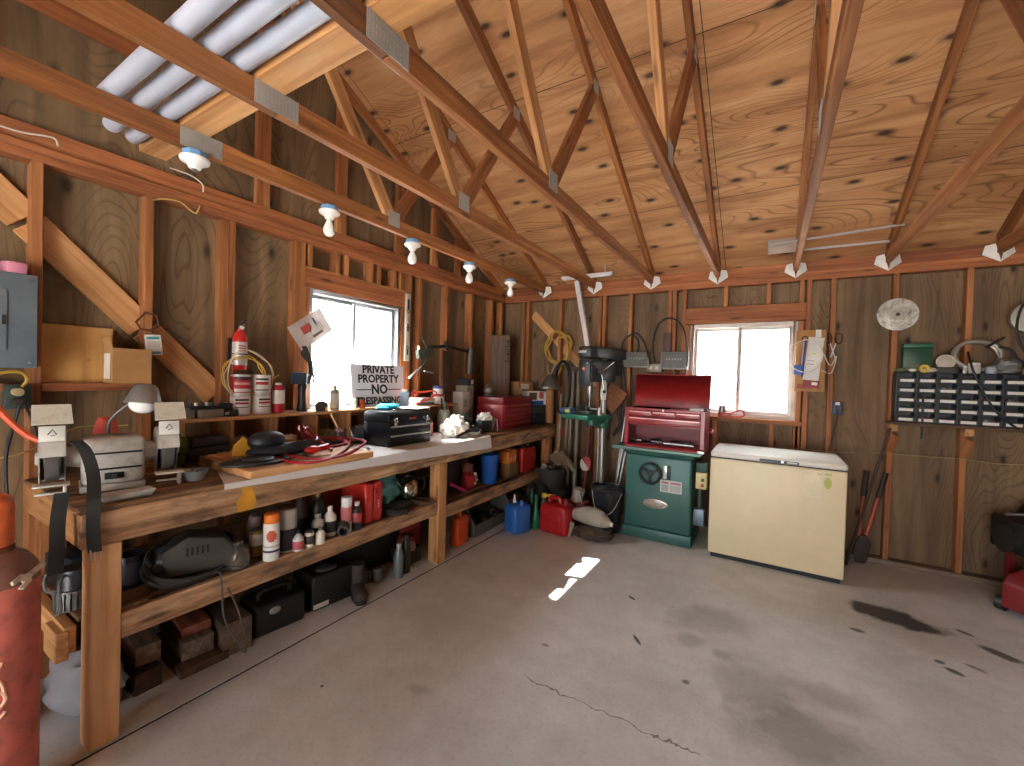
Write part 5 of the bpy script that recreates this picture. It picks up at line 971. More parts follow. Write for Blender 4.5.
t = thing('garden_engine', 'red and grey garden engine on the floor left of the middle leg', 'engine', (-2.34, 2.36, 0)); g = G(); g.box((-.09, -.08, .0), (.09, .08, .12)); g.build('engine_block', pm('433c36', .6, .3, grime=.4), t, bevel=.015); g = G(); g.cyl((0, 0, .12), (0, 0, .20), .075, .06, 20); g.build('engine_cover', pm('7d2a22', .5), t, bevel=.008); G().cyl((.07, -.06, .14), (.12, -.06, .16), .035, n=16).build('air_filter', pm('a9786a', .5), t)
for k, (x, y, lab) in enumerate(((-2.27, 2.02, 'grey glass bottle lying low under the shelf left of the slim bottles'), (-2.33, 1.95, 'small dusty jar on the floor under the shelf near the boot'))): bottle('jar', lab, 'jar', (x, y, 0), [(.035, 0), (.04, .005), (.04, .06), (.03, .075)], pm('55534d', .4), pm('6d675c', .4), .015, .032)
jerry('fuel_can', 'bright orange plastic fuel can standing right of the middle bench leg', (-2.22, 2.86, 0), (.09, .17, .27), .1, pm('d9551f', .4), pm('8a2c16', .5), capx=.0)
t = thing('tool_tote', 'grey wooden tool tote with a bar handle on the floor under the bench', 'tool tote', (-2.33, 3.36, 0), PI/2+.03); TG = pm('5a564d', .8, grime=.3)
for x in (-.33, .33): g = G(); g.prism([(-.14, 0), (.14, 0), (.14, .10), (.03, .27), (-.03, .27), (-.14, .10)], .018, TR(x-.009, 0, 0) @ Matrix(((0, 0, 1, 0), (1, 0, 0, 0), (0, 1, 0, 0), (0, 0, 0, 1)))); g.build('end_panel', TG, t, bevel=.003)
for y in (-.14, .125): G().box((-.321, y, 0), (.321, y+.015, .10)).build('side_panel', TG, t, bevel=.002)
G().box((-.321, -.125, 0), (.321, .125, .012)).build('tote_floor', TG, t); G().cyl((-.321, 0, .24), (.321, 0, .24), .014, n=12).build('handle_bar', pm('4b4036', .7), t)
rnd = random.Random(6)
for k in range(6): loose(G().box((-.05, -.03, 0), (.05, .03, .07+.03*rnd.random())).build('hand_tool', (BLACK, DSTEEL, pm('5b5248', .6))[k % 3], t, loc=(-.26+.1*k, (-.06, .05)[k % 2], .013), rot=(0, 0, rnd.random()), bevel=.006), t, 'dark tool lying inside the grey wooden tote', 'tool', 'tools in the wooden tote')
block('flat pale board lying across the floor behind the blue jug', (-2.35, 3.86, .0), (.16, .34, .16), .1, W_SHELF)
# ================================================================== red gas cylinder at the left edge
t = thing('gas_cylinder', 'tall faded red gas cylinder with chalk marks at the picture edge', 'gas cylinder', (-2.0, .285, 0)); CR = pm('c9695a', .6, 0, var=.18, grime=.4)
R = .10; G().lathe([(R*.9, 0), (R, .02), (R, .75), (R*.99, .76)], n=40).build('cylinder_body', CR, t); G().lathe([(R*.99, .76), (R*.93, .80), (R*.72, .835), (R*.42, .855)], n=40).build('shoulder', pm('84594a', .6, .1, grime=.5), t); G().lathe([(.045, .852), (.045, .866), (.04, .87)], n=24).build('neck_ring', RUST, t)
g = G(); g.lathe([(.038, .866), (.043, .88), (.043, .99), (.038, 1.015), (.02, 1.03), (0, 1.032)], n=32); cp = g.build('valve_cap', pm('d8672e', .45, grime=.25), t)
for k, (a, z, w, h) in enumerate(((-.012, .965, .009, .02), (-.012, .94, .007, .006))): G().box((.040, -w/2, z-h/2), (.0445, w/2, z+h/2)).build('cap_slot', BLACK, cp, rot=(0, 0, .0))
bpy.context.view_layer.update()
# chalked letters wrap round the cylinder
def chalk(pts, seg=5):
    g = G(); P = spline(pts, seg); g.tube([((R+.0012)*math.cos(a), (R+.0012)*math.sin(a), z) for a, z in [(q.x, q.y) for q in P]], .0045, 5); return g
ch = pm('efc0a4', .8)
for pts in ([(-.32, .485, 0), (-.36, .50, 0), (-.2, .505, 0), (-.05, .50, 0), (.05, .485, 0), (.1, .45, 0)], [(-.40, .44, 0), (-.2, .455, 0), (.02, .46, 0), (.12, .44, 0), (.05, .42, 0), (-.2, .40, 0), (-.42, .38, 0)], [(-.45, .36, 0), (-.2, .37, 0), (.0, .385, 0), (.12, .40, 0)], [(-.12, .545, 0), (-.05, .53, 0), (.04, .55, 0)]): chalk(pts).build('chalk_mark', ch, t)
# ================================================================== back wall: machine corner
# ---- chest freezer
t = thing('chest_freezer', 'large cream chest freezer with a white lid standing under the back window', 'freezer', (.046, 3.84, 0)); FZ = pm('e2d3ad', .4, var=.03)
w, d = .895, .60
G().box((-w/2, 0, .035), (w/2, d, .815)).build('freezer_body', FZ, t, bevel=.012, seg=3); G().box((-w/2+.02, .02, 0), (w/2-.02, d-.02, .035)).build('plinth', BLACK, t); G().box((-w/2+.005, .004, .815), (w/2-.005, d-.004, .824)).build('lid_gasket', BLACK, t)
G().box((-w/2, -.004, .824), (w/2, d, .868)).build('lid', pm('dcd8cf', .35, var=.03), t, bevel=.012, seg=3)
pn = G().box((-.10, -.0075, .828), (.155, -.003, .85)).build('control_panel', pm('35353a', .4), t); G().cyl((.05, -.0095, .839), (.05, -.0075, .839), .008, n=16).build('control_knob', pm('d9d9d9', .3, .6), pn); G().box((.08, -.0085, .833), (.145, -.0073, .845)).build('printed_label', pm('c9c6c0', .5), pn)
G().box((.185, -.0008, .60), (.30, .0005, .795)).build('clear_sticker', pm('ded0ac', .35), t); g = G(); g.prism([(.022*math.cos(a), .042*math.sin(a)) for a in [i*PI/8 for i in range(16)]], .0008, TR(.335, .0004, .72) @ RX(PI/2)); g.build('energy_sticker', pm('b3b258', .5), t); G().box((.315, -.0006, .775), (.355, .0004, .795)).build('energy_sticker_top', pm('bdbb6c', .5), t)
g = G(); g.tube([(.27, -.001, .79), (.285, -.001, .775), (.30, -.001, .785)], .0015, 5); g.build('marker_scribble', BLACK, t)
for x in (-.3, .3): G().box((x-.04, d-.005, .8), (x+.04, d+.02, .86)).build('hinge', DSTEEL, t, bevel=.003)
# ---- green table saw cabinet carrying the red tool chest
GN = pm('36625a', .4, .1, var=.08); t = thing('table_saw', 'green cabinet table saw with black handwheel under the red tool chest', 'table saw', (-.835, 3.90, 0))
def slab(z0, z1, a, b, g):   # tapered box: half widths/depth at z0 and z1
    (x0, y0, y1), (X0, Y0, Y1_) = a, b
    g.add([(-x0, y0, z0), (x0, y0, z0), (x0, y1, z0), (-x0, y1, z0), (-X0, Y0, z1), (X0, Y0, z1), (X0, Y1_, z1), (-X0, Y1_, z1)], [(3,2,1,0),(4,5,6,7),(0,1,5,4),(1,2,6,5),(2,3,7,6),(3,0,4,7)])
g = G(); slab(0, .10, (.297, -.006, .48), (.294, -.004, .48), g); g.build('plinth', GN, t, bevel=.008); g = G(); slab(.101, .76, (.288, 0, .475), (.285, 0, .47), g); g.build('cabinet', GN, t, bevel=.02, seg=3); g = G(); slab(.76, .80, (.285, 0, .47), (.31, -.025, .48), g); g.build('flare', GN, t, bevel=.004)
G().box((-.40, -.05, .80), (.355, .5, .826)).build('saw_table', pm('6d8a80', .4, .4), t, bevel=.004)
wh = thing('handwheel_', '', '', (0, 0, 0)); bpy.data.objects.remove(wh)
g = G(); R = .088; c = V((-.055, -.03, .605)); ax = [c+V((R*math.cos(i*PI/14), 0, R*math.sin(i*PI/14))) for i in range(28)]; g.tube(ax, .013, 10, True); g.cyl(c+V((0, .03, 0)), c-V((0, .015, 0)), .024, n=16)
for k in range(3): a = k*2*PI/3+.5; g.bar(c, c+V((R*math.cos(a), 0, R*math.sin(a))), .014, .022)
hw = g.build('handwheel', pm('23282a', .3, .5), t); G().cyl(c+V((.06, -.01, .045)), c+V((.06, -.05, .045)), .011, n=12).build('crank_knob', BLACK, hw)
G().box((.052, -.006, .57), (.082, .004, .685)).build('scale_plate', pm('c9ccc9', .3, .5), t, bevel=.002); G().box((.085, -.008, .565), (.115, .004, .69)).build('slot_cover', pm('1f3a33', .5), t, bevel=.01)
pl = G().box((.03, -.006, .455), (.21, .003, .56)).build('warning_plate', pm('c9cbc8', .45), t); 
for k, (x0, x1, z0, z1, m) in enumerate(((.04, .1, .53, .548, pm('b0686c', .5)), (.115, .2, .53, .548, pm('b0686c', .5)), (.04, .098, .465, .52, pm('a2a5a4', .5)), (.113, .2, .465, .52, pm('a9acab', .5)))): G().box((x0, -.007, z0), (x1, -.0055, z1)).build('plate_print', m, pl)
g = G(); g.prism([(.11*math.cos(a), .042*math.sin(a)) for a in [i*PI/14 for i in range(28)]], .004, TR(-.01, .0, .335) @ RX(PI/2)); bd = g.build('oval_badge', pm('a59a92', .3, .6), t, bevel=.0015)
g = G(); P = [((.085*math.cos(a)), .028*math.sin(a)) for a in [i*PI/14 for i in range(28)]]; g.tube([(-.01+x, -.004, .335+y) for x, y in P], .0022, 5, True); g.build('badge_rim', CHROME, bd)
sw = G().box((.315, .02, .52), (.40, .09, .66)).build('switch_box', pm('d3c795', .5), t, bevel=.006); 
for z, m in ((.60, pm('2f5a35', .4)), (.555, pm('a03530', .4))): G().cyl((.37, .005, z), (.37, .02, z), .014, n=14).build('push_button', m, sw)
G().box((.315, .03, .665), (.40, .09, .74)).build('switch_mount', pm('244a40', .5), t, bevel=.004); G().box((.30, .04, .20), (.385, .11, .34)).build('junction_box', pm('6f7f8d', .4, .4), t, bevel=.004); G().cyl((.345, .07, .34), (.345, .07, .52), .016, n=10).build('conduit', pm('3d454c', .5), t)
# ---- red top chest with the lid thrown open
t = thing('tool_chest', 'red tool chest with its lid thrown open standing on the green saw table', 'tool chest', (-.795, 3.875, .827)); w, d, h = .675, .31, .355; RC2 = pm('8f2a30', .4, coat=.3); DK = pm('5d1c20', .5)
g = G(); g.box((-w/2, 0, 0), (w/2, d, .03)); g.box((-w/2, d-.012, .03), (w/2, d, h)); g.box((-w/2, 0, .03), (-w/2+.035, d-.012, h)); g.box((w/2-.035, 0, .03), (w/2, d-.012, h)); g.box((-w/2+.035, 0, h-.022), (w/2-.035, .02, h)); g.box((-w/2+.035, .015, .20), (w/2-.035, d-.012, .212)); g.box((-w/2+.035, .02, .275), (w/2-.035, d-.012, .283)); g.build('chest_shell', RC2, t, bevel=.003, seg=1)
G().box((-w/2+.036, d-.05, .031), (w/2-.036, d-.014, .199)).build('bay_back', pm('7c3038', .5, grime=.3), t)
ww = (w-.07)/3
for k in range(3): dr = G().box((-w/2+.036+k*ww, -.002, .286), (-w/2+.034+(k+1)*ww, .2, .33)).build('drawer', RC2, t, bevel=.002); G().box((-w/2+.045+k*ww, -.012, .316), (-w/2+.025+(k+1)*ww, -.002, .326)).build('drawer_pull', pm('c98f8f', .35, .5), dr)
dr = G().box((-w/2+.036, -.002, .215), (w/2-.036, .2, .273)).build('drawer', RC2, t, bevel=.002); G().box((-w/2+.045, -.012, .258), (w/2-.045, -.002, .268)).build('drawer_pull', pm('c98f8f', .35, .5), dr)
g = G(); g.box((-w/2, -.012, .0), (w/2, 0, .30)); g.box((-w/2, -.012, .30), (w/2, .03, .312)); lid = g.build('lid', pm('96201f', .4, coat=.3), t, loc=(0, d+.012, h), rot=(-.08, 0, 0), bevel=.003, seg=1)
G().box((-w/2+.03, .1, h-.03), (w/2-.03, .28, h-.022)).build('top_tray', DK, t); G().cyl((.0, -.006, h-.012), (0, 0, h-.012), .009, n=12).build('lock', CHROME, t); 
g = G(); g.box((w/2-.05, -.004, .0), (w/2, -.001, .02)); g.build('hasp', STEEL, t); G().tube(spline([(w/2+.01, .08, h*.55), (w/2+.04, .08, h*.5), (w/2+.04, .24, h*.5), (w/2+.01, .24, h*.55)], 4), .008).build('side_handle', pm('8f2a30', .4), t)
rnd = random.Random(4)
for k in range(9):
    x = -.26+.06*k; y0 = .05+rnd.random()*.1; o = G().cyl((x, y0, .045+.008*(k % 3)), (x+.12*rnd.uniform(-1, 1), y0+.08*rnd.random(), .045+.008*(k % 3)), .008, n=8).build('wrench', (DSTEEL, STEEL, BLACK)[k % 3], t); loose(o, t, 'slim wrench lying in the open bay of the red tool chest', 'wrench', 'wrenches in the red chest bay')
o = G().cyl((.0, .03, .055), (.25, .06, .05), .012, n=10).build('ratchet', STEEL, t); loose(o, t, 'longest bright steel ratchet bar at the front of the red chest bay', 'ratchet')
p = V((-.53, 3.885, 1.183)); t = thing('white_tool', 'white handled tool lying on the red chest edge under the lid', 'tool', p); G().cyl((-.05, 0, .012), (.06, 0, .012), .011, n=12).build('handle', pm('dcd9d4', .4), t); G().cyl((.06, 0, .012), (.085, 0, .012), .015, n=12).build('collar', BLACK, t)
t = thing('clamp_tool', 'small red tool with tin on the window sill right of the chest lid', 'tool', (-.36, 4.42, 1.109)); G().box((-.05, -.04, 0), (.06, .03, .05)).build('tool_body', pm('9a2f2c', .4), t, bevel=.006); G().tube(spline([(.05, 0, .04), (.14, -.0, .075), (.16, 0, .05), (.15, 0, .02), (.05, 0, .01)], 4), .009).build('tool_frame', pm('b23a34', .4), t); G().cyl((-.02, 0, .05), (-.02, 0, .11), .03, n=18).build('tin', pm('8b8d8c', .35, .6), t)
# ---- drill press, facing out of the corner
t = thing('drill_press', 'tall drill press with dark head and green table in the corner', 'drill press', (-1.46, 4.22, 0), -.33); DG = pm('2b2d30', .4, .2); GT = pm('2f7561', .4, .15)
G().box((-.13, -.14, 0), (.13, .12, .05)).build('base', pm('2c4a43', .5), t, bevel=.012); G().cyl((0, 0, .05), (0, 0, 1.70), .029, n=26).build('column', pm('a5a5a0', .35, .6), t); G().cyl((0, 0, .05), (0, 0, .12), .06, n=24).build('column_collar', pm('2c4a43', .5), t)
tb = G().box((-.24, -.36, 1.03), (.10, .0, 1.075)).build('work_table', GT, t, bevel=.004); g = G(); g.cyl((0, 0, .93), (0, 0, 1.045), .062, n=24); g.box((-.05, -.2, .985), (.05, 0, 1.045)); g.cyl((0, -.18, .97), (0, -.18, 1.045), .06, n=20); g.build('table_bracket', pm('22594b', .4), t, bevel=.004); G().cyl((-.08, -.02, .98), (-.16, -.03, .98), .014, n=10).build('table_crank', BLACK, t)
G().tube([(-.05, .0, .12), (-.052, .0, 1.04)], .009, 8).build('rack_bar', STEEL, t)
g = G(); P = [(-.30, 1.40), (.05, 1.40), (.08, 1.44), (.08, 1.62), (-.30, 1.62)]; g.prism(P, .17, Matrix(((0, 0, 1, -.085), (1, 0, 0, 0), (0, 1, 0, 0), (0, 0, 0, 1)))); g.build('head', DG, t, bevel=.012)
g = G(); pts = [(.12*math.cos(a)*.95, -.22+.13*math.sin(a)) for a in [PI+i*PI/10 for i in range(11)]]+[(.1, .24), (-.1, .24)]; g.prism(pts, .115, z0=1.635); pc = g.build('pulley_cover', pm('232427', .4), t, bevel=.022, seg=3)
g = G()
for k in range(6): g.box((-.05+.017*k, -.353+.0016*abs(k-2.5), 1.685), (-.039+.017*k, -.345, 1.703+.006*(k % 2)))
g.build('brand_lettering', pm('c9c9c6', .4), pc)
fp = G().box((-.07, -.315, 1.36), (.07, -.298, 1.60)).build('front_panel', pm('303338', .4), t, bevel=.004); G().cyl((0, -.322, 1.53), (0, -.314, 1.53), .024, n=4).build('orange_badge', pm('d8693a', .4), fp); G().cyl((.04, -.322, 1.585), (.04, -.314, 1.585), .008, n=10).build('indicator', pm('b9b9b4', .4), fp)
g = G(); g.cyl((0, -.22, 1.30), (0, -.22, 1.40), .028, n=20); g.cyl((0, -.22, 1.24), (0, -.22, 1.30), .022, .03, 20); g.cyl((0, -.22, 1.15), (0, -.22, 1.24), .006, n=10); g.build('chuck', pm('8c8a86', .3, .8), t)
g = G(); g.cyl((-.0, .16, 1.47), (0, .16, 1.62), .075, n=24); g.build('motor', BLACK, t); g = G(); g.cyl((.085, -.20, 1.5), (.13, -.2, 1.5), .03, n=18); g.build('feed_hub', DSTEEL, t)
for k in range(3): a = .6+k*2*PI/3; p0 = V((.12, -.2, 1.5)); p1 = p0+V((.03, .19*math.cos(a), .19*math.sin(a))); ha = G().cyl(p0, p1, .0075, n=10).build('feed_handle', CHROME, t); G().ball(p1, .016, 12, 8).build('handle_ball', BLACK, ha)
vz = 1.0765
t = thing('drill_vise', 'grey drill vise clamped on the green drill press table', 'vise', (-1.60, 4.10, vz), -.3); g = G(); g.box((-.09, -.06, 0), (.09, .06, .03)); g.box((-.08, -.055, .03), (-.045, .055, .085)); g.box((.02, -.05, .03), (.055, .05, .085)); g.build('vise_body', pm('4b4b48', .4, .6), t, bevel=.004); G().cyl((.055, 0, .055), (.14, 0, .055), .01, n=12).build('vise_screw', STEEL, t)
carton('blue_packet', 'blue and yellow packet on the left of the drill press table', (-1.78, 4.05, vz), (.14, .08, .05), -.3, pm('4a5d8c', .5), [('T', .45, .2, .9, .8, pm('c9d04a', .5)), ('F', .5, .2, .9, .8, pm('b9c04a', .5))]); 
bottle('marker', 'white cylinder standing at the right edge of the green table', 'bottle', (-1.42, 3.99, vz), [(.013, 0), (.014, .002), (.014, .055)], WHITE, WHITE, .02, .01)
for k in range(4): o = G().tube([(.03*math.cos(a), .03*math.sin(a)*.8, .006+.004*math.sin(3*a)) for a in [i*PI/8 for i in range(16)]], .005, 6, True).build('metal_ring', pm('b9b7b2', .3, .8), loc=(-1.76+.045*k, 4.2-.01*k, vz+.004*k), rot=(.3*k, .2, 0)); tag(o, 'shiny metal ring in the heap of hardware behind the drill vise', 'ring', 'metal rings on the drill press table')
g = G(); g.sheet(lambda u, v: ((u-.5)*.07*(1-abs(v-.5)), .02*math.sin(v*5+u*3), -.19*v), 8, 14, .003); tag(g.build('white_rag', pm('d9d6d0', .9), loc=atY(604, 381, 4.03)+V((0, 0, .005))), 'white rag hanging from the drill press handle', 'rag')
o = G().box((-.10, -.012, -.13), (.10, .012, .13)).build('brown_board', wood('board_brown', '6d3f1f', '8c5630', 'a06a40'), loc=atY(613, 398, 4.34), rot=(0, .6, 0), bevel=.003); tag(o, 'reddish brown board leaning behind the drill press', 'board')
# ---- corner wall things
t = thing('extension_cord', 'yellow extension cord coiled on the corner wall', 'cord', (-2.085, 4.43, 1.79)); G().tube(spline(coil((0, 0, -.02), (.15, -1, .05), .14, 6, .009, .4, 2, 16, 1.25), 3), .0075, 7).build('cord_loops', pm('b08a2e', .45), t); g = G(); g.tube(spline([(.02, -.03, -.17), (.06, -.04, -.27), (-.02, -.04, -.34), (-.1, -.03, -.3), (-.12, -.03, -.2)]), .0075); g.build('cord_tail', pm('b08a2e', .45), t); G().box((-.1, -.05, .06), (-.06, -.03, .12)).build('hook', pm('6d2a26', .5), t, rot=(0, .5, 0))
t = thing('hose_loop', 'black rubber hose loop hanging in the corner left of the drill press', 'hose', (-1.99, 4.36, 1.33)); G().tube(spline(coil((0, 0, 0), (.35, -1, 0), .085, 2.5, .02, .1, 8, 16, 3.4), 3), .013, 8).build('hose_loops', RUBBER, t)
t = thing('lantern', 'grey conical lantern on a wooden post in the corner', 'lantern', (-2.10, 4.28, 1.28)); G().lathe([(.02, .19), (.05, .16), (.10, .08), (.115, .05), (.115, .03), (.09, .02)][::-1], n=28).build('lantern_top', pm('6f6a62', .4, .5), t); G().cyl((0, 0, -.35), (0, 0, .02), .045, n=20).build('wooden_post', pm('9a6a3c', .7), t); G().box((-.03, -.118, .03), (.03, -.112, .05)).build('name_plate', pm('b5b1a8', .4), t); G().tube(spline([(0, 0, .18), (.03, 0, .26), (.07, 0, .32)]), .006).build('cable', pm('8f8878', .5), t)
# leaning long handled tools, each its own thing
def leaner(name, lab, b, tp, r, m, cat, head=None):
    t = thing(name, lab, cat, b); v = V(tp)-V(b); G().cyl((0, 0, 0), v, r, r*.9, 10).build('handle', m, t)
    if head: head(t, v)
    return t
WH = pm('8f7a5c', .7); WP = pm('a39479', .7)
def shovel(t, v): g = G(); u = v.normalized(); x, y, z = frame(u); g.add([tuple(x*a+u*b+y*c) for a, b, c in ((-.09, .26, .0), (.09, .26, .0), (.10, .1, .015), (.0, -.02, .02), (-.10, .1, .015), (-.09, .26, .006), (.09, .26, .006), (.10, .1, .022), (.0, -.02, .027), (-.10, .1, .022))], [(4, 3, 2, 1, 0), (5, 6, 7, 8, 9), (0, 1, 6, 5), (1, 2, 7, 6), (2, 3, 8, 7), (3, 4, 9, 8), (4, 0, 5, 9)]); g.build('blade', DSTEEL, t)
leaner('shovel', 'pale handled shovel leaning in the corner beside the bench end', (-2.03, 4.36, .02), (-2.05, 4.47, 1.25), .017, WP, 'shovel', shovel)
leaner('rake', 'wooden handle with red tag leaning second from the bench end', (-1.96, 4.36, .0), (-1.965, 4.475, 1.02), .022, WH, 'rake', lambda t, v: G().box((-.02, -.03, .78), (.02, -.02, .86)).build('red_tag', pm('a03028', .5), t, loc=(-.04, .10, 0)))
leaner('wooden_pole', 'grey wooden pole leaning in the corner, left one of the tall pair', (-1.90, 4.36, 0), (-1.915, 4.48, 1.52), .02, pm('8c8478', .7), 'pole'); leaner('wooden_pole', 'grey wooden pole leaning in the corner, right one of the tall pair', (-1.81, 4.36, 0), (-1.845, 4.48, 1.52), .02, pm('8c8478', .7), 'pole')
o = G().box((-.11, -.03, 0), (.11, .03, .03)).build('pole_cap', pm('5f564a', .7), loc=(-1.87, 4.44, 1.53), bevel=.003); o = tag(o, 'short dark board resting across the tops of the grey poles', 'board')
def paddle(t, v):
    u = v.normalized(); x, y, z = frame(u); n = 20
    for s, m in ((0, pm('a82a35', .5)), (1, pm('c4bfb4', .5))):
        P = [(.062*math.cos(a), .075*math.sin(a)) for a in [(-.75+s*PI)+i*PI/10 for i in range(11)]]
        g = G(); T = Matrix((y, u, x)).transposed().to_4x4(); T.translation = u*.53; g.prism(P, .03, T); g.build('blade_half', m, t, bevel=.004)
leaner('paddle', 'short red and white round headed paddle with brown shaft', (-1.65, 4.20, .0), (-1.67, 4.42, 1.04), .022, pm('6a3428', .6), 'paddle', paddle)
leaner('wooden_pole', 'thin brown stick leaning just right of the red and white paddle', (-1.68, 4.42, 0), (-1.66, 4.48, 1.05), .016, pm('6d4a32', .7), 'pole')
o = leaner('angled_timber', 'bent grey timber leaning over the black tub in the corner', (-1.72, 4.13, .0), (-1.72, 4.14, .50), .02, pm('7c7466', .7), 'timber', lambda t, v: G().bar((0, 0, .47), (-.16, .02, .66), .04, .04).build('arm', pm('7c7466', .7), t))
for k, (a, b, lab) in enumerate((((-1.40, 4.40, .30), (-1.30, 4.46, 1.05), 'thin aluminium rod leaning left of the green saw, longest of three'), ((-1.345, 4.16, .30), (-1.245, 4.25, .80), 'thin aluminium rod against the saw table corner, middle of three'), ((-1.31, 4.13, .28), (-1.20, 4.20, .78), 'thin aluminium rod nearest the green saw cabinet'))):
    leaner('aluminium_rod', lab, (a[0], a[1], 0), b, .01, pm('b7bab7', .3, .8), 'rod')
# two grey control boxes with looping cables, outlet between
def ctrl(lab, x0, x1, z0, z1, loops, sk):
    t = thing('control_box', lab, 'control box', ((x0+x1)/2, 4.495, (z0+z1)/2)); w, h = x1-x0, z1-z0
    g = G(); g.add([(-w/2+sk, -.09, -h/2), (w/2, -.09, -h/2), (w/2, 0, -h/2), (-w/2+sk, 0, -h/2), (-w/2, -.05, h/2), (w/2-sk, -.05, h/2), (w/2-sk, 0, h/2), (-w/2, 0, h/2)], [(3,2,1,0),(4,5,6,7),(0,1,5,4),(1,2,6,5),(2,3,7,6),(3,0,4,7)]); g.build('box_shell', pm('8f938f', .4, .4), t, bevel=.004)
    g = G(); e = .86; yb, yt = -.0925, -.0525
    g.add([((-w/2+sk)*e, yb+.003, -h/2*e), (w/2*e, yb+.003, -h/2*e), ((w/2-sk)*e, yt-.003, h/2*e), (-w/2*e, yt-.003, h/2*e), ((-w/2+sk)*e, yb+.012, -h/2*e), (w/2*e, yb+.012, -h/2*e), ((w/2-sk)*e, yt+.006, h/2*e), (-w/2*e, yt+.006, h/2*e)], [(0, 1, 2, 3), (7, 6, 5, 4), (0, 4, 5, 1), (1, 5, 6, 2), (2, 6, 7, 3), (3, 7, 4, 0)]); fp = g.build('face_plate', pm('777d7b', .4, .3), t)
    g = G(); 
    for k in range(6): g.cbox((-w*.25+k*w*.1, -.079, .01+.004*(k % 2)), (.012, .008, .018))
    g.build('face_lettering', pm('aab0ae', .4), fp)
    for pts in loops: G().tube(spline([V(p)-V(t.location) for p in pts], 7), .009, 7).build('cable', BLACK, t)
Yq = lambda x, y, d=4.42: atY(x, y, d)
ctrl('left grey control box with black cable loops above the red chest', -1.345, -1.055, 1.565, 1.725, [[Yq(622, 400), Yq(621, 370), Yq(622, 345), Yq(630, 335), Yq(638, 340), Yq(638, 352)], [Yq(626, 338), Yq(636, 333), Yq(645, 344), Yq(648, 358)], [Yq(631, 372), Yq(632, 385), Yq(631, 400)], [Yq(622, 365), Yq(625, 385), Yq(627, 405), Yq(618, 418)]], .03)
ctrl('right grey control box with a wide black cable loop beside the window', -.955, -.695, 1.55, 1.725, [[Yq(655, 362), Yq(653, 345), Yq(658, 325), Yq(670, 318), Yq(682, 326), Yq(687, 345), Yq(687, 365), Yq(683, 380)]], .0)
t = thing('wall_outlet', 'grey outlet box between the two control boxes', 'outlet', (-1.02, 4.49, 1.56)); G().box((-.07, -.045, -.04), (.07, 0, .04)).build('outlet_box', pm('9a988f', .5), t, bevel=.004)
for x in (-.03, .03): G().cyl((x, -.05, 0), (x, -.045, 0), .018, n=14).build('receptacle', pm('c9c6bb', .5), t)
o = G().box((-.038, -.06, -.095), (.038, 0, .095)).build('wooden_block', pm('4e2f2c', .6), loc=(-.90, 4.497, 1.82), bevel=.003); tag(o, 'dark purple brown block fixed to the stud above the right control box', 'block')
cord('wire', 'thin grey wires dangling under the outlet between the control boxes', [Yq(648, 371), Yq(655, 377), Yq(662, 372), Yq(668, 378), Yq(676, 372)], .004, pm('7d7a72', .5))
cord('air_hose', 'black cables bunched on the wall between drill press and red chest', [Yq(622, 402), Yq(618, 412), Yq(620, 425), Yq(613, 435)], .016, BLACK, 'hose')
# ---- floor cluster in front of the corner
t = jerry('water_jug', 'blue plastic jug with white spout on the floor at the bench end', (-1.965, 3.40, 0), (.17, .20, .30), -.35, pm('2f68b5', .4), pm('2f68b5', .4), 'jug', False); G().lathe([(.012, .25), (.02, .26), (.01, .30), (.006, .33), (0, .335)], TR(-.05, .0, 0), 14).build('spout', WHITE, t); G().box((-.0865, -.07, .04), (-.0845, .07, .19)).build('paper_label', pm('6d7f9c', .5), t)
bottle('bottle', 'slim green plastic bottle between the blue jug and the red can', 'bottle', (-1.87, 3.58, 0), [(.04, 0), (.045, .006), (.045, .12), (.03, .16), (.02, .2), (.018, .29), (.02, .3)], pm('1f6b45', .35), pm('1c5a3a', .4), .02, .021)
bottle('bottle', 'dark green bottle just behind the slim green plastic bottle', 'bottle', (-1.97, 3.68, 0), [(.04, 0), (.045, .006), (.045, .18), (.02, .25), (.018, .33)], pm('20452f', .35), BLACK, .02, .02)
t = thing('spray_bottle', 'clear spray bottle with yellow trigger beside the red fuel can', 'spray bottle', (-1.865, 3.73, 0), .2); G().lathe([(.036, 0), (.042, .006), (.042, .17), (.03, .22), (.016, .245), (.016, .26)], n=22).build('bottle_body', pm('9a8c85', .2, trans=.5), t); G().lathe([(.0426, .04), (.0432, .042), (.0432, .15), (.0426, .152)], n=22, caps=False).build('paper_label', pm('a5646a', .5), t); g = G(); g.box((-.02, -.015, .255), (.03, .015, .30)); g.box((.03, -.012, .27), (.12, .012, .295)); g.bar((.05, 0, .27), (.06, 0, .225), .012, .01); g.build('trigger_head', pm('d9b82a', .45), t, bevel=.003)
jerry('fuel_can', 'red plastic fuel can standing on the floor in front of the corner', (-1.655, 3.60, 0), (.285, .19, .315), -.12, pm('b01f24', .4), pm('7d1518', .4))
t = thing('rubber_tub', 'grey rubber tub heaped with scraps standing on a dark crate', 'tub', (-1.93, 4.02, .285)); G().lathe([(.115, 0), (.12, .005), (.145, .2), (.15, .21), (.14, .21), (.112, .012), (0, .01)], n=32).build('tub_body', pm('34332f', .7), t)
rnd = random.Random(8)
for k in range(8): a = rnd.uniform(0, 6.28); G().box((-.04, -.02, 0), (.04, .02, .03)).build('scrap', (BLACK, DSTEEL, pm('8d877c', .7), pm('4a4038', .7))[k % 4], t, loc=(.075*math.cos(a), .075*math.sin(a), .17+.008*k), rot=(rnd.random(), rnd.random(), rnd.random()*3), bevel=.004); loose(bpy.context.scene.collection.objects[-1], t, 'dark scrap heaped in the grey rubber tub', 'scrap', 'scraps in the rubber tub')
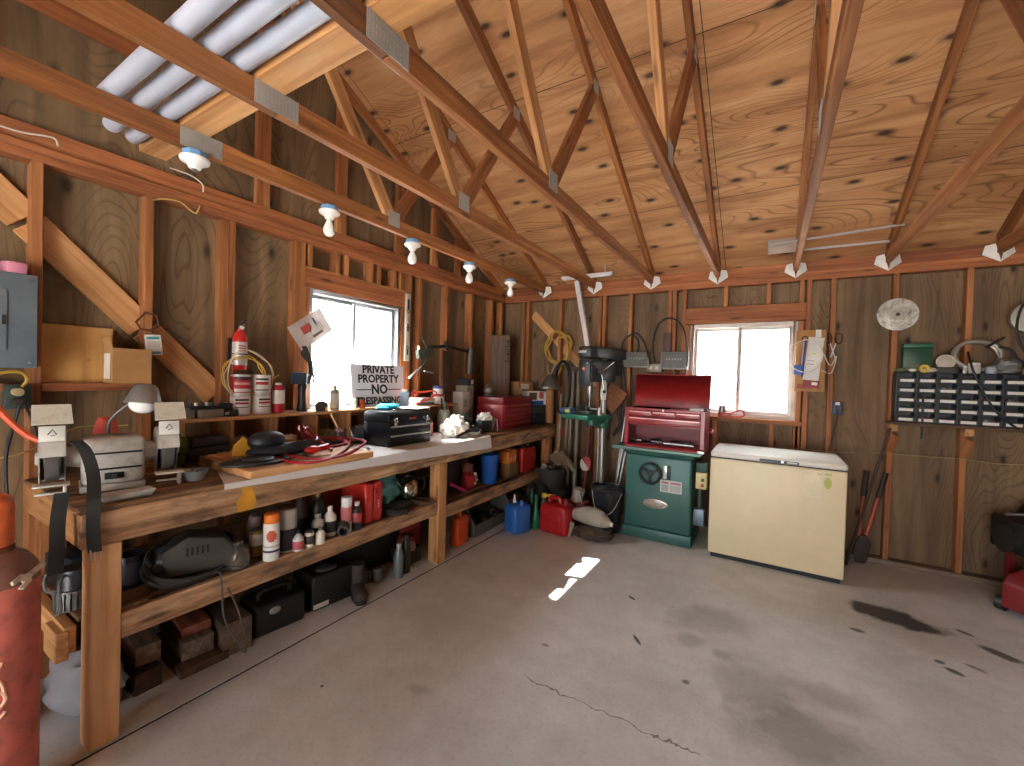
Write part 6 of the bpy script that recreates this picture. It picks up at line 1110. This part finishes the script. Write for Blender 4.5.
G().box((-.075, -.004, 0), (.075, .004, .2)).build('card_flap', pm('a89a86', .85), t, loc=(-.02, .09, .16), rot=(-.15, .35, .0)); loose(COL.objects[-1], t, 'pale cardboard piece sticking up out of the rubber tub', 'cardboard'); G().box((-.09, -.004, 0), (.09, .004, .2)).build('card_flap', pm('6f5b44', .85), t, loc=(.07, .07, .16), rot=(-.1, -.3, .0)); loose(COL.objects[-1], t, 'brown cardboard piece sticking up out of the rubber tub', 'cardboard')
G().box((-.02, -.015, 0), (.025, .015, .07)).build('white_scrap', pm('b9b4a9', .7), t, loc=(-.085, -.05, .18), rot=(0, .5, 0)); loose(COL.objects[-1], t, 'small white scrap at the left rim of the rubber tub', 'scrap')
o = G().box((-.14, -.14, 0), (.14, .14, .284)).build('crate', pm('1f1d1b', .7), loc=(-1.93, 4.08, 0), rot=(0, 0, .3), bevel=.006); tag(o, 'dark crate on the floor under the rubber tub', 'crate')
for k, (x, y, lab) in enumerate(((-2.03, 3.80, 'black rounded rubber bundle at the bench end, left one of two'), (-1.95, 3.85, 'black rounded rubber bundle at the bench end, right one of two beside the tub'))): tag(G().ball((0, 0, .09), (.065, .085, .10), 20, 12, .1, 5, 4*k).build('rubber_bundle', RUBBER, loc=(x, y, .165)), lab, 'bundle')
t = thing('trash_pail', 'black trash pail lined with a bag beside the green saw', 'pail', (-1.29, 3.93, 0)); G().lathe([(.115, 0), (.12, .006), (.15, .39), (.155, .40), (.148, .40), (.112, .012), (0, .01)], n=36).build('pail_body', pm('2a2c30', .35), t); G().tube([(.152*math.cos(a), .152*math.sin(a), .405+.008*math.sin(5*a)) for a in [i*PI/18 for i in range(36)]], .012, 8, True).build('bag_rim', pm('1c1d20', .3), t); g = G(); g.ball((0, 0, .38), (.14, .14, .03), 26, 8, .4, 6, 3); g.build('bag', pm('202226', .3), t); G().tube(spline([(.15, -.03, .38), (.09, -.16, .22), (-.04, -.165, .2), (-.14, -.06, .38)]), .004).build('bail_handle', STEEL, t)
t = thing('red_box', 'dark red tin box under a white can beside the black pail', 'box', (-1.57, 3.87, 0)); G().box((-.10, -.09, 0), (.10, .09, .24)).build('tin_box', pm('7d1f20', .45, grime=.3), t, bevel=.008); loose(G().cyl((-.01, 0, .241), (.02, .0, .36), .055, n=20).build('white_can', pm('b3a9a2', .5), t), t, 'tilted white can on the dark red tin box', 'can'); G().bar((.07, -.05, .24), (.05, -.08, .37), .02, .008).build('strap', pm('b9b5ae', .5), t)
t = thing('feed_sack', 'pale grey sack tied at the neck lying on the dark bundle', 'sack', (-1.35, 3.66, .115), .1)
g = G(); P = spline([(-.17, .03, .07), (-.10, .0, .075), (.0, 0, .075), (.09, -.01, .06), (.15, -.02, .045), (.19, -.03, .04)], 5); rr = [(.05, .075, .085, .07, .03, .014)[min(int(i/5), 5)] for i in range(len(P))]; rr = [sum(rr[max(0, i-3):i+4])/len(rr[max(0, i-3):i+4]) for i in range(len(rr))]; g.tube(P, rr, 20); g.build('sack', pm('a09a8e', .8), t); G().cyl((.185, -.03, .04), (.205, -.032, .04), .018, n=12).build('tie', WHITE, t)
g = G(); g.ball((0, 0, .05), (.19, .11, .065), 28, 14, .35, 5, 14, 0); tag(g.build('burlap_bundle', pm('4a3e33', .9), loc=(-1.33, 3.64, 0), rot=(0, 0, .1)), 'dark brown bundle lying on the floor under the grey sack', 'bundle')
o = G().box((-.05, -.01, 0), (.05, .01, .14)).build('wood_wedge', pm('8c8170', .8), loc=(-1.55, 3.55, 0), rot=(-.2, .25, .2), bevel=.003); tag(o, 'pale wood scrap propped between the red can and the sack', 'wood scrap')
# ---- right part of the back wall
t = thing('saw_blade', 'round steel circular saw blade hung on the stud over the parts drawers', 'saw blade', (.846, 4.485, 2.014))
n = 60; P = []
for i in range(n): a = 2*PI*i/n; P += [(.13*math.cos(a), .13*math.sin(a)), (.125*math.cos(a+.05), .125*math.sin(a+.05))]
g = G(); g.prism(P, .0025, RX(PI/2)); g.build('disc', pm('b9b6ae', .35, .7, var=.45, grime=.8), t); G().cyl((0, -.002, 0), (0, -.006, 0), .045, n=28).build('worn_ring', pm('a8a296', .4, .6, grime=.4), t); G().cyl((0, -.006, 0), (0, -.012, 0), .014, n=16).build('arbor_screw', DSTEEL, t)
t = thing('wall_carton', 'flattened cardboard with white box hung beside the back window', 'carton', (.285, 4.475, 1.64)); G().box((-.105, -.02, -.265), (.105, 0, .265)).build('cardboard', CARD, t, bevel=.002); wb = G().box((-.035, -.055, -.165), (.075, -.021, .20)).build('white_box', pm('d8d4cd', .5), t, rot=(0, .09, 0), bevel=.002); G().box((-.03, -.056, -.23), (.085, -.0212, -.167)).build('red_panel', pm('8f2226', .5), t, rot=(0, .09, 0)); G().box((.03, -.0565, -.205), (.07, -.0555, -.18)).build('white_tag', pm('d9d2cc', .5), t, rot=(0, .09, 0)); G().box((.03, -.03, .2), (.07, -.021, .265)).build('white_flap', pm('d8d4cd', .5), t); G().box((-.09, -.0225, -.24), (.02, -.02, -.2)).build('red_print', pm('9a4a3a', .6), t)
g = G(); g.cbox((.02, -.057, .06), (.03, .002, .012)); g.build('yellow_mark', pm('c9cf3a', .5), wb)
for z in (.0, -.03): G().cbox((-.0, -.0565, z), (.05, .002, .005)).build('print_line', pm('77736d', .6), wb)
t = thing('blue_brush', 'blue handled brush hanging over the white box by the window', 'brush', (.225, 4.40, 1.66)); G().cyl((.015, 0, .14), (-.0, 0, -.16), .009, n=10).build('handle', pm('2a3a78', .4), t); G().box((-.06, -.015, -.14), (.015, .015, -.06)).build('brush_head', pm('2f55a0', .45), t, bevel=.005); G().tube([(.013+.02*math.cos(a), 0, .165+.02*math.sin(a)) for a in [i*PI/8 for i in range(16)]], .004, 6, True).build('hang_loop', BLACK, t)
t = thing('wire_loop', 'white cable looped over the white box by the window', 'wire', (.26, 4.385, 1.66)); G().tube(spline(coil((-.02, 0, .02), (0, -1, .05), .125, 1.2, .006, .1, 3, 18, 1.1), 3), .0045, 6).build('loop', pm('d9d3ca', .5), t); G().tube(spline([(.10, 0, .06), (.16, .02, -.06), (.2, .03, .02), (.17, .03, -.12), (.1, .02, -.1)]), .004, 6).build('loose_wire', pm('c9c0b2', .5), t)
t = thing('pruning_shears', 'pair of dark pruning shears hanging on the stud right of the white box', 'shears', (.44, 4.47, 1.80))
for s in (-1, 1): G().tube([(s*.035+.03*math.cos(a)*.8, 0, .03+.045*math.sin(a)) for a in [i*PI/8 for i in range(16)]], .006, 6, True).build('handle_ring', pm('4a2f28', .5), t); G().bar((s*.02, 0, -.01), (-s*.015, 0, -.13), .014, .005).build('shear_blade', STEEL, t)
t = thing('wall_outlet', 'dark blue outlet with plug on the stud right of the freezer', 'outlet', (.486, 4.50, 1.245)); G().box((-.035, -.03, -.055), (.035, 0, .055)).build('outlet_box', pm('2c3a5a', .5), t, bevel=.004); G().cyl((0, -.05, -.005), (0, -.03, -.005), .018, n=14).build('plug', BLACK, t); G().box((-.015, -.034, .025), (.015, -.03, .05)).build('receptacle', pm('c9c6c2', .4), t); G().tube(spline([(0, -.05, -.01), (-.005, -.05, -.1), (-.02, -.03, -.22), (-.045, -.01, -.36)]), .005).build('plug_cord', pm('4a3528', .5), t)
cord('wire', 'thin tan wire strung across the back wall behind the freezer', [Yq(778, 447, 4.49), Yq(836, 452, 4.49), Yq(880, 453, 4.49), Yq(905, 455, 4.49), Yq(960, 459, 4.49), Yq(1000, 464, 4.49), Yq(1045, 464, 4.49)], .003, pm('a5885f', .6))
# loppers and the long bar
t = thing('bolt_cutter', 'red handled bolt cutter leaning head down against the back wall', 'bolt cutter', (.645, 4.44, 0), 0); t.scale = (1.05, .7, 1.22)
for (a, b) in (((.01, .0, .17), (.045, .08, .56)), ((.05, .0, .17), (.155, .08, .56))): hd = G().cyl(a, b, .013, n=12).build('handle', pm('a3432f', .45), t); q = V(b)-V(a); G().cyl(V(b)-q*.32, V(b)+q*.12, .018, n=12).build('grip', pm('2e211c', .7), hd)
g = G(); g.prism([(-.03, 0), (.03, 0), (.055, .06), (.06, .14), (.03, .19), (0, .19), (-.03, .14), (-.045, .06)], .03, TR(.02, 0, .0) @ RX(PI/2)); g.build('jaw_head', pm('3a2f27', .6, .5, grime=.4), t, bevel=.006)
leaner('pry_bar', 'long dark steel bar leaning from the floor up to the parts rack', (.56, 4.30, .0), (.80, 4.33, 1.12), .01, pm('3c2a22', .5, .4), 'bar')
# ---- parts drawer rack
t = thing('parts_rack', 'black small parts drawer rack with white labels on the back wall', 'parts rack', (.83, 4.36, 1.17)); cw, rh, nC = .1135, .0745, 7; Wd = cw*nC+.02; RK = pm('2b2d31', .5)
g = G(); g.box((0, .10, 0), (Wd, .13, rh*5+.01))
for i in range(nC+1): g.box((i*cw, 0, 0), (i*cw+(.022 if i in (2, 4, 6) else .012), .10, rh*5+.006))
for j in range(6): g.box((0, 0, j*rh), (Wd, .10, j*rh+.005))
g.build('rack_frame', RK, t, bevel=.001, seg=1)
BR = pm('383a3e', .45); LB = pm('d6d3cb', .5); CON = [pm(c, .6) for c in ('6f6a62', '8c6a4a', '57606a', '7a5648', '5c5f4a', '9a9488', '46434a')]
dbx = G(); x0, x1, y0, y1, z0 = .014, cw-.004, -.012, .095, .007
dbx.box((x0, y0, z0), (x1, y1, z0+.004)); dbx.box((x0, y0, z0+.004), (x1, y0+.003, z0+.03)); dbx.box((x0, y1-.003, z0+.004), (x1, y1, z0+.05)); dbx.box((x0, y0+.003, z0+.004), (x0+.003, y1-.003, z0+.04)); dbx.box((x1-.003, y0+.003, z0+.004), (x1, y1-.003, z0+.04))
d0 = dbx.build('drawer', BR, t); lb0 = G().box((x0+.008, y0-.002, z0+.004), (x1-.008, y0, z0+.024)).build('label_strip', LB, d0)
cons = []
for k, m in enumerate(CON):
    g = G(); rn = random.Random(k)
    for q in range(9): g.ball((rn.uniform(x0+.015, x1-.015), rn.uniform(y0+.015, y1-.02), z0+.012+rn.random()*.02), rn.uniform(.007, .014), 8, 6)
    cons.append((g, m))
cme = []
for g, m in cons: o = g.build('contents', m, d0); o['kind'] = 'stuff'; cme.append(o)
for i in range(nC):
    for j in range(5):
        if i == 0 and j == 0: d = d0; d.location = (0, 0, 0)
        else:
            d = d0.copy(); COL.objects.link(d); d.parent = t; d.location = (i*cw, 0, j*rh); l = lb0.copy(); COL.objects.link(l); l.parent = d
            c = cme[(i*3+j*2) % len(cme)].copy(); COL.objects.link(c); c.parent = d
for o in cme[1:]: bpy.data.objects.remove(o)
rs = thing('rack_shelf', 'dark narrow wooden shelf on brackets under the parts drawer rack', 'shelf', (1.2, 4.42, 1.1)); lumber('rack_board', (.80, 4.415, 1.157), (1.66, 4.415, 1.157), .17, .022, W_DARK, rs)
for x in (.836, 1.256): lumber('bracket', (x, 4.40, 1.117), (x, 4.49, 1.117), .05, .055, W_PALE, rs); lumber('bracket', (x+.02, 4.44, 1.06), (x-.0, 4.485, .93), .035, .04, W_STUD, rs)
RT_ = 1.17+rh*5+.008
g = G(); ribbon(g, [(.983, 4.355, 1.44), (.983, 4.335, 1.30), (.983, 4.335, 1.15), (.983, 4.34, 1.05)], .014, .003, (1, 0, 0)); tag(g.build('strap', BLACK), 'narrow black strap hanging down the front of the parts rack', 'strap')
t = thing('green_case', 'dark green plastic case standing on the parts rack', 'case', (.96, 4.44, RT_)); G().box((-.085, -.03, 0), (.085, .03, .19)).build('case_body', pm('1a4530', .45), t, bevel=.006); G().box((-.087, -.032, .192), (.087, .032, .225)).build('case_lid', pm('235a3e', .45), t, bevel=.006); G().box((-.07, -.034, .02), (.07, -.03, .06)).build('case_front', pm('4a5a32', .5), t)
t = thing('round_cover', 'white round lid propped on the parts rack right of the green case', 'lid', (1.115, 4.42, RT_+.085)); G().cyl((0, 0, -.0), (0, -.012, .004), .052, n=28).build('lid', pm('b9b2a6', .5), t, bevel=.003); G().tube([(.05*math.cos(a), -.012, .05*math.sin(a)) for a in [i*PI/14 for i in range(28)]], .004, 6, True).build('lid_rim', pm('c9c2b6', .5), t)
o = G().box((-.06, -.03, 0), (.06, .03, .045)).build('small_box', pm('403a36', .6), loc=(1.115, 4.42, RT_), bevel=.004); tag(o, 'dark little box under the white lid on the parts rack', 'box')
t = thing('tape_roll', 'yellow tape roll standing at the front of the parts rack', 'tape', (.99, 4.375, RT_+.03)); G().lathe([(.012, -.012), (.03, -.012), (.03, .012), (.012, .012), (.012, -.012)], RX(PI/2), 24, False).build('roll', pm('c9a52a', .5), t)
for k, (x, s, m, lab) in enumerate(((.86, (.08, .05, .03), pm('6f7a52', .6), 'olive scrap packet on the left end of the parts rack'), (.93, (.05, .04, .03), pm('cfcac0', .6), 'white packet left of the yellow tape roll'), (1.03, (.09, .05, .035), pm('d3cfc8', .6), 'white crumpled packet right of the yellow tape roll'))): o = G().ball((0, 0, s[2]/2), (s[0]/2, s[1]/2, s[2]/2), 14, 8, .5, 6, k).build('packet', m, loc=(x, 4.40, RT_+.004)); tag(o, lab, 'packet')
t = thing('hose_coil', 'coil of silvery hose standing on the parts rack', 'hose', (1.29, 4.44, RT_+.135)); G().tube(spline(coil((0, 0, 0), (.1, -1, .2), .125, 1.9, .02, .06, 6, 20, .85), 3), .014, 8).build('hose_loops', pm('a39c92', .4, .4), t); G().tube(spline([(.1, -.02, .06), (.16, -.03, .03), (.19, -.03, -.03), (.24, -.02, -.06)]), .01).build('hose_end', BLACK, t)
t = thing('marker', 'black marker stuck diagonally through the top of the hose coil', 'marker', (1.36, 4.40, RT_+.22)); G().cyl((-.04, 0, -.03), (.05, 0, .04), .009, n=10).build('marker_body', BLACK, t)
for k, (x, r, h, m, lab) in enumerate(((1.215, .012, .05, pm('b9b5ad', .3, .6), 'slim metal fitting on the rack inside the hose coil'), (1.265, .032, .075, pm('c9c4bb', .4), 'white topped jar on the rack under the hose coil'), (1.35, .03, .05, pm('9a9aa3', .4), 'lilac grey jar on the rack right of the white topped jar'), (1.54, .036, .045, pm('d6d0c8', .5), 'white and red tub near the right end of the rack'))): bottle('jar', lab, 'jar', (x, 4.40, RT_), [(r*.95, 0), (r, .003), (r, h*.8), (r*.9, h*.86)], m, (WHITE, WHITE, pm('8f8c92', .4), pm('a8453d', .5))[k], h*.18, r*.92)
g = G(); g.ball((0, 0, .05), (.075, .05, .06), 22, 14, .35, 5, 2, 0); tag(g.build('plastic_bag', pm('6f6c6a', .4), loc=(1.43, 4.415, RT_)), 'grey crumpled plastic bag on the rack right of the hose coil', 'bag')
g = G(); g.ball((0, 0, .07), (.09, .05, .085), 22, 14, .25, 5, 4, 0); tag(g.build('paper_bag', pm('7d6148', .8), loc=(1.62, 4.42, RT_)), 'brown paper bag at the far right end of the rack', 'bag')
t = thing('wall_reel', 'grey reel hung high at the right picture edge', 'reel', atY(1030, 318, 4.45)); G().cyl((0, 0, 0), (0, -.05, 0), .11, n=30).build('reel_disc', pm('9c968a', .5, .3), t, bevel=.005); G().tube([(.08*math.cos(a), -.055, -.06+.2*math.sin(a)) for a in [i*PI/12 for i in range(24)]], .008, 6, True).build('reel_cord', BLACK, t)
# ---- engine hoist clutter at the right edge
t = thing('floor_jack', 'red trolley jack on the floor at the right picture edge', 'jack', (1.56, 4.10, 0), .75); JR = pm('7d1f22', .45, grime=.3); g = G(); g.prism([(-.26, .04), (.26, .04), (.26, .26), (.1, .30), (-.2, .25), (-.26, .2)], .17, TR(0, .085, 0) @ RX(PI/2)); g.build('jack_frame', JR, t, bevel=.012)
for x in (-.2, .2):
    for y in (-.11, .11): G().cyl((x, y-.02, .045), (x, y+.02, .045), .045, n=18).build('wheel', DSTEEL, t)
g = G(); g.cyl((.18, 0, .17), (.20, 0, .72), .02, n=12); g.build('pump_handle', pm('5a1a1c', .5), t); G().cyl((-.18, 0, .12), (-.18, 0, .18), .045, n=18).build('saddle', DSTEEL, t)
t = thing('engine_block', 'greasy black engine on a stand at the right picture edge', 'engine', (1.62, 4.27, 0), .3); EB = pm('1d1b1a', .6, .4, grime=.3); g = G(); g.box((-.22, -.15, .34), (.22, .16, .56)); g.build('block', EB, t, bevel=.02)
for s in (-1, 1): G().box((-.06, -.05, -.07), (.22, .05, .07)).build('cylinder_head', EB, t, loc=(.0, s*.12, .58), rot=(s*.6, 0, 0), bevel=.015)
G().cyl((-.22, 0, .43), (-.25, 0, .43), .09, n=24).build('pulley', DSTEEL, t); G().cyl((.02, 0, .6), (.02, 0, .70), .09, .07, 20).build('carburettor', pm('55504a', .4, .6), t); G().bar((-.26, -.02, .60), (.1, -.1, .65), .012, .012).build('throttle_rod', pm('8f8f8c', .3, .8), t)
for x in (-.12, .18):
    for y in (-.11, .12): G().bar((x, y, 0), (x, y, .34), .035, .035).build('stand_leg', JR, t)
# ================================================================== seen through the windows
def tree(lab, base, h, seed, spread, lean=(0, 0), m=None):
    rn = random.Random(seed); t = thing('bare_tree', lab, 'tree', base, 0, 'bare trees outside'); m = m or pm('1a1815', .9)
    top = V((lean[0], lean[1], h)); P = spline([(0, 0, -.2), top*.35+V((.1, 0, 0)), top*.7, top], 5); G().tube(P, [.07*(1-.8*i/(len(P)-1)) for i in range(len(P))], 8).build('trunk', m, t)
    for k in range(16):
        q = P[3+int(k*.7) % (len(P)-4)]; a = rn.uniform(0, 6.28); L = spread*rn.uniform(.5, 1); e = q+V((L*math.cos(a), L*math.sin(a), L*rn.uniform(.2, .9))); md = (q+e)/2+V((0, 0, rn.uniform(-.15, .1)))
        g = G(); g.tube(spline([q, md, e], 4), [.02, .018, .016, .014, .012, .01, .008, .006, .004], 6)
        for s in range(3): b = q.lerp(e, .4+.2*s); g.tube([b, b+V((rn.uniform(-.3, .3), rn.uniform(-.3, .3), rn.uniform(.1, .45)))], [.008, .003], 5)
        g.build('branch', m, t)
tree('bare tree outside the back window, leaning right', (.1, 8.6, -.18), 4.2, 3, 1.5, (.8, 0)); tree('bare tree outside the back window, upright on the left', (-1.7, 9.6, -.18), 4.0, 9, 1.4, (-.3, 0))
